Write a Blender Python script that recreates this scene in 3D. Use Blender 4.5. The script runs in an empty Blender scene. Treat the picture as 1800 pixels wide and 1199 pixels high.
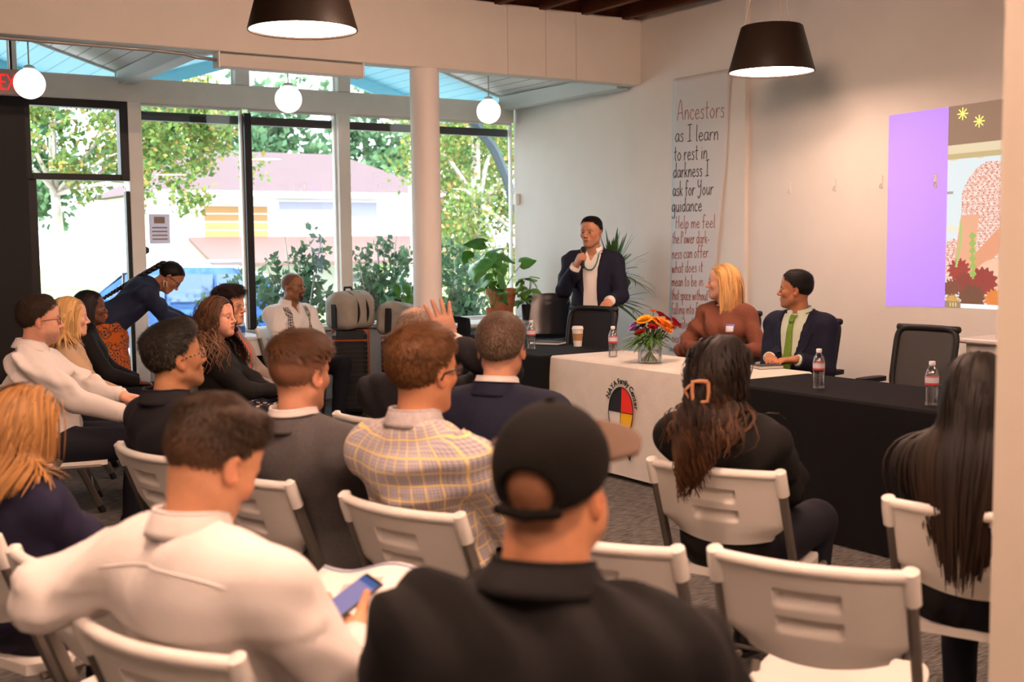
import bpy, math, random
import numpy as np
from mathutils import Vector, Matrix
random.seed(7); RNG = np.random.default_rng(7)
SC = bpy.context.scene; COL = SC.collection
PI = math.pi
# ------------------------------------------------------------------ camera
def make_camera():
    f, pitch, roll, yaw, H = 2070.93, math.radians(4.8714), math.radians(-.5752), math.radians(56.953), 1.57
    fw = Vector((math.cos(yaw)*math.cos(pitch), math.sin(yaw)*math.cos(pitch), -math.sin(pitch)))
    r = Vector((math.sin(yaw), -math.cos(yaw), 0)); u = r.cross(fw)
    r2 = r*math.cos(roll)+u*math.sin(roll); u2 = -r*math.sin(roll)+u*math.cos(roll)
    cd = bpy.data.cameras.new('camera'); co = bpy.data.objects.new('camera', cd); COL.objects.link(co)
    m = Matrix((r2, u2, -fw)).transposed().to_4x4(); m.translation = (0, 0, H)
    co.matrix_world = m
    cd.sensor_width = 36; cd.lens = f/1800*36; cd.clip_end = 500; cd.clip_start = .05
    cd.dof.use_dof = True; cd.dof.focus_distance = 7.4; cd.dof.aperture_fstop = 3.2
    SC.camera = co
make_camera()
# ------------------------------------------------------------------ world, sun, exposure
W = bpy.data.worlds.new('world'); SC.world = W; W.use_nodes = True
bg = W.node_tree.nodes['Background']; bg.inputs[0].default_value = (.86, .94, 1, 1); bg.inputs[1].default_value = 4.0
sd = bpy.data.lights.new('sun', 'SUN'); sd.energy = 8.0; sd.angle = .01; sd.color = (1, .93, .8)
so = bpy.data.objects.new('sun', sd); COL.objects.link(so)
so.rotation_euler = Vector((.45, .62, -.85)).to_track_quat('-Z', 'Y').to_euler()
SC.view_settings.view_transform = 'Standard'; SC.view_settings.look = 'None'
SC.view_settings.exposure = 0.82; SC.view_settings.gamma = 1.0; SC.view_settings.use_curve_mapping = False
SC.cycles.use_denoising = True; SC.cycles.max_bounces = 8; SC.cycles.transparent_max_bounces = 16
SC.cycles.sample_clamp_indirect = 6.0
LAMP = 22.0; FILL = 165.0                    # radiance of the pendant diffusers and of the added fill strips
LAMPC = (1, .625, .455)
# ------------------------------------------------------------------ materials
def _n(nt, t, **kw):
    n = nt.nodes.new(t)
    for k, x in kw.items():
        if k in n.inputs: n.inputs[k].default_value = x
        else: setattr(n, k, x)
    return n
MATS = {}
def mat(name, col=(.5, .5, .5), rough=.6, metal=0, var=.0, vs=8, bump=0, bs=80, spec=.4, attr=None, emit=0, ecol=None,
        trans=0, ior=1.45, sheen=0, coat=0, stretch=None, alpha=1, coord='Object', detail=3):
    if name in MATS: return MATS[name]
    m = bpy.data.materials.new(name); m.use_nodes = True; nt = m.node_tree; L = nt.links
    b = nt.nodes['Principled BSDF']; I = b.inputs
    I['Base Color'].default_value = (*col, 1); I['Roughness'].default_value = rough; I['Metallic'].default_value = metal
    I['Specular IOR Level'].default_value = spec; I['Transmission Weight'].default_value = trans; I['IOR'].default_value = ior
    I['Sheen Weight'].default_value = sheen; I['Coat Weight'].default_value = coat; I['Alpha'].default_value = alpha
    src = None
    if attr:
        a = _n(nt, 'ShaderNodeAttribute', attribute_name=attr); src = a.outputs['Color']
        L.new(src, I['Base Color'])
    tc = None
    def coords():
        t = _n(nt, 'ShaderNodeTexCoord'); o = t.outputs[coord]
        if stretch:
            mp = _n(nt, 'ShaderNodeMapping'); mp.inputs['Scale'].default_value = stretch; L.new(o, mp.inputs[0]); o = mp.outputs[0]
        return o
    if var > 0:
        tc = coords(); nz = _n(nt, 'ShaderNodeTexNoise'); nz.inputs['Scale'].default_value = vs; nz.inputs['Detail'].default_value = detail
        L.new(tc, nz.inputs['Vector'])
        mr = _n(nt, 'ShaderNodeMapRange'); mr.inputs['From Min'].default_value = .25; mr.inputs['From Max'].default_value = .75
        mr.inputs['To Min'].default_value = 1-var; mr.inputs['To Max'].default_value = 1+var
        L.new(nz.outputs[0], mr.inputs[0])
        mx = _n(nt, 'ShaderNodeVectorMath', operation='MULTIPLY')
        if src: L.new(src, mx.inputs[0])
        else: mx.inputs[0].default_value = col
        L.new(mr.outputs[0], mx.inputs[1]); L.new(mx.outputs[0], I['Base Color']); src = mx.outputs[0]
    if bump > 0:
        tc = tc or coords(); nb = _n(nt, 'ShaderNodeTexNoise'); nb.inputs['Scale'].default_value = bs; nb.inputs['Detail'].default_value = 2
        L.new(tc, nb.inputs['Vector']); bp = _n(nt, 'ShaderNodeBump'); bp.inputs['Strength'].default_value = bump; bp.inputs['Distance'].default_value = .01
        L.new(nb.outputs[0], bp.inputs['Height']); L.new(bp.outputs[0], I['Normal'])
    if emit:
        if src and not ecol: L.new(src, I['Emission Color'])
        else: I['Emission Color'].default_value = (*(ecol or col), 1)
        I['Emission Strength'].default_value = emit
    MATS[name] = m
    return m
def glass_mat(name, tint=(1, 1, 1), refl=.06, rough=0.0):
    if name in MATS: return MATS[name]
    m = bpy.data.materials.new(name); m.use_nodes = True; nt = m.node_tree; nt.nodes.clear(); L = nt.links
    o = _n(nt, 'ShaderNodeOutputMaterial'); t = _n(nt, 'ShaderNodeBsdfTransparent'); t.inputs[0].default_value = (*tint, 1)
    g = _n(nt, 'ShaderNodeBsdfGlossy'); g.inputs['Roughness'].default_value = rough
    fr = _n(nt, 'ShaderNodeLayerWeight'); fr.inputs[0].default_value = .25
    mr = _n(nt, 'ShaderNodeMapRange'); mr.inputs['To Min'].default_value = refl; mr.inputs['To Max'].default_value = .6
    L.new(fr.outputs['Fresnel'], mr.inputs[0])
    x = _n(nt, 'ShaderNodeMixShader'); L.new(mr.outputs[0], x.inputs[0]); L.new(t.outputs[0], x.inputs[1]); L.new(g.outputs[0], x.inputs[2])
    L.new(x.outputs[0], o.inputs[0]); MATS[name] = m
    return m
def stripe_mat(name, c1, c2, scale, axis='X', frac=.5, rough=.6, soft=.02, extra=None):
    """hard stripes along one object axis"""
    if name in MATS: return MATS[name]
    m = bpy.data.materials.new(name); m.use_nodes = True; nt = m.node_tree; L = nt.links; b = nt.nodes['Principled BSDF']
    b.inputs['Roughness'].default_value = rough
    t = _n(nt, 'ShaderNodeTexCoord'); s = _n(nt, 'ShaderNodeSeparateXYZ'); L.new(t.outputs['Object'], s.inputs[0])
    a = _n(nt, 'ShaderNodeMath', operation='MULTIPLY'); L.new(s.outputs[axis], a.inputs[0]); a.inputs[1].default_value = scale
    fr = _n(nt, 'ShaderNodeMath', operation='FRACT'); L.new(a.outputs[0], fr.inputs[0])
    g = _n(nt, 'ShaderNodeMath', operation='LESS_THAN'); L.new(fr.outputs[0], g.inputs[0]); g.inputs[1].default_value = frac
    mx = _n(nt, 'ShaderNodeMix', data_type='RGBA'); L.new(g.outputs[0], mx.inputs['Factor'])
    mx.inputs['A'].default_value = (*c1, 1); mx.inputs['B'].default_value = (*c2, 1); L.new(mx.outputs['Result'], b.inputs['Base Color'])
    MATS[name] = m
    return m
# ------------------------------------------------------------------ object helpers
def np_mesh(name, V, Q, cols=None, smooth=True, mi=None):
    """numpy verts + quads/tris (n,4) or (n,3)"""
    V = np.asarray(V, np.float32); Q = np.asarray(Q, np.int32); k = Q.shape[1]
    me = bpy.data.meshes.new(name); me.vertices.add(len(V)); me.vertices.foreach_set('co', V.ravel())
    me.loops.add(Q.size); me.loops.foreach_set('vertex_index', Q.ravel())
    me.polygons.add(len(Q)); me.polygons.foreach_set('loop_start', np.arange(0, Q.size, k, dtype=np.int32))
    me.polygons.foreach_set('use_smooth', np.full(len(Q), smooth))
    if mi is not None: me.polygons.foreach_set('material_index', np.asarray(mi, np.int32))
    if cols is not None:
        at = me.color_attributes.new('Col', 'FLOAT_COLOR', 'POINT')
        c = np.ones((len(V), 4), np.float32); c[:, :3] = cols; at.data.foreach_set('color', c.ravel())
    me.update(calc_edges=True); me.validate()
    return me
def link(name, me, m=None, parent=None):
    o = bpy.data.objects.new(name, me); COL.objects.link(o)
    if m is not None:
        for q in (m if isinstance(m, (list, tuple)) else [m]): me.materials.append(q)
    if parent is not None: o.parent = parent
    return o
def tag(o, label=None, cat=None, group=None, kind=None):
    if label: o['label'] = label
    if cat: o['category'] = cat
    if group: o['group'] = group
    if kind: o['kind'] = kind
    return o
def thing(name, label, cat, loc=(0, 0, 0), rz=0, group=None):
    o = bpy.data.objects.new(name, None); COL.objects.link(o); o.empty_display_size = .1
    o.location = loc; o.rotation_euler = (0, 0, rz)
    return tag(o, label, cat, group)
def copy_tree(o, parent=None):
    c = o.copy(); COL.objects.link(c); c.parent = parent
    for ch in list(o.children): copy_tree(ch, c)
    return c
class MB:
    """collects simple solids into one mesh"""
    def __init__(s): s.v = []; s.f = []; s.mi = []; s.m = 0
    def add(s, V, F):
        o = len(s.v); s.v += [tuple(map(float, p)) for p in V]
        for q in F: s.f.append(tuple(i+o for i in q)); s.mi.append(s.m)
        return s
    def box(s, x0, x1, y0, y1, z0, z1, b=0.0):
        if x0 > x1: x0, x1 = x1, x0
        if y0 > y1: y0, y1 = y1, y0
        if z0 > z1: z0, z1 = z1, z0
        b = min(b, (x1-x0)*.49, (y1-y0)*.49, (z1-z0)*.49)
        if b <= 0:
            V = [(x, y, z) for x in (x0, x1) for y in (y0, y1) for z in (z0, z1)]
            return s.add(V, [(0, 1, 3, 2), (4, 6, 7, 5), (0, 4, 5, 1), (2, 3, 7, 6), (0, 2, 6, 4), (1, 5, 7, 3)])
        V = []; idx = {}
        X = (x0, x1); Y = (y0, y1); Z = (z0, z1); sg = (1, -1)
        for i in (0, 1):
            for j in (0, 1):
                for k in (0, 1):
                    c = (X[i], Y[j], Z[k]); d = (sg[i]*b, sg[j]*b, sg[k]*b)
                    for a in range(3):
                        p = [c[t]+(0 if t == a else d[t]) for t in range(3)]; idx[i, j, k, a] = len(V); V.append(p)
        F = []
        for a in range(3):
            o1, o2 = [t for t in range(3) if t != a]
            for e in (0, 1):
                q = []
                for u, w in ((0, 0), (1, 0), (1, 1), (0, 1)):
                    k = [0, 0, 0]; k[a] = e; k[o1] = u; k[o2] = w; q.append(idx[k[0], k[1], k[2], a])
                F.append(q if (e == 1) == (a != 1) else q[::-1])
        for a in range(3):      # edges along axis a
            o1, o2 = [t for t in range(3) if t != a]
            for u in (0, 1):
                for w in (0, 1):
                    k0 = [0, 0, 0]; k1 = [0, 0, 0]; k0[o1] = k1[o1] = u; k0[o2] = k1[o2] = w; k1[a] = 1
                    F.append([idx[(*k0, o1)], idx[(*k0, o2)], idx[(*k1, o2)], idx[(*k1, o1)]])
        for i in (0, 1):
            for j in (0, 1):
                for k in (0, 1): F.append([idx[i, j, k, 0], idx[i, j, k, 1], idx[i, j, k, 2]])
        return s.add(V, F)
    def tube(s, pts, r, n=8, cap=True, flat=None):
        """swept tube; r number or list; flat=(a,b) multiplies the two radii"""
        P = [Vector(p) for p in pts]; N = len(P); rs = r if isinstance(r, (list, tuple, np.ndarray)) else [r]*N
        V = []; F = []; up = None
        for i, p in enumerate(P):
            t = (P[min(i+1, N-1)]-P[max(i-1, 0)]).normalized()
            if up is None:
                up = Vector((0, 0, 1)) if abs(t.z) < .9 else Vector((1, 0, 0))
            a = t.cross(up)
            if a.length < 1e-6: a = t.orthogonal()
            a.normalize(); b = a.cross(t).normalized(); up = b
            fa, fb = flat or (1, 1)
            for k in range(n):
                an = 2*PI*k/n; V.append(p+a*(math.cos(an)*rs[i]*fa)+b*(math.sin(an)*rs[i]*fb))
        for i in range(N-1):
            for k in range(n): F.append((i*n+k, i*n+(k+1) % n, (i+1)*n+(k+1) % n, (i+1)*n+k))
        if cap: F.append(tuple(range(n))[::-1]); F.append(tuple((N-1)*n+k for k in range(n)))
        return s.add(V, F)
    def lathe(s, prof, n=24, c=(0, 0, 0), cap=True, sy=1.0):
        V = []; F = []
        for r, z in prof:
            for k in range(n): a = 2*PI*k/n; V.append((c[0]+r*math.cos(a), c[1]+r*sy*math.sin(a), c[2]+z))
        N = len(prof)
        for i in range(N-1):
            for k in range(n): F.append((i*n+k, i*n+(k+1) % n, (i+1)*n+(k+1) % n, (i+1)*n+k))
        if cap: F.append(tuple(range(n))[::-1]); F.append(tuple((N-1)*n+k for k in range(n)))
        return s.add(V, F)
    def ell(s, c, r, n=12, m=8, R=None):
        V = []; F = []
        for i in range(m+1):
            t = PI*i/m
            for k in range(n):
                a = 2*PI*k/n; p = Vector((r[0]*math.sin(t)*math.cos(a), r[1]*math.sin(t)*math.sin(a), r[2]*math.cos(t)))
                if R is not None: p = R @ p
                V.append(p+Vector(c))
        for i in range(m):
            for k in range(n): F.append((i*n+k, (i+1)*n+k, (i+1)*n+(k+1) % n, i*n+(k+1) % n))
        return s.add(V, F)
    def grid(s, fn, nu, nv, flip=False):
        V = [fn(i/nu, j/nv) for i in range(nu+1) for j in range(nv+1)]; F = []
        for i in range(nu):
            for j in range(nv):
                q = (i*(nv+1)+j, (i+1)*(nv+1)+j, (i+1)*(nv+1)+j+1, i*(nv+1)+j+1); F.append(q[::-1] if flip else q)
        return s.add(V, F)
    def slab(s, fn, nu, nv, th):
        """grid with thickness: th is a vector or fn(u,v)->vector"""
        A = [Vector(fn(i/nu, j/nv)) for i in range(nu+1) for j in range(nv+1)]
        B = [A[i*(nv+1)+j]+Vector(th(i/nu, j/nv) if callable(th) else th) for i in range(nu+1) for j in range(nv+1)]
        n = len(A); F = []; w = nv+1
        for i in range(nu):
            for j in range(nv):
                q = (i*w+j, (i+1)*w+j, (i+1)*w+j+1, i*w+j+1); F.append(q); F.append(tuple(k+n for k in q[::-1]))
        for i in range(nu):
            a, b = i*w, (i+1)*w; F.append((a, a+n, b+n, b)); a, b = a+nv, b+nv; F.append((a, b, b+n, a+n))
        for j in range(nv):
            a, b = j, j+1; F.append((a, b, b+n, a+n)); a, b = nu*w+j, nu*w+j+1; F.append((a, a+n, b+n, b))
        return s.add(A+B, F)
    def prism(s, poly, d):
        """extrude closed polygon (3d points) by vector d"""
        n = len(poly); A = [Vector(p) for p in poly]; B = [p+Vector(d) for p in A]
        F = [tuple(range(n))[::-1], tuple(range(n, 2*n))]
        for i in range(n): F.append((i, (i+1) % n, n+(i+1) % n, n+i))
        return s.add(A+B, F)
    def mesh(s, name, smooth=False):
        me = bpy.data.meshes.new(name); me.from_pydata(s.v, [], s.f)
        me.polygons.foreach_set('material_index', np.array(s.mi, np.int32))
        me.polygons.foreach_set('use_smooth', np.full(len(s.f), bool(smooth)))
        if smooth and smooth is not True:
            me.set_sharp_from_angle(angle=math.radians(smooth))
        me.update()
        import bmesh
        bm = bmesh.new(); bm.from_mesh(me); bmesh.ops.recalc_face_normals(bm, faces=bm.faces); bm.to_mesh(me); bm.free()
        return me
    def build(s, name, m, parent=None, smooth=False): return link(name, s.mesh(name, smooth), m, parent)
def struct(name, mb, m, parent=None, smooth=False):
    o = mb.build(name, m, parent, smooth)
    if parent is None: o['kind'] = 'structure'
    return o
# ------------------------------------------------------------------ implicit surfaces -> continuous meshes
class Pm:
    def __init__(s, f, lo, hi): s.f = f; s.lo = np.array(lo, float); s.hi = np.array(hi, float)
def A3(*p): return np.array(p[0] if len(p) == 1 else p, float)
def smin(a, b, k):
    h = np.maximum(k-np.abs(a-b), 0)/k
    return np.minimum(a, b)-h*h*(k*.25)
def rcone(a, b, r1, r2=None):
    a = A3(a); b = A3(b); r2 = r1 if r2 is None else r2; ba = b-a; L = max(float(ba@ba), 1e-9); a0, a1, a2 = map(float, a); b0, b1, b2 = map(float, ba)
    def f(X, Y, Z):
        x = X-a0; y = Y-a1; z = Z-a2; t = np.clip((x*b0+y*b1+z*b2)/L, 0, 1)
        x = x-t*b0; y = y-t*b1; z = z-t*b2
        return np.sqrt(x*x+y*y+z*z)-(r1+(r2-r1)*t)
    R = max(r1, r2)
    return Pm(f, np.minimum(a, b)-R, np.maximum(a, b)+R)
def ellp(c, r, R=None):
    c = A3(c); r = [float(q) for q in r]
    def f(X, Y, Z):
        x = X-float(c[0]); y = Y-float(c[1]); z = Z-float(c[2])
        if R is not None:
            x, y, z = (x*float(R[0, i])+y*float(R[1, i])+z*float(R[2, i]) for i in range(3))
        k0 = np.sqrt((x/r[0])**2+(y/r[1])**2+(z/r[2])**2)+1e-6
        k1 = np.sqrt((x/r[0]**2)**2+(y/r[1]**2)**2+(z/r[2]**2)**2)+1e-6
        return k0*(k0-1)/k1
    m = np.array(r) if R is None else np.full(3, max(r))
    return Pm(f, c-m, c+m)
def rboxp(c, b, r):
    c = A3(c)
    def f(X, Y, Z):
        x = np.abs(X-float(c[0]))-b[0]+r; y = np.abs(Y-float(c[1]))-b[1]+r; z = np.abs(Z-float(c[2]))-b[2]+r
        return np.sqrt(np.maximum(x, 0)**2+np.maximum(y, 0)**2+np.maximum(z, 0)**2)+np.minimum(np.maximum(x, np.maximum(y, z)), 0)-r
    return Pm(f, c-A3(b), c+A3(b))
class Fld:
    def __init__(s, lo, hi, h):
        s.lo = A3(lo); s.h = h; s.n = np.ceil((A3(hi)-s.lo)/h).astype(int)+1
        s.ax = [(s.lo[i]+h*np.arange(s.n[i])).astype(np.float32) for i in range(3)]
        s.d = np.full(s.n, 1.0, np.float32)
    def sl(s, lo, hi, m):
        a = np.clip(np.floor((lo-m-s.lo)/s.h).astype(int), 0, s.n-1); b = np.clip(np.ceil((hi+m-s.lo)/s.h).astype(int)+1, 1, s.n)
        return tuple(slice(i, j) for i, j in zip(a, b))
    def xyz(s, S=(slice(None),)*3):
        return s.ax[0][S[0]][:, None, None], s.ax[1][S[1]][None, :, None], s.ax[2][S[2]][None, None, :]
    def add(s, p, k=.02, inf=0.0):
        S = s.sl(p.lo, p.hi, k+inf+2*s.h); e = p.f(*s.xyz(S)).astype(np.float32)-inf
        s.d[S] = smin(s.d[S], e, k)
    def sub(s, p, k=.005, inf=0.0):
        S = s.sl(p.lo, p.hi, k+inf+2*s.h); e = p.f(*s.xyz(S)).astype(np.float32)-inf
        s.d[S] = -smin(-s.d[S], e, k)
    def cut(s, fn, lo=None, hi=None):
        S = (slice(None),)*3 if lo is None else s.sl(A3(lo), A3(hi), 0)
        s.d[S] = np.maximum(s.d[S], fn(*s.xyz(S)))
    def nets(s):
        d = s.d; d[0] = d[-1] = 1; d[:, 0] = d[:, -1] = 1; d[:, :, 0] = d[:, :, -1] = 1
        ng = d < 0; g = lambda i, j, k: np.s_[i:d.shape[0]-1+i, j:d.shape[1]-1+j, k:d.shape[2]-1+k]
        cs = [(i, j, k) for i in (0, 1) for j in (0, 1) for k in (0, 1)]
        cnt = np.zeros(s.n-1, np.int8)
        for c in cs: cnt += ng[g(*c)]
        act = (cnt > 0) & (cnt < 8); I = np.argwhere(act)
        if not len(I): return np.zeros((0, 3)), np.zeros((0, 4), int)
        idx = np.full(s.n-1, -1, np.int32); idx[act] = np.arange(len(I))
        vals = {c: d[I[:, 0]+c[0], I[:, 1]+c[1], I[:, 2]+c[2]] for c in cs}
        acc = np.zeros((len(I), 3)); num = np.zeros(len(I))
        for c in cs:
            for ax in range(3):
                if c[ax] == 0:
                    e = list(c); e[ax] = 1; va, vb = vals[c], vals[tuple(e)]
                    m = (va < 0) != (vb < 0); t = np.where(m, va/np.where(m, va-vb, 1), 0)
                    q = np.tile(np.array(c, float), (len(I), 1)); q[:, ax] += t; acc += q*m[:, None]; num += m
        V = s.lo+s.h*(I+acc/num[:, None]); Q = []
        for ax in range(3):
            o1, o2 = (ax+1) % 3, (ax+2) % 3
            a = [slice(None)]*3; b = [slice(None)]*3; a[ax] = slice(0, -1); b[ax] = slice(1, None)
            ch = ng[tuple(a)] != ng[tuple(b)]; E = np.argwhere(ch)
            E = E[(E[:, o1] > 0) & (E[:, o2] > 0) & (E[:, o1] < s.n[o1]-1) & (E[:, o2] < s.n[o2]-1)]
            def ci(u, w): q = E.copy(); q[:, o1] += u; q[:, o2] += w; return idx[q[:, 0], q[:, 1], q[:, 2]]
            q = np.stack([ci(-1, -1), ci(0, -1), ci(0, 0), ci(-1, 0)], 1)
            sg = ng[E[:, 0], E[:, 1], E[:, 2]]; q = np.where(sg[:, None], q, q[:, ::-1]); Q.append(q)
        return V, np.concatenate(Q)
    def fmap(s):
        """largest x with d<0 for each (y,z) column"""
        d = s.d; ng = d < 0; has = ng.any(0); i = d.shape[0]-1-np.argmax(ng[::-1], 0); i = np.clip(i, 0, d.shape[0]-2)
        J, K = np.indices(has.shape); a = d[i, J, K]; b = d[i+1, J, K]; t = np.clip(a/np.where(np.abs(a-b) < 1e-6, 1, a-b), 0, 1)
        X = s.ax[0][i]+t*s.h; X[~has] = np.nan
        return X
    def bmap(s):
        """smallest x with d<0 for each (y,z) column"""
        d = s.d; ng = d < 0; has = ng.any(0); i = np.clip(np.argmax(ng, 0), 1, None); J, K = np.indices(has.shape); a = d[i, J, K]; b = d[i-1, J, K]; t = np.clip(a/np.where(np.abs(a-b) < 1e-6, 1, a-b), 0, 1)
        X = s.ax[0][i]-t*s.h; X[~has] = np.nan
        return X
    def sample(s, X, y, z):
        fy = (y-s.lo[1])/s.h; fz = (z-s.lo[2])/s.h; j = int(np.clip(fy, 0, s.n[1]-2)); k = int(np.clip(fz, 0, s.n[2]-2)); a, b = fy-j, fz-k
        q = X[j:j+2, k:k+2]
        if np.isnan(q).any():
            q = np.where(np.isnan(q), np.nanmean(q) if not np.isnan(q).all() else 0, q)
        return float((q[0, 0]*(1-a)+q[1, 0]*a)*(1-b)+(q[0, 1]*(1-a)+q[1, 1]*a)*b)
def wrink(X, Y, Z, amp, seed, f=1.0):
    """soft diagonal folds: a few warped waves, stronger in some places than others"""
    r = np.random.default_rng(seed); o = 0
    for i in range(3):
        d = r.normal(size=3)*A3(.7, 1, .9); d /= np.linalg.norm(d); k = d*r.uniform(28, 50)*f*(1+.5*i); k2 = r.normal(size=3)*8*f; k3 = r.normal(size=3)*6*f; ph = r.uniform(0, 6, 3)
        w = (k[0]*X+k[1]*Y+k[2]*Z+ph[0]+2.2*np.sin(k2[0]*X+k2[1]*Y+k2[2]*Z+ph[1])).astype(np.float32); q = np.sin(w); env = (.5+.5*np.sin(k3[0]*X+k3[1]*Y+k3[2]*Z+ph[2]))**2
        o = o+(np.sign(q)*np.abs(q)**1.5-.2)*env/(1+.4*i)
    return (amp*.8*o).astype(np.float32)
def ribbons(P, W, N, cols):
    """P (n,s,3) paths, W (n,s) widths, N (n,s,3) normals, cols (n,3) or (n,s,3)"""
    n, S, _ = P.shape; T = np.gradient(P, axis=1); side = np.cross(T, N); side /= np.linalg.norm(side, axis=2, keepdims=True)+1e-9
    V = np.stack([P-side*W[..., None]*.5, P+side*W[..., None]*.5], 2).reshape(-1, 3)
    b = (np.arange(n)[:, None]*S+np.arange(S-1)[None])*2; b = b.ravel()
    Q = np.stack([b, b+1, b+3, b+2], 1)
    C = np.broadcast_to(cols[:, None] if cols.ndim == 2 else cols, (n, S, 3)); C = np.repeat(C[:, :, None], 2, 2).reshape(-1, 3)
    return V, Q, C
def sstep(x, a, b): t = np.clip((x-a)/(b-a), 0, 1); return t*t*(3-2*t)
# ------------------------------------------------------------------ head
def skull_prims(hp):
    j = hp.get('jaw', 1.0); w = hp.get('wide', 1.0)
    return [(ellp((-.014, 0, .032), (.097, .076*w, .086)), .01), (ellp((.02, 0, -.028), (.064, .059*w, .083)), .03),
            (ellp((.033, 0, .045), (.052, .06*w, .052)), .03)]
def skull_fn(hp):
    P = skull_prims(hp)
    def f(X, Y, Z):
        d = P[0][0].f(X, Y, Z)
        for p, k in P[1:]: d = smin(d, p.f(X, Y, Z), k)
        return d
    return f
def head_mesh(hp, nbase, nr, h=.0036, chest=()):
    """head in its own frame: x forward, y left, z up, eye line at z=0; nbase = base of the neck in that frame"""
    j = hp.get('jaw', 1.0); w = hp.get('wide', 1.0); ns = hp.get('nose', 1.0); fem = hp.get('fem', False); fat = hp.get('fat', 0.0)
    nb = A3(nbase); lo = np.minimum((-.13, -.105, -.15), nb-.11); hi = np.maximum((.145, .105, .135), nb+.11)
    for p in chest: lo = np.minimum(lo, p.lo-.01); hi = np.maximum(hi, p.hi+.01)
    F = Fld(lo, hi, h)
    for p, k in skull_prims(hp): F.add(p, k)
    for s in (1, -1):
        F.add(rcone((-.004, s*.05*j*w, -.058), (.056, s*.02*j, -.1), .019, .018), .03)
        F.add(ellp((.052, s*.044*w, -.024), (.024, .019, .02)), .025)
        if fat: F.add(ellp((.04, s*.045, -.06), (.03+fat, .02+fat, .035)), .03)
    F.add(ellp((.07, 0, -.101), (.019, .021*j, .016)), .022)
    F.add(ellp((.068, 0, -.064), (.022, .029, .03)), .02)
    F.add(rcone((-.025, 0, -.045), nb, nr, nr*1.1), .03)
    F.add(rcone((.035, 0, -.088), nb*.55+A3(.02, 0, -.03), .022, nr*.75), .03)
    for p in chest: F.add(p, .04)
    for s in (1, -1):
        F.add(rcone((.083, s*.012, .017), (.067, s*.047*w, .016), .008 if fem else .0095, .007), .014)
        F.sub(ellp((.093, s*.032, -.001), (.015, .0175, .0105)), .01)
    F.add(rcone((.083, 0, .010), (.1+.004*ns, 0, -.028), .0075, .0095*ns), .012)
    F.add(ellp((.1+.004*ns, 0, -.034), (.0125, .0115*ns, .0095)), .008)
    for s in (1, -1):
        F.add(ellp((.09, s*.0125*ns, -.038), (.011, .007, .0075)), .007)
        R = np.array(Matrix.Rotation(s*math.radians(22), 3, 'Z') @ Matrix.Rotation(math.radians(-10), 3, 'Y'))
        F.add(ellp((-.014, s*.079*w, -.012), (.019, .0055, .031), R), .006)
        F.sub(ellp((-.008, s*.086*w, -.008), (.009, .0065, .018), R), .005)
    F.add(ellp((.0885, 0, -.0625), (.0085, .023, .0058)), .006); F.add(ellp((.0865, 0, -.0735), (.0085, .019, .0065)), .006)
    F.sub(ellp((.098, 0, -.0682), (.011, .0235, .0022)), .004)
    return F.nets()
def paint_head(V, hp):
    sk = A3(hp['skin']); x, y, z = V.T; ay = np.abs(y); C = np.tile(sk, (len(V), 1))
    def mix(m, col): C[:] = C*(1-m[:, None])+A3(col)*m[:, None]
    red = sk*A3(1.08, .78, .74)
    mix(.5*np.exp(-((x-.065)**2/.0006+(ay-.05)**2/.0005+(z+.03)**2/.0006)), red)
    mix(.45*np.exp(-((x-.11)**2/.0003+y**2/.0003+(z+.034)**2/.0003)), red); mix(.5*sstep(ay, .074, .084)*(x < .03), red)
    br = hp.get('brow', (.04, .03, .02)); bz = .0215-.28*np.maximum(ay-.036, 0)
    mix(.85*hp.get('browk', 1)*(x > .04)*np.clip(1.15-np.abs(z-bz)/.0042, 0, 1)*sstep(ay, .008, .013)*(1-sstep(ay, .046, .054)), br)
    lip = A3(hp.get('lip', sk*A3(.95, .6, .58)))
    mix(.85*(x > .07)*np.clip(1.4-np.sqrt((y/.023)**2+((z+.0675)/.0105)**2), 0, 1).clip(0, 1)*(1 if True else 0), lip)
    mix(.7*(x > .07)*np.exp(-((z+.068)/.002)**2)*(ay < .022), sk*.25)
    if hp.get('stub'):
        st, col = hp['stub']
        m = sstep(-z, .045, .075)*sstep(x, .0, .03)*(1-np.clip(1.5-np.sqrt((y/.023)**2+((z+.0675)/.0095)**2), 0, 1))*(z > -.125); mix(st*m, col)
    if hp.get('goatee'):
        m = (x > .06)*np.maximum((ay < .026)*(z < -.078)*(z > -.122), (np.abs(z+.053) < .006)*(ay < .03)); m = np.maximum(m, (x > .05)*(np.abs(ay-.028) < .006)*(z < -.05)*(z > -.1)); mix(.9*m, hp['goatee'])
    if hp.get('buzz'):
        st, col = hp['buzz']; az = np.degrees(np.arctan2(ay, x+.01)); HL = np.interp(az, [0, 40, 60, 85, 100, 125, 180], hp.get('bhl', [.09, .08, .05, .015, .0, -.045, -.075]))
        mix(st*sstep(z-HL, -.006, .008)*(ay < .079), col)
    return C
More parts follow.
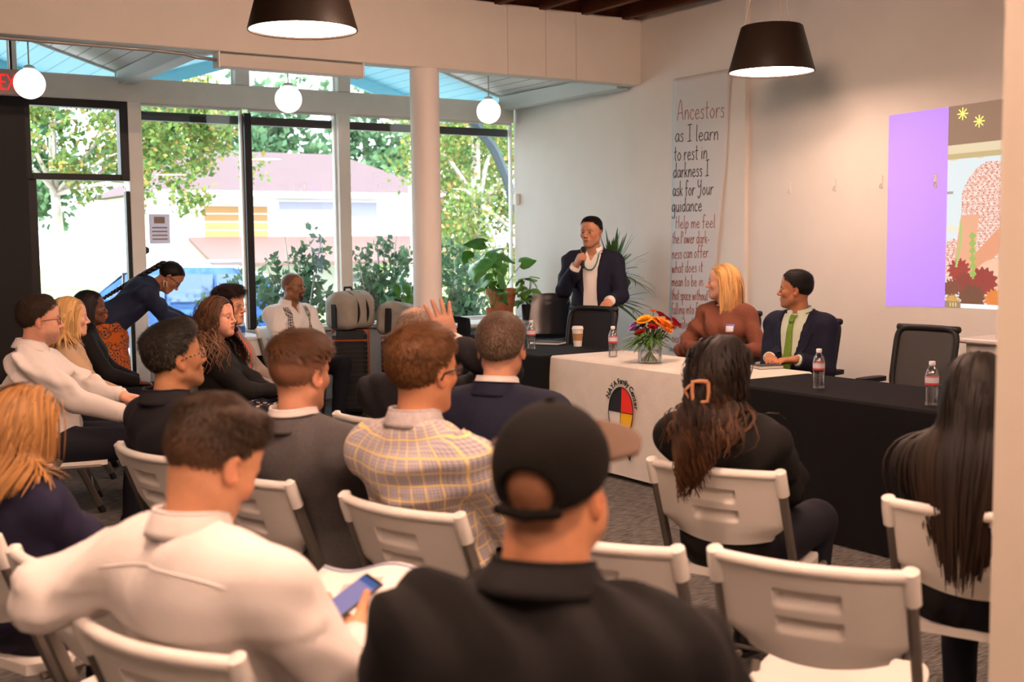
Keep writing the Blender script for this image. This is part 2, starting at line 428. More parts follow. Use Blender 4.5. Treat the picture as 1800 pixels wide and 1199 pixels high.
def eyes(hp, pitch=0):
    """eyeballs and lids, as extra shells of the body mesh"""
    Vs = []; Qs = []; Cs = []; o = 0; sk = A3(hp['skin'])*.82; iris = A3(hp.get('iris', (.05, .025, .012)))
    for s in (1, -1):
        c = A3(.0745, s*.032, -.001)
        for kind in range(3):
            n, m = 16, 10; r = .0122 if kind == 0 else .0136
            t0, t1 = (0, PI) if kind == 0 else ((.05, 1.40) if kind == 1 else (1.94, 3.0))
            T, A = np.meshgrid(np.linspace(t0, t1, m), np.linspace(0, 2*PI, n, endpoint=False), indexing='ij')
            d = np.stack([np.sin(T)*np.cos(A), np.sin(T)*np.sin(A), np.cos(T)], -1).reshape(-1, 3)
            V = c+d*r; q = np.array([(i*n+k, (i+1)*n+k, (i+1)*n+(k+1) % n, i*n+(k+1) % n) for i in range(m-1) for k in range(n)])
            if kind == 0:
                an = np.arccos(np.clip(d @ A3(.995, s*-.02, -.03), -1, 1)); C = np.where((an < .54)[:, None], iris, A3(.46, .42, .39)); C = np.where((an < .22)[:, None], A3(.005, .005, .005), C)
            else:
                C = np.tile(sk, (len(V), 1)); C[(T.ravel() > 1.28) & (T.ravel() < 1.5)] = sk*.25
            Vs.append(V); Qs.append(q+o); Cs.append(C); o += len(V)
    return np.concatenate(Vs), np.concatenate(Qs), np.concatenate(Cs)
HL_M = [.082, .078, .052, .012, -.004, -.045, -.07]      # hairline height at azimuth 0 35 60 85 100 125 180
HL_F = [.085, .08, .05, .0, -.03, -.06, -.08]
HAZ = [0, 35, 60, 85, 100, 125, 180]
def hair_cap(hp, hs, h=.0055):
    """short hair body: shell over the skull, trimmed at the hairline, with cut blades for texture"""
    sk = skull_fn(hp); F = Fld((-.17, -.14, -.135), (.16, .14, .2), h); X, Y, Z = F.xyz()
    d = sk(X, Y, Z); az = np.degrees(np.arctan2(np.abs(Y), X+.01)); hl = np.interp(az, HAZ, hs.get('hl', HL_M)).astype(np.float32)
    top, side = hs.get('top', .03), hs.get('side', .012)
    t = side+(top-side)*sstep(Z, hs.get('z0', .035), hs.get('z1', .1))
    t = t+hs.get('front', 0)*np.exp(-((X-.07)/.045)**2)*sstep(Z, .05, .1)+hs.get('back', 0)*np.exp(-((X+.1)/.05)**2-((Z-.03)/.06)**2)
    t = t+wrink(X, Y, Z, hs.get('lump', .004), hs.get('seed', 1), 2.2)*sstep(t, .006, .02)
    t = t*(.30+.70*sstep(Z-hl, -.004, .06)); e = d-t; cut = (hl-Z)*.8+wrink(X, Y, Z, .0015, 3, 2); k = .010
    F.d[:] = -smin(-e, -cut, k)
    for s in (1, -1): F.sub(ellp((-.01, s*.09, -.014), (.024, .022, .034)), .006)
    return F, sk
def blades(V, sk, hs, n, hcol):
    """thin overlapping locks lying on the hair surface"""
    r = np.random.default_rng(hs.get('seed', 1)+5); P0 = V[r.integers(0, len(V), n)]; e = 2e-3
    def grad(P):
        x, y, z = P.T; g = np.stack([sk(x+e, y, z)-sk(x-e, y, z), sk(x, y+e, z)-sk(x, y-e, z), sk(x, y, z+e)-sk(x, y, z-e)], 1)
        return g/(np.linalg.norm(g, axis=1, keepdims=True)+1e-9)
    N = grad(P0); crown = A3(hs.get('crown', (-.06, .01, .12))); flow = P0-crown; flow /= np.linalg.norm(flow, axis=1, keepdims=True)+1e-9
    flow = flow+A3(hs.get('flow', (.2, 0, 0)))+A3(0, 0, hs.get('up', .0))*sstep(P0[:, 2], .04, .1)[:, None]+r.normal(size=(n, 3))*hs.get('mess', .25)
    flow -= N*np.sum(flow*N, 1, keepdims=True)*hs.get('flat', .85); flow /= np.linalg.norm(flow, axis=1, keepdims=True)+1e-9
    L = hs.get('len', .022)*r.uniform(.6, 1.3, n)*np.where(P0[:, 2] > .06, 1, .6); S = 4; t = np.linspace(0, 1, S)
    P = P0[:, None]+flow[:, None]*(L[:, None, None]*t[None, :, None])+N[:, None]*((hs.get('lift', .006)*t*(1.3-t)-.001)[None, :, None])
    W = (hs.get('bw', .0024)*r.uniform(.6, 1.3, n))[:, None]*np.array([.8, 1, .8, .2])[None]
    C = A3(hcol)[None]*r.uniform(.7, 1.3, n)[:, None]
    if hs.get('grey'):
        g, gc = hs['grey']; m = r.uniform(0, 1, n) < g*(1.2-sstep(P0[:, 2], .0, .09)); C[m] = A3(gc)*r.uniform(.7, 1.3, m.sum())[:, None]
    return ribbons(P, W, np.repeat(N[:, None], S, 1), C)
# ------------------------------------------------------------------ hand
def hand_mesh(pose, side, h=.0036, sz=1.0):
    """wrist at origin, fingers along +x, back of the hand +z, thumb toward +y (right hand); mirrored for the left"""
    curl = {'rest': (22, 28, 18), 'grip': (62, 78, 48), 'open': (4, 10, 8), 'phone': (18, 48, 42), 'fist': (55, 70, 45)}[pose]
    F = Fld((-.05, -.085, -.11), (.24, .1, .07), h)
    F.add(rcone((-.04, 0, 0), (.01, 0, 0), .026, .026), .01)
    F.add(ellp((.052, .002, 0), (.058, .043, .0165)), .02)
    for y in (-.03, -.01, .01, .03): F.add(rcone((.02, y*.6, -.001), (.09, y, 0), .0135, .0115), .012)
    F.add(ellp((.03, .026, -.011), (.032, .017, .015)), .015)
    for i, (y, l, r) in enumerate(((.031, .073, .0098), (.0105, .082, .0102), (-.0105, .076, .0098), (-.03, .06, .0088))):
        p = A3(.09, y, 0); a = 0; spread = {'open': .22, 'rest': .05}.get(pose, 0.0)*(y/.03)
        for k in range(3):
            a += math.radians(curl[k]*(1+.12*(i-1))); seg = l*(.46, .30, .26)[k]
            q = p+A3(math.cos(a)*math.cos(spread), math.sin(spread), -math.sin(a))*seg
            F.add(rcone(p, q, r*(1-.1*k), r*(.92-.1*k)), .004); p = q
    th = {'rest': ((.07, .052, -.022), (.098, .058, -.034)), 'grip': ((.062, .048, -.04), (.088, .028, -.058)), 'open': ((.058, .068, -.012), (.082, .09, -.016)),
          'phone': ((.045, .062, -.026), (.058, .088, -.040)), 'fist': ((.065, .045, -.035), (.092, .02, -.05))}[pose]
    F.add(rcone((.018, .026, -.01), th[0], .0135, .0108), .012); F.add(rcone(th[0], th[1], .0108, .0085), .005)
    V, Q = F.nets(); V = V*sz
    if side == 'L': V[:, 1] *= -1; Q = Q[:, ::-1]
    return V, Q
# ------------------------------------------------------------------ person
def nrm(a): a = A3(a); return a/(np.linalg.norm(a)+1e-9)
SKIN = None
def skin_mat():
    return mat('skin', (.6, .4, .3), .52, attr='Col', var=.06, vs=60, spec=.35)
def hair_mat(): return mat('hair', (.1, .07, .05), .55, attr='Col', spec=.22)
class Person: pass
def person(label, top, face, look, lean=-6, nb=14, fat=0.0, wide=1.0, fem=False, skin=(.55, .33, .23), stand=0, armL='lap', armR='lap',
           legs=None, hp=None, hs=None, hcol=(.03, .02, .015), scale=None, hair=True, big=1.0, h=.011, side=0, neckr=None, hand_h=.0042, head_h=.0038, feet=True, chest=False, chairp=None, bust=1.0):
    p = Person(); hp = dict(hp or {}); hp['skin'] = skin; hp['fem'] = fem; p.hp = hp; p.h = h; p.fem = fem
    hz = stand if stand else .53; ht = .75*(hs or {}).get('top', 0) if hair else 0
    yaw = math.radians(look[0]-face); Rh = np.array(Matrix.Rotation(yaw, 3, 'Z') @ Matrix.Rotation(-math.radians(look[1]), 3, 'Y') @ Matrix.Rotation(math.radians(look[2] if len(look) > 2 else 0), 3, 'X'))
    c, si = math.cos(math.radians(face)), math.sin(math.radians(face)); hip = A3(0, 0, hz); sd = math.radians(side)
    def solve(lean):
        a = math.radians(lean); b = math.radians(lean*.4+nb); u = A3(math.sin(a), math.sin(sd), math.cos(a)); u /= np.linalg.norm(u); l = A3(0, 1, 0); l = l-u*(l@u); l /= np.linalg.norm(l); f = np.cross(l, u)
        n = nrm(A3(math.sin(b), math.sin(sd)*.5, math.cos(b))); unit = u*.50+n*.15+Rh @ A3(-.01, 0, .118+ht)+Rh @ A3(.02, 0, .0); s = scale or (top[2]-hz)/unit[2]
        neck = hip+s*u*.5; hc = neck+s*n*.15+s*(Rh @ A3(.02, 0, 0)); tl = hc+s*big*(Rh @ A3(-.01, 0, .118+ht))
        return u, l, f, n, s, neck, hc, tl
    if chairp is not None:          # hips sit in that chair, the back reclines so that the head is where it should be
        want = (top[0]-chairp[0])*c+(top[1]-chairp[1])*si-.22; lean = min(np.linspace(-24, 24, 97), key=lambda q: abs(solve(q)[7][0]-want))
    u, l, f, n, s, neck, hc, tl = solve(lean); p.s = s; p.u, p.f, p.l = u, f, l; p.Rb = np.stack([f, l, u], 1); hsz = s*big; p.hsz = hsz
    B = lambda x, y, z: hip+s*(f*x+l*y+u*z); p.B = B; p.hip = hip; p.neck, p.hc, p.Rh, p.n = neck, hc, Rh, n
    loc = (top[0]-(c*tl[0]-si*tl[1]), top[1]-(si*tl[0]+c*tl[1]), 0); p.lean = lean
    root = thing('person', label, 'person', loc, math.radians(face)); p.root = root; p.loc = loc; p.facing = face
    sw = (.155 if fem else .178)*wide; nr = neckr or (.045 if fem else .0525)
    if fem: fw, ft = .9, .9
    else: fw, ft = 1.0, 1.0
    sh = {k: B(-.005, g*sw, .412) for k, g in (('L', 1), ('R', -1))}; p.sh = sh
    T = [(ellp(B(-.01, 0, .03), (s*(.118+fat*.5), s*(.168+.5*fat)*(1.03 if fem else 1), s*.13), p.Rb), .05),
         (ellp(B(.01+fat*.45, 0, .17), (s*((.088 if fem else .104)+fat), s*((.118 if fem else .136)+fat*.8), s*.15), p.Rb), .07),
         (ellp(B(.005, 0, .33), (s*((.098 if fem else .115)+fat*.45), s*.16*wide*fw, s*.16), p.Rb), .07),
         (ellp(B(-.035, 0, .39), (s*.08, s*.145*wide*fw, s*.1), p.Rb), .05),
         (rcone(sh['L'], sh['R'], s*.058*ft, s*.058*ft), .05)]
    for k in 'LR': T.append((rcone(neck-s*u*.036-s*f*.012, sh[k]*.8+neck*.2, s*.040, s*.043), .045))
    if fem:
        for g in (1, -1): T.append((ellp(B(.072*bust+fat*.5, g*.068, .31), (s*.052*bust, s*.062, s*.056), p.Rb), .05))
    p.T = T; p.arm = {}; p.hands = {}
    L1, L2 = s*.285, s*.25
    AR = []
    for k, spec in (('L', armL), ('R', armR)):
        g = 1 if k == 'L' else -1
        if spec is None: continue
        if spec == 'lap': spec = dict(w=(.30, g*.06, hz+.10), e=(-.3, g*.8, -.5), fd=(.85, -g*.5, -.15), bn=(0, g*.25, 1), pose='rest')
        if 'W' in spec:
            q = A3(spec['W'])-A3(loc); w = A3(c*q[0]+si*q[1], -si*q[0]+c*q[1], q[2])
        else: w = A3(spec['w'])
        S = sh[k]; d = w-S; D = np.linalg.norm(d); Dm = (L1+L2)*.985
        if D > Dm: w = S+d*Dm/D; D = Dm; d = w-S
        dr = d/D; aa = (L1*L1-L2*L2+D*D)/(2*D); hh = math.sqrt(max(L1*L1-aa*aa, 1e-6)); e = A3(spec.get('e', (-.2, g*.6, -.7))); e = e-dr*(e@dr); e = nrm(e)
        el = S+dr*aa+e*hh
        if 'E' in spec:
            q = A3(spec['E'])-A3(loc); el = A3(c*q[0]+si*q[1], -si*q[0]+c*q[1], q[2]); w = el+nrm(A3(c*(spec['W'][0]-loc[0])+si*(spec['W'][1]-loc[1]), -si*(spec['W'][0]-loc[0])+c*(spec['W'][1]-loc[1]), spec['W'][2])-el)*L2
        p.arm[k] = (S, el, w); ar = spec.get('r', 1.0)*(.88 if fem else 1)*(1+fat*1.5)
        AR += [(rcone(S, el, s*.056*ar, s*.043*ar), .025), (rcone(el, w, s*.043*ar, s*.028*ar), .015)]
        fd = nrm(spec.get('fd', w-el)); bn = A3(spec.get('bn', (0, 0, 1))); bn = nrm(bn-fd*(bn@fd)); Rm = np.stack([fd, np.cross(bn, fd), bn], 1)
        p.hands[k] = (w, Rm, spec.get('pose', 'rest'))
    p.AR = AR
    # legs
    LG = []; p.leg = {}
    for k, g in (('L', 1), ('R', -1)):
        hj = hip+A3(.02, g*.092*s, -.02)
        if stand:
            kn = A3(.02+hip[0]*.5, g*.1, hz*.54); an = A3(-.02, g*.11, .09)
        else:
            kn = A3(.45*s, g*.13, .53); an = A3(.40*s, g*.12, .1)
        if legs and k in legs: kn, an = A3(legs[k][0]), A3(legs[k][1])
        p.leg[k] = (hj, kn, an)
        LG += [(rcone(hj, kn, s*(.088+fat*.3), s*.06), .03), (rcone(kn, an, s*.058, s*.038), .03)]
    p.LG = LG
    # ---- body: head, neck and hands finely, the rest under the clothes coarsely, one mesh
    nbl = Rh.T @ (neck-s*u*.02-hc)/hsz; ch = []
    if chest:
        for q, k in T[2:]:
            pass
        ch = [ellp(Rh.T @ (B(.02, 0, .375)-hc)/hsz, (.072, .10, .085), Rh.T @ p.Rb)]
    V, Q = head_mesh(hp, nbl, nr, head_h, ch); C = paint_head(V, hp)
    Ve, Qe, Ce = eyes(hp); Q = np.concatenate([Q, Qe+len(V)]); V = np.concatenate([V, Ve]); C = np.concatenate([C, Ce])
    tob = lambda V: hc+hsz*(V @ Rh.T); p.tob = tob
    V = tob(V); Vs, Qs, Cs = [V], [Q], [C]; o = len(V)
    lo = np.min([q.lo for q, _ in T+AR+LG], 0)-.03; hi = np.max([q.hi for q, _ in T+AR+LG], 0)+.03; F = Fld(lo, hi, .016)
    for q, k in T+AR+LG: F.add(q, k, -.008)
    V, Q = F.nets(); Vs.append(V); Qs.append(Q+o); Cs.append(np.tile(A3(skin), (len(V), 1))); o += len(V)
    for k, (w, Rm, pose) in p.hands.items():
        V, Q = hand_mesh(pose, k, hand_h, s*(.9 if fem else 1.0)); C = np.tile(A3(skin), (len(V), 1)); C[:] *= (1+.12*np.sin(V[:, :1]*70)); V = w+V @ Rm.T
        Vs.append(V); Qs.append(Q+o); Cs.append(C); o += len(V)
    link('body', np_mesh('body', np.concatenate(Vs), np.concatenate(Qs), np.concatenate(Cs)), skin_mat(), root)
    # ---- hair
    p.hcol = hcol
    if hair:
        hs = dict(hs or {}); F, sk = hair_cap(hp, hs); V, Q = F.nets()
        r = np.random.default_rng(3); C = np.tile(A3(hcol)*hs.get('basek', .7), (len(V), 1))
        if hs.get('fade'):
            fc, f0, f1 = hs['fade']; m = 1-sstep(V[:, 2], f0, f1); C = C*(1-m[:, None])+A3(fc)*m[:, None]
        Vb, Qb, Cb = blades(V, sk, hs, max(int(1.6*hs.get('n', 2600)), 4), hcol)
        if hs.get('fade'):
            m = (1-sstep(Vb[:, 2], f0, f1))*.75; Cb = Cb*(1-m[:, None])+A3(fc)*m[:, None]
        if hs.get('spot'):
            cx, rad, keep = hs['spot']; bc = Vb.reshape(-1, 8, 3).mean(1); m = (np.linalg.norm(bc-A3(cx), axis=1) < rad) & (r.uniform(0, 1, len(bc)) > keep); kq = np.repeat(~m, 3); Qb = Qb[kq]
        if hs.get('noshell'): V = V[:0]; C = C[:0]; Q = np.zeros((0, 4), int)
        me = np_mesh('hair', tob(np.concatenate([V, Vb])), np.concatenate([Q, Qb+len(V)]), np.concatenate([C, Cb]))
        p.hair = link('hair', me, hair_mat(), root)
    if feet:
        for k in 'LR': shoe(p, k)
    return p
def shoe(p, k, col=None):
    an = p.leg[k][2]; kn = p.leg[k][1]; s = p.s; F = Fld(an+A3(-.11, -.07, -an[2]-.01), an+A3(.24, .07, .04), .009); z = .045
    F.add(rcone((an[0]-.03, an[1], z), (an[0]+.12, an[1], z-.008), .042, .043), .02); F.add(ellp((an[0]+.15, an[1], z-.012), (.06, .045, .03)), .03)
    F.add(rcone((an[0]-.01, an[1], an[2]), (an[0]-.02, an[1], z), .042, .04), .02); F.cut(lambda X, Y, Z: .014-Z)
    V, Q = F.nets(); o = link('shoe', np_mesh('shoe', V, Q), mat('shoe_leather', (.012, .011, .011), .4), p.root)
    m = MB(); m.slab(lambda a, b: (an[0]-.075+.285*a, an[1]+(b-.5)*.088*(1-.35*abs(2*a-1)**3), .0), 10, 4, (0, 0, .016)); m.build('sole', mat('shoe_sole', (.02, .02, .02), .7), o)
def clothe(p, name, m, inf=.012, h=None, wr=.004, seed=1, hem=None, sleeve=0.0, k=1.0, extra=None, cut=None, arms=True, cuts=None, flare=0.0, sub=None, neckcut=.0, mesh=True, uv=False, yoke=None):
    """upper garment as its own closed shell around torso and arms"""
    h = h or p.h; pr = [(q, kk*k) for q, kk in p.T]+([(q, kk*k) for q, kk in p.AR] if arms else [])+(extra or [])
    lo = np.min([q.lo for q, _ in pr], 0)-inf-.03; hi = np.max([q.hi for q, _ in pr], 0)+inf+.03; F = Fld(lo, hi, h)
    for q, kk in pr: F.add(q, kk, inf)
    X, Y, Z = F.xyz(); F.d += wrink(X, Y, Z, wr, seed)
    B, s = p.B, p.s
    fr = lambda X, Y, Z: tuple((X-p.hip[0])*float(e[0])+(Y-p.hip[1])*float(e[1])+(Z-p.hip[2])*float(e[2]) for e in (p.f, p.l, p.u))
    p.fr = fr
    if yoke:                # back yoke: the upper panel lies a little proud of the lower one
        a_, b_, c_ = fr(X, Y, Z); F.d -= (.0045*sstep(c_/s, yoke-.006, yoke+.006)*(a_ < .02)).astype(np.float32)
    if hem is not None:     # hem height along the spine (scaled units); only on the torso, not below the arms
        def fn(X, Y, Z):
            a, b, c = fr(X, Y, Z); return np.where(np.abs(b) < .2*s, hem*s-c, -1.0)
        F.cut(fn)
    if arms:
        for kk, (S, e, w) in p.arm.items():
            d = nrm(w-e); w2 = w-d*(sleeve*np.linalg.norm(w-e) if sleeve > 0 else .008)
            F.cut(lambda X, Y, Z: (X-float(w2[0]))*float(d[0])+(Y-float(w2[1]))*float(d[1])+(Z-float(w2[2]))*float(d[2]), w2-.085+np.minimum(d, 0)*.0, w2+.085)
    if neckcut:
        F.sub(rcone(p.neck-p.u*.0+p.n*.005, p.neck+p.n*.15, neckcut, neckcut), .008)
    if sub:
        F.cut(lambda X, Y, Z: sub(*fr(X, Y, Z)))
    p.F = F; F.X = F.fmap()
    if not mesh: return None
    V, Q = F.nets(); me = np_mesh(name, V, Q)
    if uv:
        q = V-p.hip; tx, ty, tz = q @ p.f, q @ p.l, q @ p.u; U = np.stack([np.arctan2(ty, -tx)*.155, tz, 0*tz], 1); dT = np.min([g.f(*V.T) for g, _ in p.T], 0)
        for kk, (S, e, w) in p.arm.items():
            for a_, b_, o_ in ((S, e, 0.0), (e, w, np.linalg.norm(e-S))):
                ba = b_-a_; Lb = np.linalg.norm(ba); d = ba/Lb; t = np.clip((V-a_) @ d, 0, Lb); r_ = V-a_-t[:, None]*d; dd = np.linalg.norm(r_, axis=1)-.05; e1 = nrm(np.cross(d, A3(.2, .3, 1))); e2 = np.cross(d, e1); m_ = dd < dT-.004
                U[m_] = np.stack([np.arctan2(r_ @ e2, r_ @ e1)*.055+.3, o_+(V-a_) @ d, 0*t], 1)[m_]; dT = np.where(m_, dd, dT)
        at = me.attributes.new('guv', 'FLOAT_VECTOR', 'POINT'); at.data.foreach_set('vector', U.astype(np.float32).ravel())
    o = link(name, me, m, p.root); p.garment = o
    return o
def legwear(p, name, m, inf=.016, h=.014, wr=.003, skirt=None, short=None):
    pr = list(p.LG); pr.append(p.T[0])
    if skirt:                   # one continuous skirt from the hips to the hem
        pr = [p.T[0]]+skirt
    lo = np.min([q.lo for q, _ in pr], 0)-.05; hi = np.max([q.hi for q, _ in pr], 0)+.05; F = Fld(lo, hi, h)
    for q, kk in pr: F.add(q, kk, inf)
    X, Y, Z = F.xyz(); F.d += wrink(X, Y, Z, wr, 11)
    if not skirt:
        for k in 'LR':
            an = p.leg[k][2]; F.cut(lambda X, Y, Z: float(an[2])-.02-Z, (an[0]-.12, an[1]-.1, 0), (an[0]+.12, an[1]+.1, an[2]+.05))
    F.cut(lambda X, Y, Z: .02-Z)
    V, Q = F.nets(); o = link(name, np_mesh(name, V, Q), m, p.root)
    return o
def collar(p, m, name='collar', r=.068, hgt=.036, flare=.02, fold=.045, tip=.03, gap=.28, base=.010, parent=None, th=.003, dx=0.0, ry=.93):
    """shirt collar: standing band folded over, open at the front"""
    s = p.s; ax = nrm(p.n*.65+p.u*.35); fx = p.f-ax*(p.f@ax); fx = nrm(fx); ly = np.cross(ax, fx); c0 = p.neck+ax*(base*s)+fx*(dx*s); N = 36
    prof = [(0, -.006), (.001, hgt*.5), (.002, hgt), (.006, hgt+.003), (.011, hgt-.004), (.011+flare*.6, hgt-fold*.55), (.011+flare, hgt-fold)]
    def fn(a, b):
        ph = gap+(2*PI-2*gap)*a; fr = max(0, math.cos(ph)); t = b*(len(prof)-1); i = min(int(t), len(prof)-2); q = t-i
        dr = prof[i][0]*(1-q)+prof[i+1][0]*q; dz = prof[i][1]*(1-q)+prof[i+1][1]*q
        if i >= 4: dz -= tip*fr**4*(t-4)/2; dr += .006*fr**4*(t-4)/2
        dz -= .016*fr-.004
        return tuple(c0+s*(fx*(math.cos(ph)*(r+dr))+ly*(math.sin(ph)*(r*ry+dr))+ax*dz))
    def tn(a, b):
        ph = gap+(2*PI-2*gap)*a; sg = 1 if b*(len(prof)-1) > 3.5 else -1
        return tuple(-sg*th*(fx*math.cos(ph)+ly*math.sin(ph)))
    mb = MB(); mb.slab(fn, N, 12, tn)
    return mb.build(name, m, parent or p.garment, True)
def patch(p, name, m, fn, nu, nv, lift=.004, th=.004, parent=None, F=None):
    """cloth piece lying on the front of the garment; fn(u,v)->(y,z) in the person's frame"""
    F = F or p.F; mb = MB()
    def g(a, b):
        y, z = fn(a, b); return (F.sample(F.X, y, z)+lift, y, z)
    mb.slab(g, nu, nv, (th, 0, 0))
    return mb.build(name, m, parent or p.garment, True)
def back_seam(p, m, z0, w, sag=.0, name='yoke_seam'):
    F = p.F; X = F.bmap(); mb = MB(); mb.tube([(F.sample(X, y, z0+sag*abs(y)/w)-.0005, y, z0+sag*abs(y)/w) for y in np.linspace(-w, w, 25)], .0022, 5); mb.build(name, m, p.garment, True)
def cuffs(p, m, ks='LR', r=.036, L=.05, name='cuff'):
    for k in ks:
        if k not in p.arm: continue
        S, e, w = p.arm[k]; d = nrm(w-e); s = p.s*(.9 if p.fem else 1); mb = MB(); a = w-d*L*.75; c = w+d*L*.25
        mb.tube([a, a+d*.004, c-d*.003, c, c-d*.004], [r*s*1.0, r*s*1.06, r*s*1.06, r*s*.98, r*s*.8], 16); mb.build(name, m, p.garment, True)
def long_hair(p, n, length, hcol, width=.009, part=0.0, back=.6, side=.35, margin=.012, curl=0, cfreq=40, seed=1, tip=None, hl=None, spread=.002, grav=.32, clump=0, azr=(30, 180), taper=.3, zmin=-.05, parent=None, shoulder=True, gather=0.0, shoff=.016):
    """locks that leave the scalp, follow the head and fall over neck and shoulders"""
    r = np.random.default_rng(seed); sk = skull_fn(p.hp); hl = hl or HL_F
    az = np.radians(r.uniform(azr[0], azr[1], n))*r.choice([-1, 1], n); zz = np.sin(r.uniform(-.3, 1.45, n)); HLv = np.interp(np.degrees(np.abs(az)), HAZ, hl)
    D = np.stack([np.cos(az)*np.sqrt(1-np.clip(zz, -1, 1)**2), np.sin(az)*np.sqrt(1-np.clip(zz, -1, 1)**2), zz], 1)
    t = np.full(n, .13)
    for _ in range(12): q = D*t[:, None]; t = t-sk(*q.T)*.9
    P = D*t[:, None]; ok = P[:, 2] > np.maximum(HLv-.01, zmin); P = P[ok]; n = len(P); sgn = np.where(P[:, 1] > part, 1, -1)
    def sdf(Q):      # body frame
        L = (Q-p.hc) @ p.Rh/p.hsz; d = sk(*L.T)*p.hsz
        if shoulder:
            for q, k in p.T[1:]: d = smin(d, q.f(*Q.T)-shoff, .03)
        return d
    X = p.tob(P); dl = np.stack([-np.full(n, back), sgn*side, np.full(n, -.1)], 1); d = dl @ p.Rh.T; S = 16
    L = length*r.uniform(.85, 1.08, n); step = L/(S-1); pts = [X.copy()]; g = A3(0, 0, -1); e = .002; Ns = []
    mg = margin*r.uniform(.4, 1.3, n)
    def grad(Q): return nrmz(np.stack([sdf(Q+A3(e, 0, 0))-sdf(Q-A3(e, 0, 0)), sdf(Q+A3(0, e, 0))-sdf(Q-A3(0, e, 0)), sdf(Q+A3(0, 0, e))-sdf(Q-A3(0, 0, e))], 1))
    nrmz = lambda v: v/(np.linalg.norm(v, axis=1, keepdims=True)+1e-9)
    for i in range(S):
        N = grad(X)
        if i: 
            sd = sdf(X); X = X+N*np.maximum(mg-sd, 0)[:, None]; pts.append(X.copy())
        else: X = X+N*mg[:, None]; pts[0] = X.copy()
        Ns.append(N)
        if gather: ly = p.Rh[:, 1]; d = d-gather*((X-p.hc) @ ly)[:, None]/.09*ly[None]*.25
        d = nrmz(d*(1-grav)+g*grav+r.normal(size=(n, 3))*spread*10); d = nrmz(d-N*np.minimum(np.sum(d*N, 1, keepdims=True), 0)*.9); X = X+d*step[:, None]
    P = np.stack(pts[:S], 1); N = np.stack(Ns[:S], 1); tt = np.linspace(0, 1, S)
    if curl:
        ph = r.uniform(0, 6.28, n)[:, None]+tt[None]*length*cfreq*r.uniform(.8, 1.2, n)[:, None]; T = np.gradient(P, axis=1); T /= np.linalg.norm(T, axis=2, keepdims=True)+1e-9; sidev = np.cross(T, N)
        amp = curl*sstep(tt, .1, .5)[None]; P = P+N*((1+np.sin(ph))*amp)[..., None]+sidev*(np.cos(ph)*amp*1.3)[..., None]
    W = width*r.uniform(.6, 1.4, n)[:, None]*np.interp(tt, [0, .1, .7, 1], [.5, 1, 1, taper])[None]
    c = A3(hcol)[None, None]*r.uniform(.55, 1.45, n)[:, None, None]*np.ones((1, S, 1))
    if tip is not None:
        m = sstep(tt, .35, .9)[None, :, None]*r.uniform(.3, 1, n)[:, None, None]; c = c*(1-m)+A3(tip)*m*r.uniform(.6, 1.3, n)[:, None, None]
    V, Q, C = ribbons(P, W, N, c)
    return link('hair_locks', np_mesh('hair_locks', V, Q, C), hair_mat(), parent or getattr(p, 'hair', None) or p.root)
def glasses(p, m, w=.058, hgt=.034, rim=.0016, dz=-.002, x=.099, temple=None, lens=True, round_=.5):
    """frames: two rims, bridge, temples"""
    mb = MB(); T = lambda q: tuple(p.tob(A3(q)[None])[0]); TM = []
    for s in (1, -1):
        cy = s*.033; pts = []
        for i in range(25):
            a = 2*PI*i/24; ca, sa = math.cos(a), math.sin(a); ex = .6
            pts.append(T((x-.012*abs(cy+w*.5*ca*s*0)/.033*.3-.18*abs(abs(cy+.028*ca)-.01)*.35, cy+w*.47*abs(ca)**ex*math.copysign(1, ca)*.98, dz+hgt*.5*abs(sa)**ex*math.copysign(1, sa))))
        mb.tube(pts, rim*p.hsz, 6, False)
        tm = MB(); TM.append(tm); tm.tube([T((x-.012, s*(.033+w*.46), dz+.006)), T((x-.03, s*.076, dz+.007)), T((.02, s*.0815, dz+.004)), T((-.012, s*.082, dz-.002)), T((-.025, s*.082, dz-.018))], rim*1.1*p.hsz, 6)
    mb.tube([T((x-.004, .008, dz+.004)), T((x+.002, 0, dz+.007)), T((x-.004, -.008, dz+.004))], rim*p.hsz, 6)
    o = mb.build('glasses', m, p.root, True); [q.build('temple', temple or m, o, True) for q in TM]
    if lens:
        for s in (1, -1): lb = MB(); lb.grid(lambda a, b: T((x-.004-.004*abs(2*a-1), s*(.033+(a-.5)*w*.86), dz+(b-.5)*hgt*.86)), 2, 2); lb.build('lens', glass_mat('lens_glass', (.93, .95, .95), .05), o)
    return o
# ================================================================== the room
WALL = mat('wall_paint', (.71, .69, .65), .75, var=.03, vs=3, bump=.04, bs=120)
TRIMW = mat('trim_paint', (.82, .82, .77), .6, var=.03, vs=6)
BLACK = mat('black_metal', (.012, .012, .014), .45)
PANE = glass_mat('window_glass', (.97, .99, 1), .03)
def carpet():
    m = mat('carpet', (.06, .055, .05), .95, bump=.6, bs=260, spec=.1); nt = m.node_tree; L = nt.links; b = nt.nodes['Principled BSDF']
    t = _n(nt, 'ShaderNodeTexCoord'); mp = _n(nt, 'ShaderNodeMapping'); mp.inputs['Rotation'].default_value = (0, 0, .35); mp.inputs['Scale'].default_value = (9, 95, 1)
    L.new(t.outputs['Object'], mp.inputs[0]); nz = _n(nt, 'ShaderNodeTexNoise'); nz.inputs['Scale'].default_value = 1.6; nz.inputs['Detail'].default_value = 4; L.new(mp.outputs[0], nz.inputs['Vector'])
    r = _n(nt, 'ShaderNodeValToRGB'); r.color_ramp.elements[0].position = .35; r.color_ramp.elements[0].color = (.035, .034, .036, 1); r.color_ramp.elements[1].position = .68; r.color_ramp.elements[1].color = (.21, .195, .175, 1)
    L.new(nz.outputs[0], r.inputs[0]); L.new(r.outputs[0], b.inputs['Base Color'])
    return m
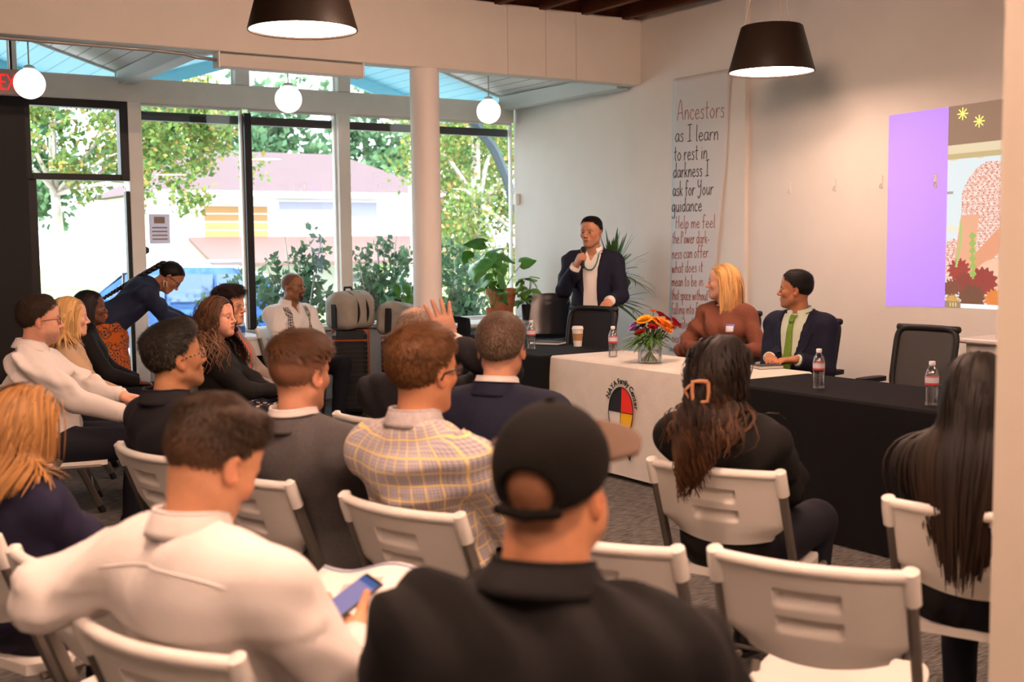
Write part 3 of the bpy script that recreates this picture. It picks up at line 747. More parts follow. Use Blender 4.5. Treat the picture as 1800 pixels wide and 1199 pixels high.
m = MB(); m.box(-5, 7.3, -5, 10.9, -.12, 0); struct('floor', m, carpet())
m = MB(); m.box(7.14, 7.34, -5, 7.30, 0, 4.2); m.box(7.10, 7.34, 7.30, 8.83, 0, 4.2); m.box(7.14, 7.34, 8.83, 10.9, 0, 4.2); struct('wall_right', m, WALL)
m = MB(); m.box(-5.2, -5, -5, 12, 0, 4.2); struct('wall_left', m, WALL)
m = MB(); m.box(-5.2, 7.34, -5.2, -5, 0, 4.2); struct('wall_back', m, WALL)
# beam over the window bay, with its soffit; wooden roof above
m = MB(); m.box(-5, 7.1, 8.664, 8.83, 3.0, 3.6, .006); struct('trim_1', m, mat('beam_paint', (.72, .69, .62), .7, var=.03, vs=3, bump=.05, bs=60))
CW = mat('ceiling_wood', (.16, .05, .018), .6, var=.45, vs=3, stretch=(14, 1, 1), bump=.3, bs=10)
m = MB(); m.box(-5.2, 7.34, -5.2, 8.83, 3.78, 3.9); ceil = struct('ceiling', m, CW)
m = MB(); m.box(-5, 7.14, 8.72, 8.83, 3.6, 3.9); struct('trim_14', m, CW)
rm = MB(); rm.box(-.03, .03, -5, 8.66, 3.58, 3.78); rme = rm.mesh('rafter')
RW = mat('rafter_wood', (.10, .032, .012), .6, var=.4, vs=4, stretch=(6, .6, 6))
rme.materials.append(RW)
for i in range(26):
    o = bpy.data.objects.new('rafter', rme); COL.objects.link(o); o.parent = ceil; o.location = (-4.6+.46*i, 0, 0)
# window bay: folded roof of boards, valley beams, header, posts
Vz = 3.10; SL = .31
def zroof(X): return Vz+SL*min(abs(X-2.97-4.12*k) for k in (-2, -1, 0, 1, 2))
BOARD = stripe_mat('white_boards', (.80, .81, .79), (.35, .36, .36), 9.0, 'X', .1, .6)
BLUEB = stripe_mat('blue_boards', (.20, .52, .66), (.10, .30, .40), 7.5, 'X', .09, .6)
def roof_slab(x0, x1, y0, y1, t, mname, ma, parent=None):
    m = MB(); m.prism([(x0, y0, zroof(x0+1e-4 if x0 < x1 else x0)), (x1, y0, zroof(x1)), (x1, y0, zroof(x1)+t), (x0, y0, zroof(x0)+t)], (0, y1-y0, 0))
    return struct(mname, m, ma, parent)
pk = [-1.15, .91, 2.97, 5.03, 7.09]
root = None
for a, b in zip([-5.0]+pk, pk+[7.34]):
    o = roof_slab(a, b, 8.83, 10.93, .1, 'ceiling_board_slope' if root else 'ceiling_bay', BOARD, root)
    root = root or o
eave = None
for a, b in zip([-3.2]+pk, pk+[9.15, ]):
    o = roof_slab(a, b, 10.94, 12.3, .06, 'eave_boards' if eave else 'trim_2', BLUEB, eave); eave = eave or o
fb = mat('fascia_blue', (.22, .55, .66), .6)
for a, b in zip(pk, pk[1:]):
    m = MB(); m.prism([(a, 12.3, zroof(a)-.13), (b, 12.3, zroof(b)-.13), (b, 12.3, zroof(b)+.1), (a, 12.3, zroof(a)+.1)], (0, .04, 0)); m.build('fascia', fb, eave)
VB = mat('valley_beam', (.62, .66, .62), .6)
for i, x in enumerate((-1.15, 2.97, 7.02)):
    m = MB(); m.box(x-.07, x+.07, 8.84, 10.9, 2.98 if x > 7 else 3.0, Vz+.02, .004); struct('trim_%d' % (3+i), m, VB)
m = MB(); m.box(-5, 7.12, 10.86, 11.0, 2.845, 3.06, .004); struct('trim_6', m, TRIMW)          # header
for i, (x0, x1, z0, z1) in enumerate(((2.965, 3.085, 0, 2.85), (5.023, 5.148, 0, 2.85), (3.98, 4.118, 3.06, 3.45), (5.031, 5.167, 3.06, 3.74), (2.0, 2.05, 3.06, 3.42))):
    m = MB(); m.box(x0, x1, 10.84, 10.99, z0, z1, .004); struct('trim_%d' % (7+i), m, TRIMW)
m = MB(); m.box(3.085, 7.14, 10.87, 11.03, 0, .70); m.box(3.085, 7.14, 10.80, 11.06, .70, .74, .005); struct('wall_front', m, mat('sill_paint', (.5, .52, .53), .5))
# big panes
def window(n, x0, x1, z0, z1, frame, w=.03, glass=True, y=10.93, mullion=None):
    m = MB()
    for a, b, c, d in ((x0, x0+w, z0, z1), (x1-w, x1, z0, z1), (x0+w, x1-w, z0, z0+w), (x0+w, x1-w, z1-w, z1)): m.box(a, b, y-.03, y+.03, c, d, .003)
    o = struct('window_%d' % n, m, frame)
    g = MB(); g.box(x0+w, x1-w, y-.004, y+.004, z0+w, z1-w); g.build('pane', PANE, o)
    return o
window(1, 3.085, 4.053, .74, 2.845, TRIMW, .018); window(2, 4.118, 5.023, .74, 2.845, TRIMW, .018); window(3, 5.148, 7.12, .74, 2.845, TRIMW, .018)
m = MB(); m.box(4.053, 4.121, 10.84, 10.98, .74, 2.80, .004); struct('trim_12', m, BLACK)
m = MB(); m.box(3.09, 5.02, 10.985, 11.05, 2.705, 2.785, .004); m.box(5.15, 7.12, 10.985, 11.05, 2.705, 2.785, .004); struct('trim_13', m, BLACK)
def clere(n, xs):
    m = MB(); w = .02; y = 10.93
    top = [(x, y, zroof(x)-.01) for x in xs]; poly = [(xs[0], y, 3.06)]+top+[(xs[-1], y, 3.06)]
    g = MB(); g.prism(poly, (0, .006, 0)); fr = MB(); P = poly+[poly[0]]
    for a, b in zip(P, P[1:]): fr.tube([Vector(a)+Vector((0, .003, 0)), Vector(b)+Vector((0, .003, 0))], .012, 4)
    o = struct('window_%d' % n, fr, TRIMW); g.build('pane', PANE, o)
clere(4, [2.05, 2.9]); clere(5, [3.09, 3.98]); clere(6, [4.118, 5.03]); clere(7, [5.167, 7.03]); clere(8, [-.9, .91, 2.0])
# black-framed glass door with transom, dark panel beside it
m = MB()
for a, b, c, d in ((2.09, 2.135, 2.14, 2.845), (2.89, 2.965, 2.14, 2.845), (2.135, 2.89, 2.775, 2.845), (2.135, 2.89, 2.14, 2.195)): m.box(a, b, 10.84, 10.96, c, d, .004)
for a, b, c, d in ((2.095, 2.17, 0, 2.14), (2.93, 2.965, 0, 2.05), (2.17, 2.93, 0, .16)): m.box(a, b, 10.86, 10.94, c, d, .004)
door = struct('door_1', m, BLACK)
g = MB(); g.box(2.135, 2.89, 10.9, 10.908, 2.195, 2.775); g.build('transom_pane', PANE, door)
g = MB(); g.box(2.17, 2.93, 10.9, 10.908, .16, 2.14); g.build('door_pane', PANE, door)
g = MB(); g.tube([(2.86, 10.84, .95), (2.86, 10.79, .97), (2.86, 10.79, 1.3), (2.86, 10.84, 1.32)], .012, 8); g.build('handle', mat('steel', (.5, .5, .5), .3, 1), door, True)
m = MB(); m.box(-5, 2.09, 10.82, 10.98, 0, 2.845); struct('wall_front_dark', m, mat('dark_panel', (.012, .012, .013), .6))
# round column under the beam, near pillar on the right
m = MB(); m.lathe([(.135, 0), (.135, .04), (.122, .05), (.122, 3.0)], 40, (4.846, 8.75, 0)); struct('column', m, mat('column_paint', (.82, .79, .75), .6), smooth=40)
m = MB(); m.box(2.2, 2.62, 1.08, 1.515, 0, 3.9, .004); struct('pillar', m, mat('pillar_paint', (.62, .56, .47), .8, var=.02, vs=4))
m = MB(); m.box(7.125, 7.14, -5, 7.3, 0, .1, .003); struct('baseboard_right', m, TRIMW)
# seams and marks on the beam: vertical panel joints
m = MB()
for x in (5.62, 6.02, 6.35): m.box(x, x+.004, 8.661, 8.664, 3.0, 3.6)
m.build('panel_joint', mat('joint', (.5, .46, .4), .8), bpy.data.objects['trim_1'])
# roller-shade box under the beam, conduit
t = thing('shade_box', 'long white box mounted under the beam above the windows', 'box', (3.65, 8.72, 2.885))
m = MB(); m.box(-.585, .585, -.06, .06, 0, .1, .006); m.build('housing', mat('white_box', (.66, .63, .57), .5), t)
for a, b in ((-.6, -.585), (.585, .6)): m = MB(); m.box(a, b, -.065, .065, -.004, .112, .002); m.build('end_cap', TRIMW, t)
m = MB(); m.tube([(-4.9, 8.70, 2.975), (1.5, 8.70, 2.975), (2.55, 8.70, 2.972), (2.8, 8.70, 2.965), (2.9, 8.70, 2.945), (3.05, 8.70, 2.94)], .013, 8)
tag(m.build('conduit', mat('conduit_grey', (.38, .37, .36), .45, .4), smooth=True), 'thin grey conduit running along the underside of the beam', 'conduit')
# small switch box on the bay wall
t = thing('wall_box', 'small white electrical box low beside the last window', 'box', (7.12, 10.82, 2.02))
m = MB(); m.box(-.03, .02, -.035, .035, -.06, .06, .006); m.build('cover', TRIMW, t)
# wall hooks
for i, (y, z) in enumerate(((6.821, 1.974), (6.351, 1.976), (5.903, 1.977), (5.427, 1.963))):
    m = MB(); m.box(7.134, 7.14, y-.012, y+.012, z-.05, z+.05, .003); m.tube([(7.134, y, z-.01), (7.115, y, z-.02), (7.112, y, z-.035), (7.118, y, z-.042)], .004, 6)
    tag(m.build('wall_hook', mat('hook_clear', (.70, .67, .62), .4), smooth=30), ('clear adhesive wall hook nearest the handwritten banner', 'clear adhesive wall hook between the banner and the projection, second from the banner', 'clear adhesive wall hook just outside the purple projected panel', 'clear adhesive wall hook inside the purple projected panel')[i], 'hook', 'adhesive hooks on the right wall')
# exit sign
t = thing('exit_sign', 'red lettered exit sign above the dark panel by the door', 'sign', (2.13, 10.4, 2.90))
m = MB(); m.box(-.36, 0, -.02, .02, -.11, .1, .008); m.build('housing', mat('sign_white', (.42, .28, .26), .5), t)
tx = bpy.data.curves.new('lettering', 'FONT'); tx.body = 'EXIT'; tx.size = .19; tx.align_x = 'CENTER'; tx.extrude = .002
tmp = bpy.data.objects.new('lettering_curve', tx); lme = bpy.data.meshes.new_from_object(tmp); bpy.data.objects.remove(tmp); bpy.data.curves.remove(tx)
lo = link('lettering', lme, None, t); lo.location = (-.2, -.024, -.07); lo.rotation_euler = (PI/2, 0, 0); lo.scale = (.56, 1, 1); lme.materials.append(mat('exit_red', (.7, .02, .02), .5, emit=.45, ecol=(.9, .03, .02)))
m = MB(); m.tube([(-.21, 0, .1), (-.21, 0, .45)], .01, 6); m.build('stem', BLACK, t)
# ------------------------------------------------------------------ lamps
def pendant(x, y, label):
    t = thing('pendant_lamp', label, 'lamp', (x, y, 2.73), 0, 'large black drum pendant lamps')
    m = MB(); m.lathe([(.300, 0), (.302, .004), (.215, .315), (.205, .322), (.0, .322)], 48, cap=False); m.lathe([(.292, .002), (.208, .31), (.0, .312)], 48, cap=False)
    m.lathe([(.300, 0), (.292, .002)], 48, cap=False)
    m.build('shade', mat('pendant_black', (.022, .015, .010), .42), t, 40)
    m = MB(); m.lathe([(.0, .012), (.288, .012), (.288, .02), (0, .02)], 48, cap=False); m.build('diffuser', mat('pendant_light', (1, .9, .8), .5, emit=LAMP, ecol=LAMPC), t)
    for k in range(3):
        a = 2*PI*k/3+.4; m = MB(); m.tube([(.19*math.cos(a), .19*math.sin(a), .32), (.05*math.cos(a), .05*math.sin(a), 1.0)], .003, 5); m.build('wire', mat('lamp_wire', (.6, .55, .5), .4), t)
    m = MB(); m.lathe([(.0, .98), (.08, .98), (.08, 1.03), (0, 1.03)], 20, cap=False); m.build('canopy', BLACK, t)
pendant(2.648, 6.147, 'black drum pendant lamp cut by the top edge before the beam')
pendant(6.146, 6.06, 'black drum pendant lamp hanging by the right wall near the banner')
for k, (x, y) in enumerate(((-.85, 6.1), (2.65, 1.9), (6.15, 1.9), (-.85, 1.9), (2.65, -2.3), (-.85, -2.3), (6.15, -2.3))):  # more pendants added outside the frame to raise the room's brightness
    pendant(x, y, ('added unseen drum pendant lamp on the left beyond the frame', 'added unseen drum pendant lamp above the audience chairs', 'added unseen drum pendant lamp by the right wall behind the pillar', 'added unseen drum pendant lamp to the left of the camera', 'added unseen drum pendant lamp behind the camera', 'added unseen drum pendant lamp in the far left back corner', 'added unseen drum pendant lamp in the far right back corner')[k])
for i, x in enumerate((1.978, 4.154, 6.258)):
    t = thing('globe_lamp', ('white glass globe lamp hanging before the exit sign', 'white glass globe lamp in the middle of the window bay', 'white glass globe lamp nearest the pale end wall of the window bay')[i], 'lamp', (x, 10.0, 2.845), 0, 'white globe lamps in the window bay')
    m = MB(); m.ell((0, 0, 0), (.12, .12, .12), 28, 18); m.build('globe', mat('globe_glass', (.9, .88, .84), .3, emit=.85, ecol=(1, .96, .88)), t, True)
    m = MB(); m.lathe([(.03, .112), (.045, .118), (.045, .132), (.02, .145)], 20); m.build('cap', mat('cap_white', (.6, .6, .58), .4), t, 30)
    zt = zroof(x)-2.845; m = MB(); m.tube([(0, 0, .14), (0, 0, zt)], .006, 8); m.build('stem', mat('stem_white', (.55, .53, .48), .4), t)
    m = MB(); m.lathe([(.05, zt-.03), (.05, zt)], 16); m.build('canopy', TRIMW, t)

# added fill lights under the ceiling, out of view, to brighten the room
for k, (x, y) in enumerate(((.6, 2.3), (3.9, 4.6), (.4, -.8), (2.5, -.1))):
    t = thing('fill_strip', ('added unseen fill light over the left rows of chairs', 'added unseen fill light over the rows before the panel', 'added unseen fill light above the camera', 'added unseen fill light beside the pillar')[k], 'lamp', (x, y, 3.46), 0, 'added fill lights under the ceiling')
    m = MB(); m.box(-.6, .6, -.05, .05, .05, .12, .01); m.build('housing', TRIMW, t)
    m = MB(); m.box(-.58, .58, -.045, .045, 0, .05, .015); m.build('diffuser', mat('fill_glow', (1, .9, .8), .5, emit=FILL, ecol=LAMPC), t)
# ================================================================== furniture
WPL = mat('chair_white_plastic', (.70, .67, .62), .42, bump=.03, bs=300)
FRM = mat('chair_grey_frame', (.13, .115, .10), .45, .3)
RUB = mat('rubber', (.012, .012, .012), .7)
def chair_meshes():
    M_ = {}
    ux = lambda z: (.82-z)*.40
    def back(a, b):
        z = .815-.235*b; t = 2*a-1; hw = .222-.055*sstep(b, .72, 1.0)**1.0; y = t*hw; z -= .022*(1-t*t)*sstep(b, .6, 1)
        x = ux(z)-.045*(1-t*t)
        for zc, hh in ((.735, .024), (.665, .022)):
            if abs(y) < .078: 
                q = (zc+hh-z)/(2*hh)
                if 0 <= q <= 1: x += .030*(1-q)**.8*min(1, (.078-abs(y))/.006)
        return (x-.008, y, z)
    mb = MB(); mb.slab(back, 60, 48, lambda a, b: (.022, 0, .004))
    pts = [(ux(.82)-.045*(1-t*t), t*.222, .818) for t in np.linspace(-1, 1, 19)]; mb.tube(pts, .0155, 10)
    for s in (-1, 1):
        mb.tube([(ux(.832)-.002, s*.226, .836), (ux(.82)-.002, s*.226, .832), (ux(.80), s*.226, .80), (ux(.75), s*.226, .752), (ux(.748), s*.226, .748)], [.008, .0195, .021, .021, .016], 12)
    M_['backrest'] = (mb.mesh('backrest', 45), WPL)
    mb = MB(); mb.slab(lambda a, b: (.10+.40*a, (2*b-1)*(.205-.03*abs(2*a-1)**4), .452-.012*math.sin(PI*a)*math.sin(PI*b)), 14, 14, (0, 0, -.026)); M_['seat'] = (mb.mesh('seat', 40), WPL)
    for s, n in ((-1, 'upright'), (1, 'upright')):
        mb = MB(); mb.tube([(ux(.76), s*.226, .76), (ux(.45), s*.226, .45), (.335, s*.226, .03)], .0135, 8, True, (1, 1.5)); M_[n+str(s)] = (mb.mesh('upright', 40), FRM)
        mb = MB(); mb.tube([(.27, s*.205, .47), (.12, s*.205, .25), (-.06, s*.205, .025)], .0125, 8, True, (1, 1.4)); M_['rear_leg'+str(s)] = (mb.mesh('rear_leg', 40), FRM)
        mb = MB(); mb.tube([(.12, s*.212, .425), (.47, s*.212, .425)], .011, 6); M_['seat_rail'+str(s)] = (mb.mesh('seat_rail', 40), FRM)
        mb = MB(); mb.tube([(.345, s*.226, .0), (.33, s*.226, .04)], .02, 8); M_['foot_cap'+str(s)] = (mb.mesh('foot_cap', 40), RUB)
        mb = MB(); mb.tube([(-.068, s*.205, .0), (-.052, s*.205, .035)], .019, 8); M_['rear_cap'+str(s)] = (mb.mesh('foot_cap', 40), RUB)
    mb = MB(); mb.tube([(.295, -.22, .13), (.295, .22, .13)], .009, 8); M_['front_bar'] = (mb.mesh('cross_bar', 40), FRM)
    mb = MB(); mb.tube([(.02, -.2, .12), (.02, .2, .12)], .009, 8); M_['rear_bar'] = (mb.mesh('cross_bar', 40), FRM)
    for me, ma in M_.values(): me.materials.append(ma)
    return M_
CHM = chair_meshes()
def folding_chair(x, y, face, label):
    t = thing('folding_chair', label, 'chair', (x, y, 0), math.radians(face), 'white folding chairs of the audience')
    for me, _ in CHM.values():
        o = bpy.data.objects.new(me.name.split('.')[0], me); COL.objects.link(o); o.parent = t
    return t
def seat_at(p, label, dx=-.215):
    c, s = math.cos(math.radians(p.facing)), math.sin(math.radians(p.facing)); return folding_chair(p.loc[0]+c*dx, p.loc[1]+s*dx, p.facing, label)
for a in ((2.02, 1.86, 28, 'empty white folding chair at lower right beside the pillar'), (1.739, 2.312, 26, 'white folding chair between the man in the cap and the empty chair by the pillar'),
          (.61, 2.836, 24, 'empty white folding chair under the elbow of the man with the phone')): folding_chair(*a)
# ---- tables with cloths
TL = mat('table_plastic', (.6, .58, .55), .5)
def folding_table(x0, x1, y0, y1, z, label, loc_axis='Y'):
    t = thing('folding_table', label, 'table', ((x0+x1)/2, (y0+y1)/2, 0), 0, 'folding tables in the room'); hx, hy = (x1-x0)/2, (y1-y0)/2
    m = MB(); m.box(-hx, hx, -hy, hy, z-.04, z, .012); m.build('tabletop', TL, t)
    for sx in (-1, 1):
        for sy in (-1, 1):
            m = MB(); m.tube([(sx*(hx-.08), sy*(hy-.12), z-.04), (sx*(hx-.06), sy*(hy-.10), 0)], .014, 8); m.build('leg', FRM, t, True)
    return t
def cloth(name, x0, x1, y0, y1, z, m, label, cat='tablecloth', low=.015, seed=1, fold=.02, openback=True):
    """draped cloth: flat top, sides falling in soft folds"""
    r = random.Random(seed); hx, hy = (x1-x0)/2, (y1-y0)/2; cx, cy = (x0+x1)/2, (y0+y1)/2; mb = MB(); n = 34
    per = []
    for i in range(n): per.append((-1, 1-2*i/n))
    for i in range(12): per.append((-1+2*i/12, -1))
    for i in range(n): per.append((1, -1+2*i/n))
    for i in range(12): per.append((1-2*i/12, 1))
    N = len(per); rows = [(0.0, 0), (.006, .004), (.014, .012), (.016, .03)]+[(.018+.03*q, .03+(z-low-.03)*q) for q in np.linspace(.1, 1, 12)]
    V = []; ph = [r.uniform(0, 6.28) for _ in range(4)]
    for j, (o, d) in enumerate(rows):
        q = d/z
        for i, (a, b) in enumerate(per):
            w = fold*q**1.3*(math.sin(i*.55+ph[0])+.6*math.sin(i*1.1+ph[1])+.5*math.sin(i*.23+ph[2]))
            corner = abs(a) > .98 and abs(b) > .96; nx = a if abs(a) > .999 else 0; ny = b if abs(b) > .999 else 0; l = math.hypot(nx, ny) or 1
            oo = o+max(w, -.012)*(.8 if j > 3 else 0)
            if openback and nx > 0 and abs(b) < .97: d = min(d, .13)
            elif j: d = rows[j][1]
            V.append((a*hx+nx/l*oo, b*hy+ny/l*oo, z+.002-d-(0.02*math.sin(i*.4+ph[3])*q**4 if low > .03 else 0)))
    F = [(j*N+i, j*N+(i+1) % N, (j+1)*N+(i+1) % N, (j+1)*N+i) for j in range(len(rows)-1) for i in range(N)]; F.append(tuple(range(N)))
    mb.add(V, F); me = mb.mesh(name, 35); o = link(name, me, m); o.location = (cx, cy, 0); tag(o, label, cat)
    return o
CW_ = mat('cloth_cream', (.62, .58, .52), .85, var=.05, vs=9, bump=.12, bs=40); CB_ = mat('cloth_black', (.0065, .006, .0065), .9, var=.1, vs=8, spec=.15)
folding_table(4.80, 5.40, 5.02, 6.80, .745, 'folding table under the cream cloth with the round emblem')
wc = cloth('tablecloth', 4.78, 5.42, 5.0, 6.82, .752, CW_, 'cream tablecloth with a four-colour round emblem on its front', low=.03, seed=4, fold=.004)
folding_table(4.68, 5.34, 3.05, 4.92, .745, 'folding table under the black cloth nearest the pillar')
cloth('tablecloth', 4.65, 5.36, 3.02, 4.96, .75, CB_, 'black tablecloth on the table nearest the pillar', low=.012, seed=2)
folding_table(4.74, 5.38, 6.88, 8.44, .745, 'folding table under the black cloth in front of the standing speaker')
cloth('tablecloth', 4.71, 5.41, 6.86, 8.47, .75, CB_, 'black tablecloth on the table in front of the standing speaker', low=.012, seed=3)
# ---- emblem on the cloth front (flat print), face looks toward -X
EX = 0
def ex(z): return 4.78-.018-.03*max(0, (.754-z-.03)/.692)-.010
def flat(name, pts2, col, parent, dx=0.0, rough=.85):
    """polygon of (right, up) offsets on the cloth front: right in the picture is -Y"""
    m = MB(); m.prism([(ex(.45+b)-dx, 5.99-a, .45+b) for a, b in pts2], (.0012, 0, 0)); return m.build(name, mat('print_%d_%d_%d' % tuple(int(999*c) for c in col), col, rough), parent)
em = thing('emblem', 'round four-colour emblem with feathers and arched lettering on the cream cloth', 'emblem')
RX, RY = .126, .163
def quad(a0, a1): return [(0, 0)]+[(RX*math.cos(a), RY*math.sin(a)) for a in np.linspace(a0, a1, 16)]
for nm, a0, c in (('red_quarter', 0, (.75, .03, .02)), ('black_quarter', PI/2, (.012, .014, .018)), ('white_quarter', PI, (.66, .63, .6)), ('yellow_quarter', 1.5*PI, (.80, .46, .01))): flat(nm, quad(a0, a0+PI/2), c, em, .004)
K_ = (.012, .012, .014)
m = MB(); m.tube([(ex(.45+RY*math.sin(a))-.006, 5.99-RX*math.cos(a), .45+RY*math.sin(a)) for a in np.linspace(0, 2*PI, 49)], .0026, 5, False); m.tube([(ex(.45)-.0065, 5.99+RX, .45), (ex(.45)-.0065, 5.99-RX, .45)], .002, 5); m.tube([(ex(.45+RY)-.0065, 5.99, .45+RY), (ex(.45-RY)-.0065, 5.99, .45-RY)], .0015, 5); m.build('outline', mat('print_line', K_, .85), em)
def feather(x, y, L, n):
    pts = [(x-.004, y), (x+.004, y)]+[(x+.017, y-L*.3), (x+.017, y-L*.68), (x, y-L*.72), (x-.017, y-L*.68), (x-.017, y-L*.3)]; pts = [pts[1], pts[2], pts[3], pts[4], pts[5], pts[6], pts[0]]
    flat('feather', pts, (.60, .57, .54), em, .003); flat('feather_tip', [(x+.017, y-L*.67), (x+.012, y-L*.92), (x+.002, y-L), (x-.014, y-L*.9), (x-.017, y-L*.68)], K_, em, .0045)
    m = MB(); m.tube([(ex(.45+y)-.005, 5.99-x, .45+y), (ex(.45+y-L*.75)-.005, 5.99-x, .45+y-L*.75)], .0012, 4); m.build('feather_quill', mat('print_line', K_, .85), em)
feather(.105, -.115, .19, 0); feather(.085, -.135, .15, 1); feather(-.118, -.075, .15, 2)
def arc_text(body, cr, size, a0, a1):
    LT = []
    for ch in body:
        if ch == ' ': LT.append((None, size*.30)); continue
        cu = bpy.data.curves.new('letter', 'FONT'); cu.body = ch; cu.size = size; cu.align_x = 'CENTER'; cu.extrude = .0006; cu.offset = .0012
        ob = bpy.data.objects.new('letter', cu); me = bpy.data.meshes.new_from_object(ob); bpy.data.objects.remove(ob); bpy.data.curves.remove(cu); xs = [v_.co.x for v_ in me.vertices]; LT.append((me, max(xs)-min(xs)+size*.14))
    tot = sum(w for _, w in LT); cx = 0
    for me, w in LT:
        a = a0+(a1-a0)*(cx+w/2)/tot; cx += w
        if me is None: continue
        me.name = 'letter'
        o = link('letter', me, mat('print_line', K_, .85), em)
        tx, tz = RX*cr*math.cos(a), RY*cr*math.sin(a); ta = math.atan2(-RX*math.cos(a)*1.0, RY*math.sin(a)) if False else math.atan2(-RY*math.cos(a), RX*math.sin(a))
        M3 = Matrix(((0, 0, -1), (-1, 0, 0), (0, 1, 0))).to_4x4()       # text plane facing -X, reading toward -Y
        o.matrix_local = Matrix.Translation((ex(.45+tz)-.004, 5.99-tx, .45+tz)) @ M3 @ Matrix.Rotation(ta, 4, 'Z')
arc_text('NAYA Family Center', 1.13, .052, PI*.865, PI*.05)
# ------------------------------------------------------------------ things on the tables
PET = glass_mat('bottle_plastic', (.98, .985, .99), .16, .12); WATER = glass_mat('water_clear', (.97, .98, .985), .05)
def bottle(x, y, z, label):
    t = thing('water_bottle', label, 'bottle', (x, y, z), 0, 'plastic water bottles on the panel tables')
    prof = [(.0, .0), (.026, .0), (.0315, .006)]
    for i in range(6): prof += [(.0318, .012+.014*i), (.0298, .018+.014*i)]
    prof += [(.0318, .1), (.0318, .145), (.031, .152), (.026, .172), (.016, .188), (.0128, .193), (.0128, .2)]
    m = MB(); m.lathe(prof, 28, cap=False); m.build('bottle_body', PET, t, True)
    m = MB(); m.lathe([(.0, .004), (.0285, .006), (.0285, .165), (0, .165)], 20, cap=False); m.build('water', WATER, t, True)
    m = MB(); m.lathe([(.0323, .102), (.0323, .112)], 28, cap=False); m.build('label_band', mat('label_red', (.5, .04, .05), .5), t, True)
    m = MB(); m.lathe([(.0322, .112), (.0322, .138)], 28, cap=False); m.build('label_band', mat('label_pale', (.55, .55, .58), .5), t, True)
    m = MB(); m.lathe([(.0323, .138), (.0323, .146)], 28, cap=False); m.build('label_band', mat('label_pink', (.55, .18, .22), .5), t, True)
    m = MB(); m.lathe([(.0, .197), (.0145, .197), (.015, .2), (.015, .213), (.0135, .216), (0, .216)], 24, cap=False); m.build('cap', mat('cap_plastic', (.7, .7, .7), .4), t, 40)
bottle(4.962, 7.36, .753, 'clear water bottle on the black table in front of the speaker'); bottle(5.04, 6.46, .755, 'clear water bottle on the cream tablecloth left of the flowers')
bottle(4.86, 4.42, .753, 'clear water bottle on the right black table nearer the cream cloth'); bottle(4.79, 3.64, .753, 'clear water bottle on the right black table nearest the pillar')
t = thing('coffee_cup', 'white paper coffee cup with a brown sleeve on the black table', 'cup', (5.36, 7.31, .753)); m = MB(); m.lathe([(0, 0), (.03, 0), (.043, .135), (0, .135)], 28, cap=False); m.build('cup', mat('paper_white', (.72, .7, .66), .6), t, 40)
m = MB(); m.lathe([(.0345, .045), (.0418, .1)], 28, cap=False); m.build('sleeve', mat('sleeve_brown', (.42, .22, .09), .8), t, True)
m = MB(); m.lathe([(0, .133), (.046, .133), (.046, .14), (.042, .143), (.040, .155), (.036, .156), (0, .15)], 28, cap=False); m.build('lid', mat('lid_white', (.75, .74, .72), .4), t, 40)
def notebook(x, y, z, rz, w, d, h, cover, label):
    t = thing('notebook', label, 'notebook', (x, y, z), math.radians(rz)); m = MB(); m.box(-w/2+.004, w/2-.004, -d/2+.004, d/2-.004, .002, h-.002); m.build('pages', mat('paper_edge', (.68, .66, .6), .8), t)
    m = MB(); m.box(-w/2, w/2, -d/2, d/2, h-.003, h, .001); m.build('cover', cover, t); m = MB(); m.box(-w/2, w/2, -d/2, d/2, 0, .003, .001); m.build('back_cover', cover, t)
notebook(5.30, 7.62, .753, 30, .17, .24, .02, mat('book_black', (.015, .015, .016), .5), 'dark notebook on the black table beside the coffee cup')
notebook(5.36, 5.30, .754, 75, .12, .17, .022, mat('book_black', (.015, .015, .016), .5), 'small dark notebook before the seated man with the green tie')
t = thing('drinking_glass', 'small clear drinking glass on the cream cloth by the seated man', 'glass', (5.30, 5.46, .754)); m = MB(); m.lathe([(0, 0), (.028, 0), (.033, .09), (.031, .09), (.026, .006), (0, .006)], 24, cap=False); m.build('tumbler', glass_mat('tumbler_glass', (.9, .92, .92), .12), t, True)
m = MB(); m.lathe([(0, .007), (.0265, .007), (.029, .05), (0, .05)], 20, cap=False); m.build('water', WATER, t, True)
m = MB(); m.slab(lambda a, b: (5.30+.10*a, 5.76+.13*b, .756+.006*math.sin(5*a+3*b)), 6, 6, (0, 0, .0015)); tag(m.build('napkin', mat('paper_white', (.72, .7, .66), .6), smooth=True), 'crumpled white napkin on the cream cloth behind the flowers', 'napkin')
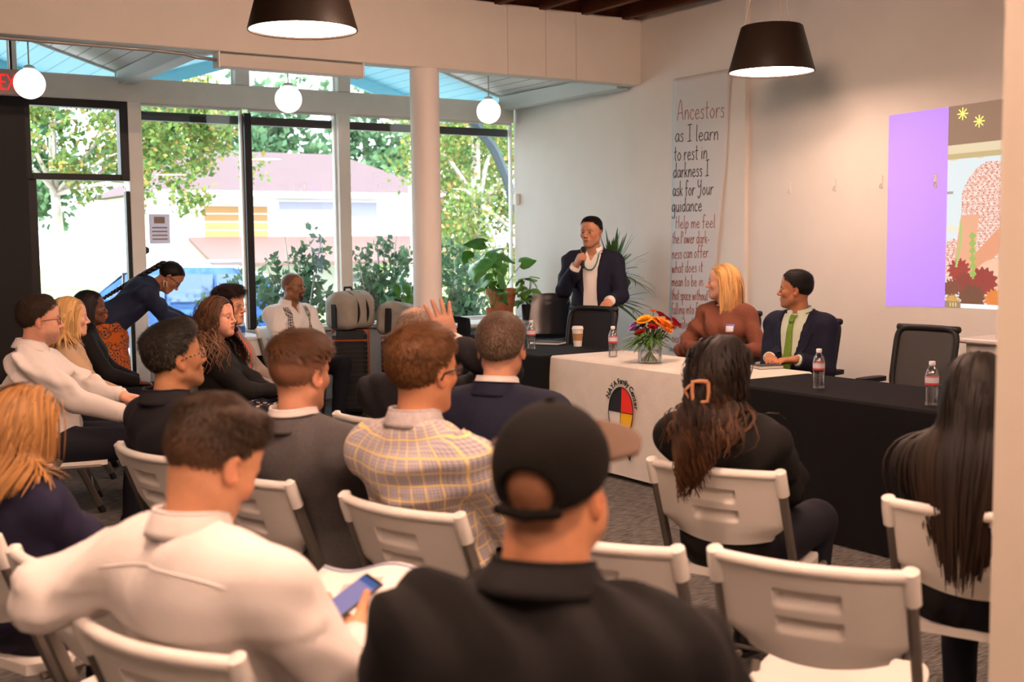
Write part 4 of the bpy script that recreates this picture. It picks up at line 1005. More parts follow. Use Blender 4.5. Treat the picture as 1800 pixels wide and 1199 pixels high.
# ---- vase of flowers
t = thing('flower_vase', 'glass vase of mixed orange, red and purple flowers on the cream cloth', 'flowers', (4.99, 6.0, .754)); VZ = .098
m = MB(); m.lathe([(0, 0), (.077, 0), (.08, .004), (.08, .135), (.076, .135), (.076, .008), (0, .008)], 40, cap=False); m.build('vase', glass_mat('vase_glass', (.97, .98, .975), .08), t, 40)
m = MB(); m.lathe([(0, .009), (.0755, .009), (.0755, .085), (0, .085)], 32, cap=False); m.build('water', WATER, t, True)
rr = random.Random(5); GRN = mat('stem_green', (.10, .20, .035), .5, var=.3, vs=30); LEAF = mat('leaf_green', (.07, .17, .03), .5, var=.35, vs=25)
def blossom(parent, c, R, col, kind, nm):
    m = MB(); ax = Vector((c[0], c[1], .14)).normalized() if kind != 'up' else Vector((0, 0, 1)); q = ax.to_track_quat('Z', 'Y').to_matrix(); layers = {'daisy': 4, 'rose': 5, 'up': 3}[kind]
    for k in range(layers):
        n = 13-2*k if kind == 'daisy' else 7-k//2; tilt = (.15+.33*k) if kind == 'daisy' else (.5+.27*k); L = R*(1-.16*k)
        for i in range(n):
            a = 2*PI*i/n+k*.3+rr.uniform(-.08, .08); d = Vector((math.cos(a)*math.cos(tilt), math.sin(a)*math.cos(tilt), math.sin(tilt))); sd = Vector((-math.sin(a), math.cos(a), 0)); w = L*(.26 if kind == 'daisy' else .48)
            P = [Vector((0, 0, 0)), d*L*.5+sd*w*.9, d*L*.9+sd*w*.7+Vector((0, 0, -.05*L)), d*L-Vector((0, 0, .08*L)), d*L*.9-sd*w*.7+Vector((0, 0, -.05*L)), d*L*.5-sd*w*.9]
            m.add([Vector(c)+q @ p for p in P], [(0, 1, 2, 3), (0, 3, 4, 5)])
    m.ell(Vector(c)+q @ Vector((0, 0, R*.15)), (R*.3, R*.3, R*.25), 10, 6)
    return m.build(nm, mat('petal_%s' % nm, col, .6, var=.2, vs=40, spec=.2), parent)
# right in the picture is (+.84,-.54); up is z
fl = [(-.075, .255, .03, (.40, .20, .48), 'rose', 'purple_flower', 0), (-.06, .225, .026, (.35, .16, .44), 'rose', 'purple_flower', .03), (-.05, .20, .03, (.36, .012, .015), 'rose', 'red_flower', -.04), (-.04, .275, .024, (.85, .30, .05), 'daisy', 'orange_flower', .02),
      (-.005, .285, .05, (.90, .42, .015), 'daisy', 'golden_flower', .0), (.005, .245, .026, (.40, .012, .015), 'rose', 'red_flower', -.06), (.06, .265, .055, (.90, .33, .05), 'daisy', 'orange_flower', -.03), (.03, .30, .022, (.85, .22, .02), 'daisy', 'orange_flower', .02), (.02, .355, .02, (.85, .20, .02), 'up', 'orange_flower', .02),
      (.055, .325, .026, (.42, .012, .015), 'rose', 'red_flower', .03), (.085, .30, .024, (.42, .012, .02), 'rose', 'red_flower', .0), (.12, .265, .04, (.45, .015, .02), 'rose', 'red_flower', -.01), (-.03, .245, .02, (.42, .012, .02), 'rose', 'red_flower', .05),
      (-.03, .30, .038, (.90, .42, .015), 'daisy', 'golden_flower', -.03), (.035, .27, .042, (.90, .36, .03), 'daisy', 'golden_flower', .05), (.10, .235, .028, (.45, .015, .02), 'rose', 'red_flower', .04), (-.085, .235, .026, (.38, .2, .5), 'rose', 'purple_flower', -.03), (.075, .24, .03, (.90, .33, .05), 'daisy', 'orange_flower', -.06)]
for a, z, R, col, kd, nm, b in fl:
    a *= 1.3; b *= 1.3; R *= 1.62; z = .135+(z-.135)*.92; c = (a*.84+b*.54, -a*.54+b*.84, z); blossom(t, c, R, col, kd, nm)
    m = MB(); m.tube([Vector(c)*.98, Vector((c[0]*.5, c[1]*.5, .15)), Vector((-c[0]*.45, -c[1]*.45, .015))], .0028, 5); m.build('stem', GRN, t, True)
for i in range(120):
    a = rr.uniform(0, 6.28); r0 = rr.uniform(.01, .07); L = rr.uniform(.07, .17); up = rr.uniform(-.5, .7); z0 = rr.uniform(.13, .22); d = Vector((math.cos(a), math.sin(a), up)).normalized(); s = Vector((-math.sin(a), math.cos(a), 0)); p0 = Vector((r0*math.cos(a), r0*math.sin(a), z0)); w = L*.09
    m = MB(); m.add([p0, p0+d*L*.45+s*w, p0+d*L*.45-s*w, p0+d*L*.8+s*w*.5-Vector((0, 0, .015)), p0+d*L*.8-s*w*.5-Vector((0, 0, .015)), p0+d*L-Vector((0, 0, .03))], [(0, 1, 2), (1, 3, 4, 2), (3, 5, 4)]); m.build('leaf', LEAF, t, True)
# ------------------------------------------------------------------ office chairs with mesh backs
OBK = mat('office_black', (.012, .012, .013), .5)
def net_mat():
    m = bpy.data.materials.new('chair_net'); m.use_nodes = True; nt = m.node_tree; b = nt.nodes['Principled BSDF']; b.inputs['Base Color'].default_value = (.035, .032, .03, 1); b.inputs['Roughness'].default_value = .7; b.inputs['Alpha'].default_value = .78
    return m
NET = net_mat(); NETB = mat('chair_net_dense', (.012, .012, .014), .7)
def office_chair(x, y, face, label, net=None, ztop=.99, w=.225):
    """origin under the backrest top"""
    t = thing('office_chair', label, 'chair', (x, y, 0), math.radians(face), 'black office chairs with netted backs'); z0, z1 = .56, ztop
    fx = lambda z: (z1-z)*.20+.0; cu = lambda yy: -.02+.35*yy*yy
    pts = []
    for i in range(48):
        a = 2*PI*i/48; ca, sa = math.cos(a), math.sin(a); yy = w*abs(ca)**.35*math.copysign(1, ca)*(1-.10*(1-(sa+1)/2)); zz = (z0+z1)/2+(z1-z0)/2*abs(sa)**.35*math.copysign(1, sa); pts.append((fx(zz)+cu(yy), yy, zz))
    pts.append(pts[0]); m = MB(); m.tube(pts, .02, 8, False); m.build('back_frame', OBK, t, True)
    m = MB(); m.tube([(fx(z1)+cu(yy)-.004, yy, z1-.004) for yy in np.linspace(-w*.98, w*.98, 9)], .022, 8); m.build('top_rail', OBK, t, True)
    m = MB(); m.slab(lambda a, b: (fx(z0+(z1-z0)*b)+cu((2*a-1)*w*.95), (2*a-1)*w*(.86+.09*b), z0+.01+(z1-z0-.02)*b), 10, 8, (.003, 0, 0)); m.build('net', net or NET, t, True)
    m = MB(); m.slab(lambda a, b: (.10+.46*a, (2*b-1)*(.24-.03*abs(2*a-1)**3), .47-.03*sstep(a, .8, 1)), 10, 10, (0, 0, -.06)); m.build('seat', NETB, t, 50)
    m = MB(); m.tube([(.06, 0, .56), (.05, 0, .45), (.2, 0, .40)], .025, 8); m.build('back_bracket', OBK, t, True)
    m = MB(); m.lathe([(.028, .1), (.028, .4)], 14, (.32, 0, 0)); m.build('gas_lift', OBK, t, True)
    for k in range(5):
        a = 2*PI*k/5+.3; m = MB(); m.tube([(.32, 0, .12), (.32+.27*math.cos(a), .27*math.sin(a), .075)], [.028, .018], 8); o = m.build('base_arm', OBK, t, True); m = MB(); m.lathe([(.012, -.028), (.027, -.022), (.027, .022), (.012, .028)], 12); w_ = m.build('caster', RUB, o, True); w_.rotation_euler = (PI/2, 0, a); w_.location = (.32+.27*math.cos(a), .27*math.sin(a), .028)
    for s in (-1, 1):
        m = MB(); m.tube([(.22, s*.2, .42), (.22, s*.275, .45), (.2, s*.28, .63)], .016, 8); o = m.build('arm_post', OBK, t, True); m = MB(); m.slab(lambda a, b: (.06+.26*a, s*.28+(b-.5)*.08*(1-.4*abs(2*a-1)**3), .635), 8, 4, (0, 0, .03)); m.build('armrest', NETB, o, 50)
    return t
office_chair(6.30, 4.83, 184, 'empty black office chair with a see-through net back before the white cabinet')
office_chair(5.63, 7.47, 195, 'black office chair under the standing speaker\'s hand', NETB, 1.03, .235)
# ---- white cabinet by the pillar
t = thing('cabinet', 'low white cabinet with a pale top half hidden by the pillar', 'cabinet', (6.85, 4.35, 0)); CWM = mat('cabinet_white', (.55, .52, .47), .5)
m = MB(); m.box(-.24, .27, -.55, .42, .05, .88, .006); m.build('body', CWM, t); m = MB(); m.box(-.28, .28, -.58, .46, .88, .915, .01); m.build('top', mat('cabinet_top', (.7, .67, .64), .4), t)
for k, (z0, z1) in enumerate(((.10, .36), (.38, .60), (.62, .74))):
    for y0 in (-.54, -.06):
        m = MB(); m.box(-.255, -.24, y0, y0+.46, z0, z1, .004); o = m.build('drawer', CWM, t); m = MB(); m.box(-.268, -.255, y0+.14, y0+.32, z1-.03, z1-.015, .003); m.build('handle', BLACK, o)
# ---- projected slide on the wall
t = thing('projected_slide', 'projected slide with a purple panel and a photo of red roses on the right wall', 'projection', (7.139, 0, 0))  # projector light put into the sheet's own colours and glow
def emat(name, strength, base=.2):
    m = mat(name, (.5, .5, .5), .8, attr='Col', emit=strength); nt = m.node_tree; a = [n for n in nt.nodes if n.type == 'ATTRIBUTE'][0]; bs = nt.nodes['Principled BSDF']; nt.links.new(a.outputs['Color'], bs.inputs['Emission Color'])
    for l in list(bs.inputs['Base Color'].links): nt.links.remove(l)
    bs.inputs['Base Color'].default_value = (base, base*.95, base*.95, 1)
    return m
def pict(name, y0, y1, zt0, zt1, zb0, zb1, nu, nv, fn, strength):
    """y0->y1 left to right; slide raster as vertex colours"""
    U, Vv = np.meshgrid(np.linspace(0, 1, nu), np.linspace(0, 1, nv), indexing='ij'); Y = y0+(y1-y0)*U; Z = (zt0+(zt1-zt0)*U)*(1-Vv)+(zb0+(zb1-zb0)*U)*Vv
    V = np.stack([np.full_like(Y, -.001), Y, Z], -1).reshape(-1, 3); C = fn(U.ravel(), Vv.ravel()); i, j = np.meshgrid(np.arange(nu-1), np.arange(nv-1), indexing='ij'); b = (i*nv+j).ravel(); Q = np.stack([b, b+1, b+nv+1, b+nv], 1)
    return link(name, np_mesh(name, V, Q, C, False), emat('slide_'+name, strength, .10 if name == 'photo' else .22), t)
def lin(c): c = np.asarray(c, float)/255; return np.where(c < .04, c/12.9, ((c+.055)/1.055)**2.4)
pict('purple_panel', 5.846, 5.330, 2.461, 2.473, 1.055, 1.068, 8, 24, lambda u, v: lin((160, 110, 235))[None]*(1+.10*np.sin(3*v+u))[:, None], .66)
def rose_photo(u, v):
    r = np.random.default_rng(2); n = len(u); C = np.tile(lin((214, 228, 232)), (n, 1)); x = u*.48; y = v*1.405          # metres right, down
    def put(m, col): C[m] = lin(col)
    put(y < .30, (140, 108, 86)); put((y > .27) & (y < .36+.02*np.sin(x*30)), (222, 206, 170)); put((y > .33) & (y < .37), (190, 170, 120)); put((np.abs(y-.60) < .008) & (x < .05), (150, 150, 150))
    put((y > .83) & (y < .87) & (x < .13), (228, 226, 200))
    dress = (((x-.36)/.27)**2+((y-.80)/.40)**2 < 1) & (x > .12) | (((x-.06)/.09)**2+((y-1.08)/.16)**2 < 1); put(dress, (222, 170, 150)); spk = dress & (np.sin(x*190+6*np.sin(y*70))*np.sin(y*210+5*np.sin(x*60)) > .1); put(spk, (244, 232, 222)); spk = dress & (np.sin(x*150+2+4*np.sin(y*80))*np.sin(y*170+1) > .55); put(spk, (190, 92, 84))
    arm = (np.abs((x-.16)-(y-.98)*-.15) < .075) & (y > .76) & (y < 1.2); put(arm, (226, 165, 130)); arm2 = (np.abs((y-1.03)+.95*(x-.32)) < .085) & (x > .22); put(arm2, (222, 150, 112)); put((((x-.42)/.17)**2+((y-1.17)/.11)**2 < 1), (236, 190, 158))
    for cx, cy, rr_, col in ((.11, 1.14, .085, (150, 30, 30)), (.16, 1.24, .09, (128, 30, 26)), (.30, 1.22, .11, (140, 24, 26)), (.05, 1.27, .07, (110, 52, 32)), (.22, 1.33, .10, (96, 52, 30)), (.40, 1.34, .08, (214, 120, 40)), (.06, 1.37, .06, (200, 150, 70))):
        d = np.hypot(x-cx, (y-cy)*1.15)+.012*np.sin(14*np.arctan2(y-cy, x-cx)+cx*50); k = d < rr_; C[k] = lin(col)*(.75+.5*np.abs(np.sin(d[k]*120)))[:, None]
    put((np.abs(x-.10-.02*np.sin(y*9)) < .010) & (y > .80) & (y < 1.12), (170, 190, 110)); put((np.abs(x-.215-.04*(y-.95)) < .018+.01*np.sin(y*120)) & (y > .88) & (y < 1.2), (150, 180, 80)); put((y > 1.375) & (x > .13), (250, 250, 246)); put((y > 1.36) & (x < .13), (150, 120, 95)); put((np.abs(y-1.385) < .014) & (np.abs(x-.065) < .03) & (np.sin(x*300) > 0), (226, 220, 120))
    return C
pict('photo', 5.3295, 4.85, 2.473, 2.485, 1.068, 1.068, 110, 300, rose_photo, .60)
for yy, zz in ((5.214, 2.414), (5.082, 2.352)):
    m = MB()
    for k in range(4): a = PI*k/4; m.tube([(-.004, yy-.042*math.cos(a), zz-.042*math.sin(a)), (-.004, yy+.042*math.cos(a), zz+.042*math.sin(a))], .0036, 4)
    m.build('asterisk', mat('slide_yellow', (.8, .8, .2), .8, emit=.8, ecol=(.85, .85, .15)), t)
# ---- handwritten paper banner: strokes written on a hanging sheet
G = {'a': (.7, [[(.62, .85), (.3, 1), (.05, .55), (.2, .05), (.5, .2), (.62, .9)], [(.62, .95), (.6, .3), (.75, 0)]]), 'b': (.7, [[(.1, 2), (.08, 0)], [(.08, .3), (.35, 1), (.65, .6), (.4, 0), (.08, .2)]]), 'c': (.6, [[(.58, .8), (.3, 1), (.05, .5), (.3, 0), (.6, .15)]]),
     'd': (.72, [[(.6, .8), (.3, 1), (.05, .5), (.3, 0), (.6, .4)], [(.62, 2), (.6, .3), (.7, 0)]]), 'e': (.65, [[(.08, .5), (.55, .6), (.35, 1), (.06, .5), (.3, 0), (.66, .2)]]), 'f': (.55, [[(.6, 1.8), (.35, 2), (.22, 1.5), (.22, -.1)], [(.0, .95), (.5, 1)]]),
     'g': (.7, [[(.6, .85), (.3, 1), (.05, .5), (.3, .05), (.6, .6)], [(.62, 1), (.6, -.6), (.3, -.85), (.05, -.6)]]), 'h': (.7, [[(.1, 2), (.08, 0)], [(.08, .5), (.35, 1), (.58, .7), (.6, 0)]]), 'i': (.3, [[(.15, 1), (.14, 0)], [(.15, 1.35), (.16, 1.4)]]), 'k': (.62, [[(.1, 2), (.08, 0)], [(.55, 1), (.1, .45)], [(.25, .55), (.6, 0)]]),
     'l': (.3, [[(.14, 2), (.12, .2), (.25, 0)]]), 'm': (.95, [[(.06, 1), (.06, 0)], [(.06, .5), (.28, 1), (.42, .7), (.43, 0)], [(.43, .5), (.65, 1), (.82, .7), (.85, 0)]]), 'n': (.65, [[(.08, 1), (.08, 0)], [(.08, .5), (.35, 1), (.55, .7), (.57, 0)]]), 'o': (.68, [[(.35, 1), (.05, .5), (.33, 0), (.62, .5), (.35, 1)]]),
     'p': (.68, [[(.1, 1), (.08, -.9)], [(.08, .4), (.35, 1), (.63, .55), (.35, 0), (.1, .2)]]), 'r': (.5, [[(.08, 1), (.08, 0)], [(.08, .5), (.3, .95), (.52, .9)]]), 's': (.52, [[(.48, .85), (.25, 1), (.1, .75), (.42, .4), (.35, .03), (.05, .1)]]), 't': (.5, [[(.25, 1.7), (.22, .2), (.42, 0)], [(.02, 1.05), (.48, 1.1)]]), 'u': (.68, [[(.08, 1), (.1, .3), (.3, 0), (.56, .4)], [(.58, 1), (.58, .2), (.7, 0)]]),
     'w': (.9, [[(.05, 1), (.2, 0), (.42, .9), (.62, 0), (.85, 1)]]), 'x': (.6, [[(.05, 1), (.55, 0)], [(.55, 1), (.05, 0)]]), 'A': (.95, [[(0, 0), (.45, 2.1), (.85, 0)], [(.12, .7), (.75, .75)]]), 'I': (.8, [[(.4, 2), (.4, 0)], [(.1, 2), (.7, 2.05)], [(.1, 0), (.7, .05)]]), 'Y': (.85, [[(.05, 2), (.1, 1.3), (.35, 1), (.6, 1.3)], [(.68, 2), (.66, .3), (.35, -.4), (.1, -.1)]]),
     'H': (.85, [[(.1, 2), (.08, 0)], [(.7, 2), (.7, 0)], [(.08, 1), (.7, 1.05)]]), 'P': (.75, [[(.1, 2), (.08, 0)], [(.1, 1.95), (.6, 1.7), (.5, 1.1), (.1, 1)]]), '-': (.5, [[(.05, .5), (.4, .55)]]), '.': (.2, [[(.1, .05), (.12, 0)]]), 'j': (.4, [[(.2, 1), (.15, -.8)]])}
def crom(P, n=5):
    P = [np.array(p, float) for p in P]
    if len(P) < 3: return P
    Q = [2*P[0]-P[1]]+P+[2*P[-1]-P[-2]]; o = []
    for i in range(1, len(Q)-2):
        for k in range(n):
            t = k/n; a, b, c, d = Q[i-1:i+3]; o.append(.5*((2*b)+(-a+c)*t+(2*a-5*b+4*c-d)*t*t+(-a+3*b-3*c+d)*t**3))
    o.append(P[-1]); return o
t = thing('paper_banner', 'tall white paper banner with handwritten poem in black and red hanging on the wall', 'banner', (7.092, 0, 0))
def ban(u, v):      # u 0 left..1 right, v 0 top..1 bottom
    yl = 8.195+.045*v; yr = np.interp(v, [0, .35, .7, 1], [7.46, 7.52, 7.63, 7.74]); z = 3.0-2.45*v; return (-.006-.010*math.sin(PI*u)*(.4+.6*v)-.004*math.sin(9*v+3*u), yl+(yr-yl)*u, z)
def banx(y, z):
    v = (3.0-z)/2.45; yl = 8.195+.045*v; yr = np.interp(v, [0, .35, .7, 1], [7.46, 7.52, 7.63, 7.74]); return ban((y-yl)/(yr-yl), v)[0]
m = MB(); m.slab(ban, 16, 50, (.0008, 0, 0)); m.build('sheet', mat('banner_paper', (.62, .64, .66), .8, bump=.08, bs=14), t, True)
LN = [('Ancestors', 8.133, 2.627, 7.505, 2.599, .085, 0), ('as I learn', 8.163, 2.437, 7.58, 2.413, .072, 1), ('to rest in', 8.178, 2.271, 7.722, 2.262, .072, 1), ('darkness I', 8.193, 2.119, 7.692, 2.114, .068, 1), ('ask for Your', 8.201, 1.956, 7.641, 1.95, .068, 1), ('guidance', 8.216, 1.813, 7.785, 1.812, .066, 1),
      ('Help me feel', 8.161, 1.663, 7.61, 1.665, .058, 0), ('the Power dark-', 8.207, 1.53, 7.681, 1.528, .056, 0), ('ness can offer.', 8.207, 1.39, 7.68, 1.409, .056, 0), ('what does it', 8.207, 1.261, 7.767, 1.279, .054, 0), ('mean to be in', 8.206, 1.142, 7.766, 1.154, .052, 0), ('that space without', 8.206, 1.017, 7.707, 1.03, .052, 0), ('falling into fear', 8.206, .887, 7.743, .909, .052, 0), ('but instead stand', 8.206, .757, 7.742, .773, .052, 0), ('next to it and', 8.197, .627, 7.778, .635, .05, 0)]
INK = (mat('ink_red', (.30, .065, .045), .7), mat('ink_black', (.02, .02, .022), .7))
for s, y0, z0, y1, z1, xh, ink in LN:
    wd = sum(G[c][0]+.12 if c != ' ' else .42 for c in s); k = (y0-y1)/wd; cx = 0; m = MB()
    for c in s:
        if c == ' ': cx += .42; continue
        w, st = G[c]
        for P in st:
            pts = []
            for q in crom(P):
                y = y0-(cx+q[0]+.03*q[1])*k*.97; z = z0+(z1-z0)*(cx/wd)+q[1]*xh; pts.append((banx(y, z)-.0012, y, z))
            m.tube(pts, .0038 if ink else .0031, 4)
        cx += w+.12
    m.build('handwriting', INK[ink], t)
# ------------------------------------------------------------------ plants in the window corner
TER = mat('terracotta', (.42, .15, .07), .8, var=.15, vs=20, bump=.1, bs=60)
folding_table(5.75, 7.05, 10.05, 10.68, .74, 'pale table with potted plants in the window corner')
MLEAF = mat('monstera_leaf', (.075, .26, .045), .35, var=.25, vs=12); PLEAF = mat('pothos_leaf', (.13, .30, .04), .4, var=.3, vs=15)
def heart(m, c, R, size, cup=.12, split=False):
    """heart shaped leaf: grid bent along the midrib"""
    n = 10; rows = []
    for i in range(n+1):
        t = i/n; w = .62*math.sin(PI*min(1, t**.55))**.8*(1-.25*t)+.02; 
        if t < .12: w = .25+2.6*t
        rows.append((t, w))
    V = []; F = []
    for t, w in rows:
        for j in range(7):
            s = (j-3)/3; x = t-.16*abs(s)*(1-t)*1.2*(t < .35); V.append(Vector(c)+R @ Vector(((x-.08)*size, s*w*size*.85, -cup*size*s*s-.15*size*t*t)))
    for i in range(n):
        for j in range(6):
            if split and i in (3, 5, 7) and j in (0, 1, 4, 5): continue
            F.append((i*7+j, (i+1)*7+j, (i+1)*7+j+1, i*7+j+1))
    m.add(V, F)
def leaf_rot(az, el, roll=0): return (Matrix.Rotation(az, 3, 'Z') @ Matrix.Rotation(-el, 3, 'Y') @ Matrix.Rotation(roll, 3, 'X'))
PX = Vector((.84, -.54, 0)); PD = Vector((.54, .84, 0))      # picture right, away
t = thing('potted_monstera', 'large leafy monstera in a terracotta pot on the corner table', 'plant', (6.62, 10.36, .74))
m = MB(); m.lathe([(0, 0), (.10, 0), (.145, .27), (.168, .27), (.172, .335), (.155, .335), (.15, .31), (0, .30)], 32, cap=False); m.build('pot', TER, t, 40); m = MB(); m.lathe([(0, .30), (.15, .30)], 24, cap=False); m.build('soil', mat('soil', (.03, .02, .012), .95), t)
for a, b, z, sz, az, el, ro, sp in ((-.22, -.05, .62, .30, 215, -35, .2, 0), (-.11, .05, .72, .26, 250, -25, .5, 1), (-.03, .0, .68, .27, 235, -45, -.3, 1), (-.2, .1, .82, .22, 150, 5, .6, 0), (.02, -.12, .44, .26, 300, -70, -.2, 0), (-.35, .0, .66, .15, 200, 35, 1.0, 0), (.03, .1, .66, .14, 320, -20, .3, 0), (-.16, -.12, .47, .16, 220, -50, .4, 0), (.22, .1, .60, .16, 330, 15, .9, 0), (-.1, .12, .60, .22, 190, -20, .4, 1), (.0, -.1, .56, .13, 260, -60, .0, 0), (-.28, .08, .5, .14, 200, -30, .3, 0)):
    c = PX*a+PD*b+Vector((0, 0, z)); m = MB(); heart(m, c, leaf_rot(math.radians(az), math.radians(el), ro), sz*1.0, .12, sp); m.build('leaf', MLEAF, t, True)
    m = MB(); m.tube([Vector((a*.1, b*.1, .3)), c*.5+Vector((0, 0, .16)), c], [.007, .005, .003], 6); m.build('stem', mat('stem_olive', (.12, .2, .05), .5), t, True)
def small_plant(name, label, x, y, z, potm, pr, ph, leaves, lm, seed, square=False):
    t = thing(name, label, 'plant', (x, y, z)); m = MB(); m.lathe([(0, 0), (pr*.85, 0), (pr, ph), (pr*.9, ph), (pr*.88, ph-.02), (0, ph-.02)], 24, cap=False); m.build('pot', potm, t, 40); r = random.Random(seed)
    for i in range(leaves):
        a = r.uniform(0, 6.28); h = r.uniform(.03, .30); rad = r.uniform(.03, .14); c = Vector((rad*math.cos(a), rad*math.sin(a), ph+h)); m = MB(); heart(m, c, leaf_rot(a, r.uniform(-.9, .2), r.uniform(-.5, .5)), r.uniform(.09, .15)); m.build('leaf', lm, t, True)
        m = MB(); m.tube([(0, 0, ph-.02), c*.6+Vector((0, 0, .05)), c], .003, 5); m.build('stem', GRN, t, True)
small_plant('potted_plant', 'bright green plant in a black pot on the corner table', 6.88, 10.26, .74, mat('pot_black', (.012, .012, .013), .5), .07, .16, 22, PLEAF, 3)
small_plant('potted_plant', 'small plant in a plain terracotta pot in front of the monstera', 6.36, 10.12, .74, TER, .075, .15, 7, MLEAF, 8)
t = thing('trailing_plant', 'thin trailing plant hanging before the window beside the column', 'plant', (6.02, 10.45, .74)); m = MB(); m.lathe([(0, 0), (.05, 0), (.06, .1), (0, .1)], 18, cap=False); m.build('pot', TER, t, 40)
for i in range(5):
    m = MB(); a = .3-.15*i; P = [Vector((0, 0, .1)), Vector((.05, .0, .38)), PX*(-.05-.1*i)+Vector((0, 0, .5-.05*i)), PX*(-.1-.1*i)+Vector((0, 0, .25))]; m.tube(P, .003, 5); m.build('stem', GRN, t, True)
    for k in range(2): m = MB(); heart(m, P[3]+Vector((0, 0, .12*k)), leaf_rot(4+k, -1.3), .12); m.build('leaf', MLEAF, t, True)
m = MB(); m.prism([(0, 0, .34), (.03, 0, .2), (.02, 0, .05), (-.02, 0, .05), (-.035, 0, .2)], (.01, .012, 0)); o = m.build('blue_ornament', mat('ornament_blue', (.2, .5, .62), .5), None); o.location = (5.93, 10.52, .94); tag(o, 'pale blue paper ornament hanging before the window by the column', 'ornament')
t = thing('dracaena', 'spiky dracaena plant standing behind the speaker against the wall', 'plant', (6.80, 8.72, 0)); m = MB(); m.lathe([(0, 0), (.13, 0), (.17, .34), (.15, .34), (.14, .31), (0, .3)], 28, cap=False); m.build('pot', mat('pot_grey', (.12, .12, .12), .6), t, 40)
m = MB(); m.tube([(0, 0, .3), (.01, .02, .7), (-.01, 0, 1.12)], .02, 8); m.build('trunk', mat('dracaena_trunk', (.16, .11, .06), .8), t, True); rd = random.Random(4)
for zc, n_, Lm in ((1.25, 70, .50), (.98, 40, .42)):
    for i in range(n_):
        a = rd.uniform(0, 6.28); e = rd.uniform(-.35, 1.45); L = rd.uniform(.6, 1)*Lm; d = Vector((math.cos(a)*math.cos(e), math.sin(a)*math.cos(e), math.sin(e))); s = Vector((-math.sin(a), math.cos(a), 0)); w = .027; P = []
        for k in range(7):
            q = k/6; c = Vector((0, 0, zc))+d*L*q-Vector((0, 0, .35*L*q*q*(1-max(0, e)/1.6))); c.x = min(c.x, .27); P.append((c, w*(1-q**2)+.001))
        m = MB(); V = []; 
        for c, ww in P: V += [c-s*ww, c+s*ww+Vector((0, 0, .002))]
        m.add(V, [(2*k, 2*k+1, 2*k+3, 2*k+2) for k in range(6)]); m.build('leaf', mat('dracaena_leaf', (.05, .13, .035), .4, var=.3, vs=6), t, True)
# ------------------------------------------------------------------ stacked black chairs
PBK = mat('black_plastic', (.008, .009, .012), .22)
def stack_chair(x, y, z, face, label, group='stacked black plastic chairs', drop=0):
    t = thing('stacking_chair', label, 'chair', (x, y, z), math.radians(face), group)
    def bk(a, b):
        s = 2*a-1; zz = .46+.37*b; return (-.20-.10*b+.03*s*s, s*(.205-.035*b**3-.01*math.cos(PI*b)), zz+.02*(1-s*s)*(b > .9))
    m = MB()
    V = []
    nu, nv = 20, 16; g = MB(); A = [Vector(bk(i/nu, j/nv)) for i in range(nu+1) for j in range(nv+1)]; w = nv+1; F = []; n = len(A); B = [p+Vector((.012, 0, 0)) for p in A]; hole = lambda i, j: 7 <= i <= 12 and 12 <= j <= 13
    for i in range(nu):
        for j in range(nv):
            if hole(i, j): continue
            q = (i*w+j, (i+1)*w+j, (i+1)*w+j+1, i*w+j+1); F.append(q); F.append(tuple(k+n for k in q[::-1]))
    for i in range(nu):
        for a in (i*w, ): F.append((a, a+n, a+w+n, a+w)); F.append((a+nv, a+w+nv, a+w+nv+n, a+nv+n))
    for j in range(nv): F.append((j, j+1, j+1+n, j+n)); F.append((nu*w+j, nu*w+j+n, nu*w+j+1+n, nu*w+j+1))
    m.add(A+B, F); m.build('backrest', PBK, t, 50)
    m = MB(); m.slab(lambda a, b: (-.2+.42*a, (2*b-1)*(.21-.02*abs(2*a-1)**3), .45-.02*math.sin(PI*b)*math.sin(PI*a)-.03*sstep(a, .85, 1)), 12, 12, (0, 0, -.014)); m.build('seat', PBK, t, 50)
    for s in (-1, 1):
        for fx, bx in ((.18, .2), (-.16, -.22)):
            m = MB(); m.tube([(fx, s*.2, .44), (bx, s*.23, 0)], .011, 8); m.build('leg', BLACK, t, True)
    return t
for i in range(4): stack_chair(6.50+.012*i, 9.42, .065*i, 226, ('lowest black plastic chair of the stack by the corner plants', 'second lowest black plastic chair of the stack by the corner plants', 'second highest black plastic chair of the stack by the corner plants', 'topmost black plastic chair of the stack by the corner plants')[i])
stack_chair(5.5, 9.62, .06, 230, 'single black plastic chair just right of the column') if False else stack_chair(5.5, 9.62, 0, 225, 'single black plastic chair just right of the white column')
# ------------------------------------------------------------------ luggage by the window
CAN = mat('bag_canvas', (.34, .31, .26), .8, var=.08, vs=12, bump=.15, bs=30); STR = mat('strap_black', (.012, .012, .013), .7); ORG = mat('strap_orange', (.30, .07, .02), .6); SHL = mat('suitcase_shell', (.018, .018, .02), .35)
def suitcase(x, y, rz, label, h=.78):
    t = thing('suitcase', label, 'suitcase', (x, y, 0), math.radians(rz), 'black ribbed suitcases by the window'); m = MB(); m.box(-.24, .24, -.155, .155, .05, h, .035); m.build('shell', SHL, t)
    for k in range(14):
        z = .12+.042*k; m = MB(); m.box(-.244, .244, -.159, .159, z, z+.02, .008); m.build('rib', SHL, t)
    for px in (-.06, .09): m = MB(); m.box(px-.018, px+.018, -.166, .166, .045, h+.004, .004); m.build('strap', ORG, t)
    m = MB(); m.box(-.246, .246, -.161, .161, h-.09, h-.075, .003); m.build('trim_band', ORG, t)
    for sx in (-1, 1):
        for sy in (-1, 1): m = MB(); m.tube([(sx*.2, sy*.11-.012, .026), (sx*.2, sy*.11+.012, .026)], .026, 12); m.build('wheel', RUB, t, True)
    return t
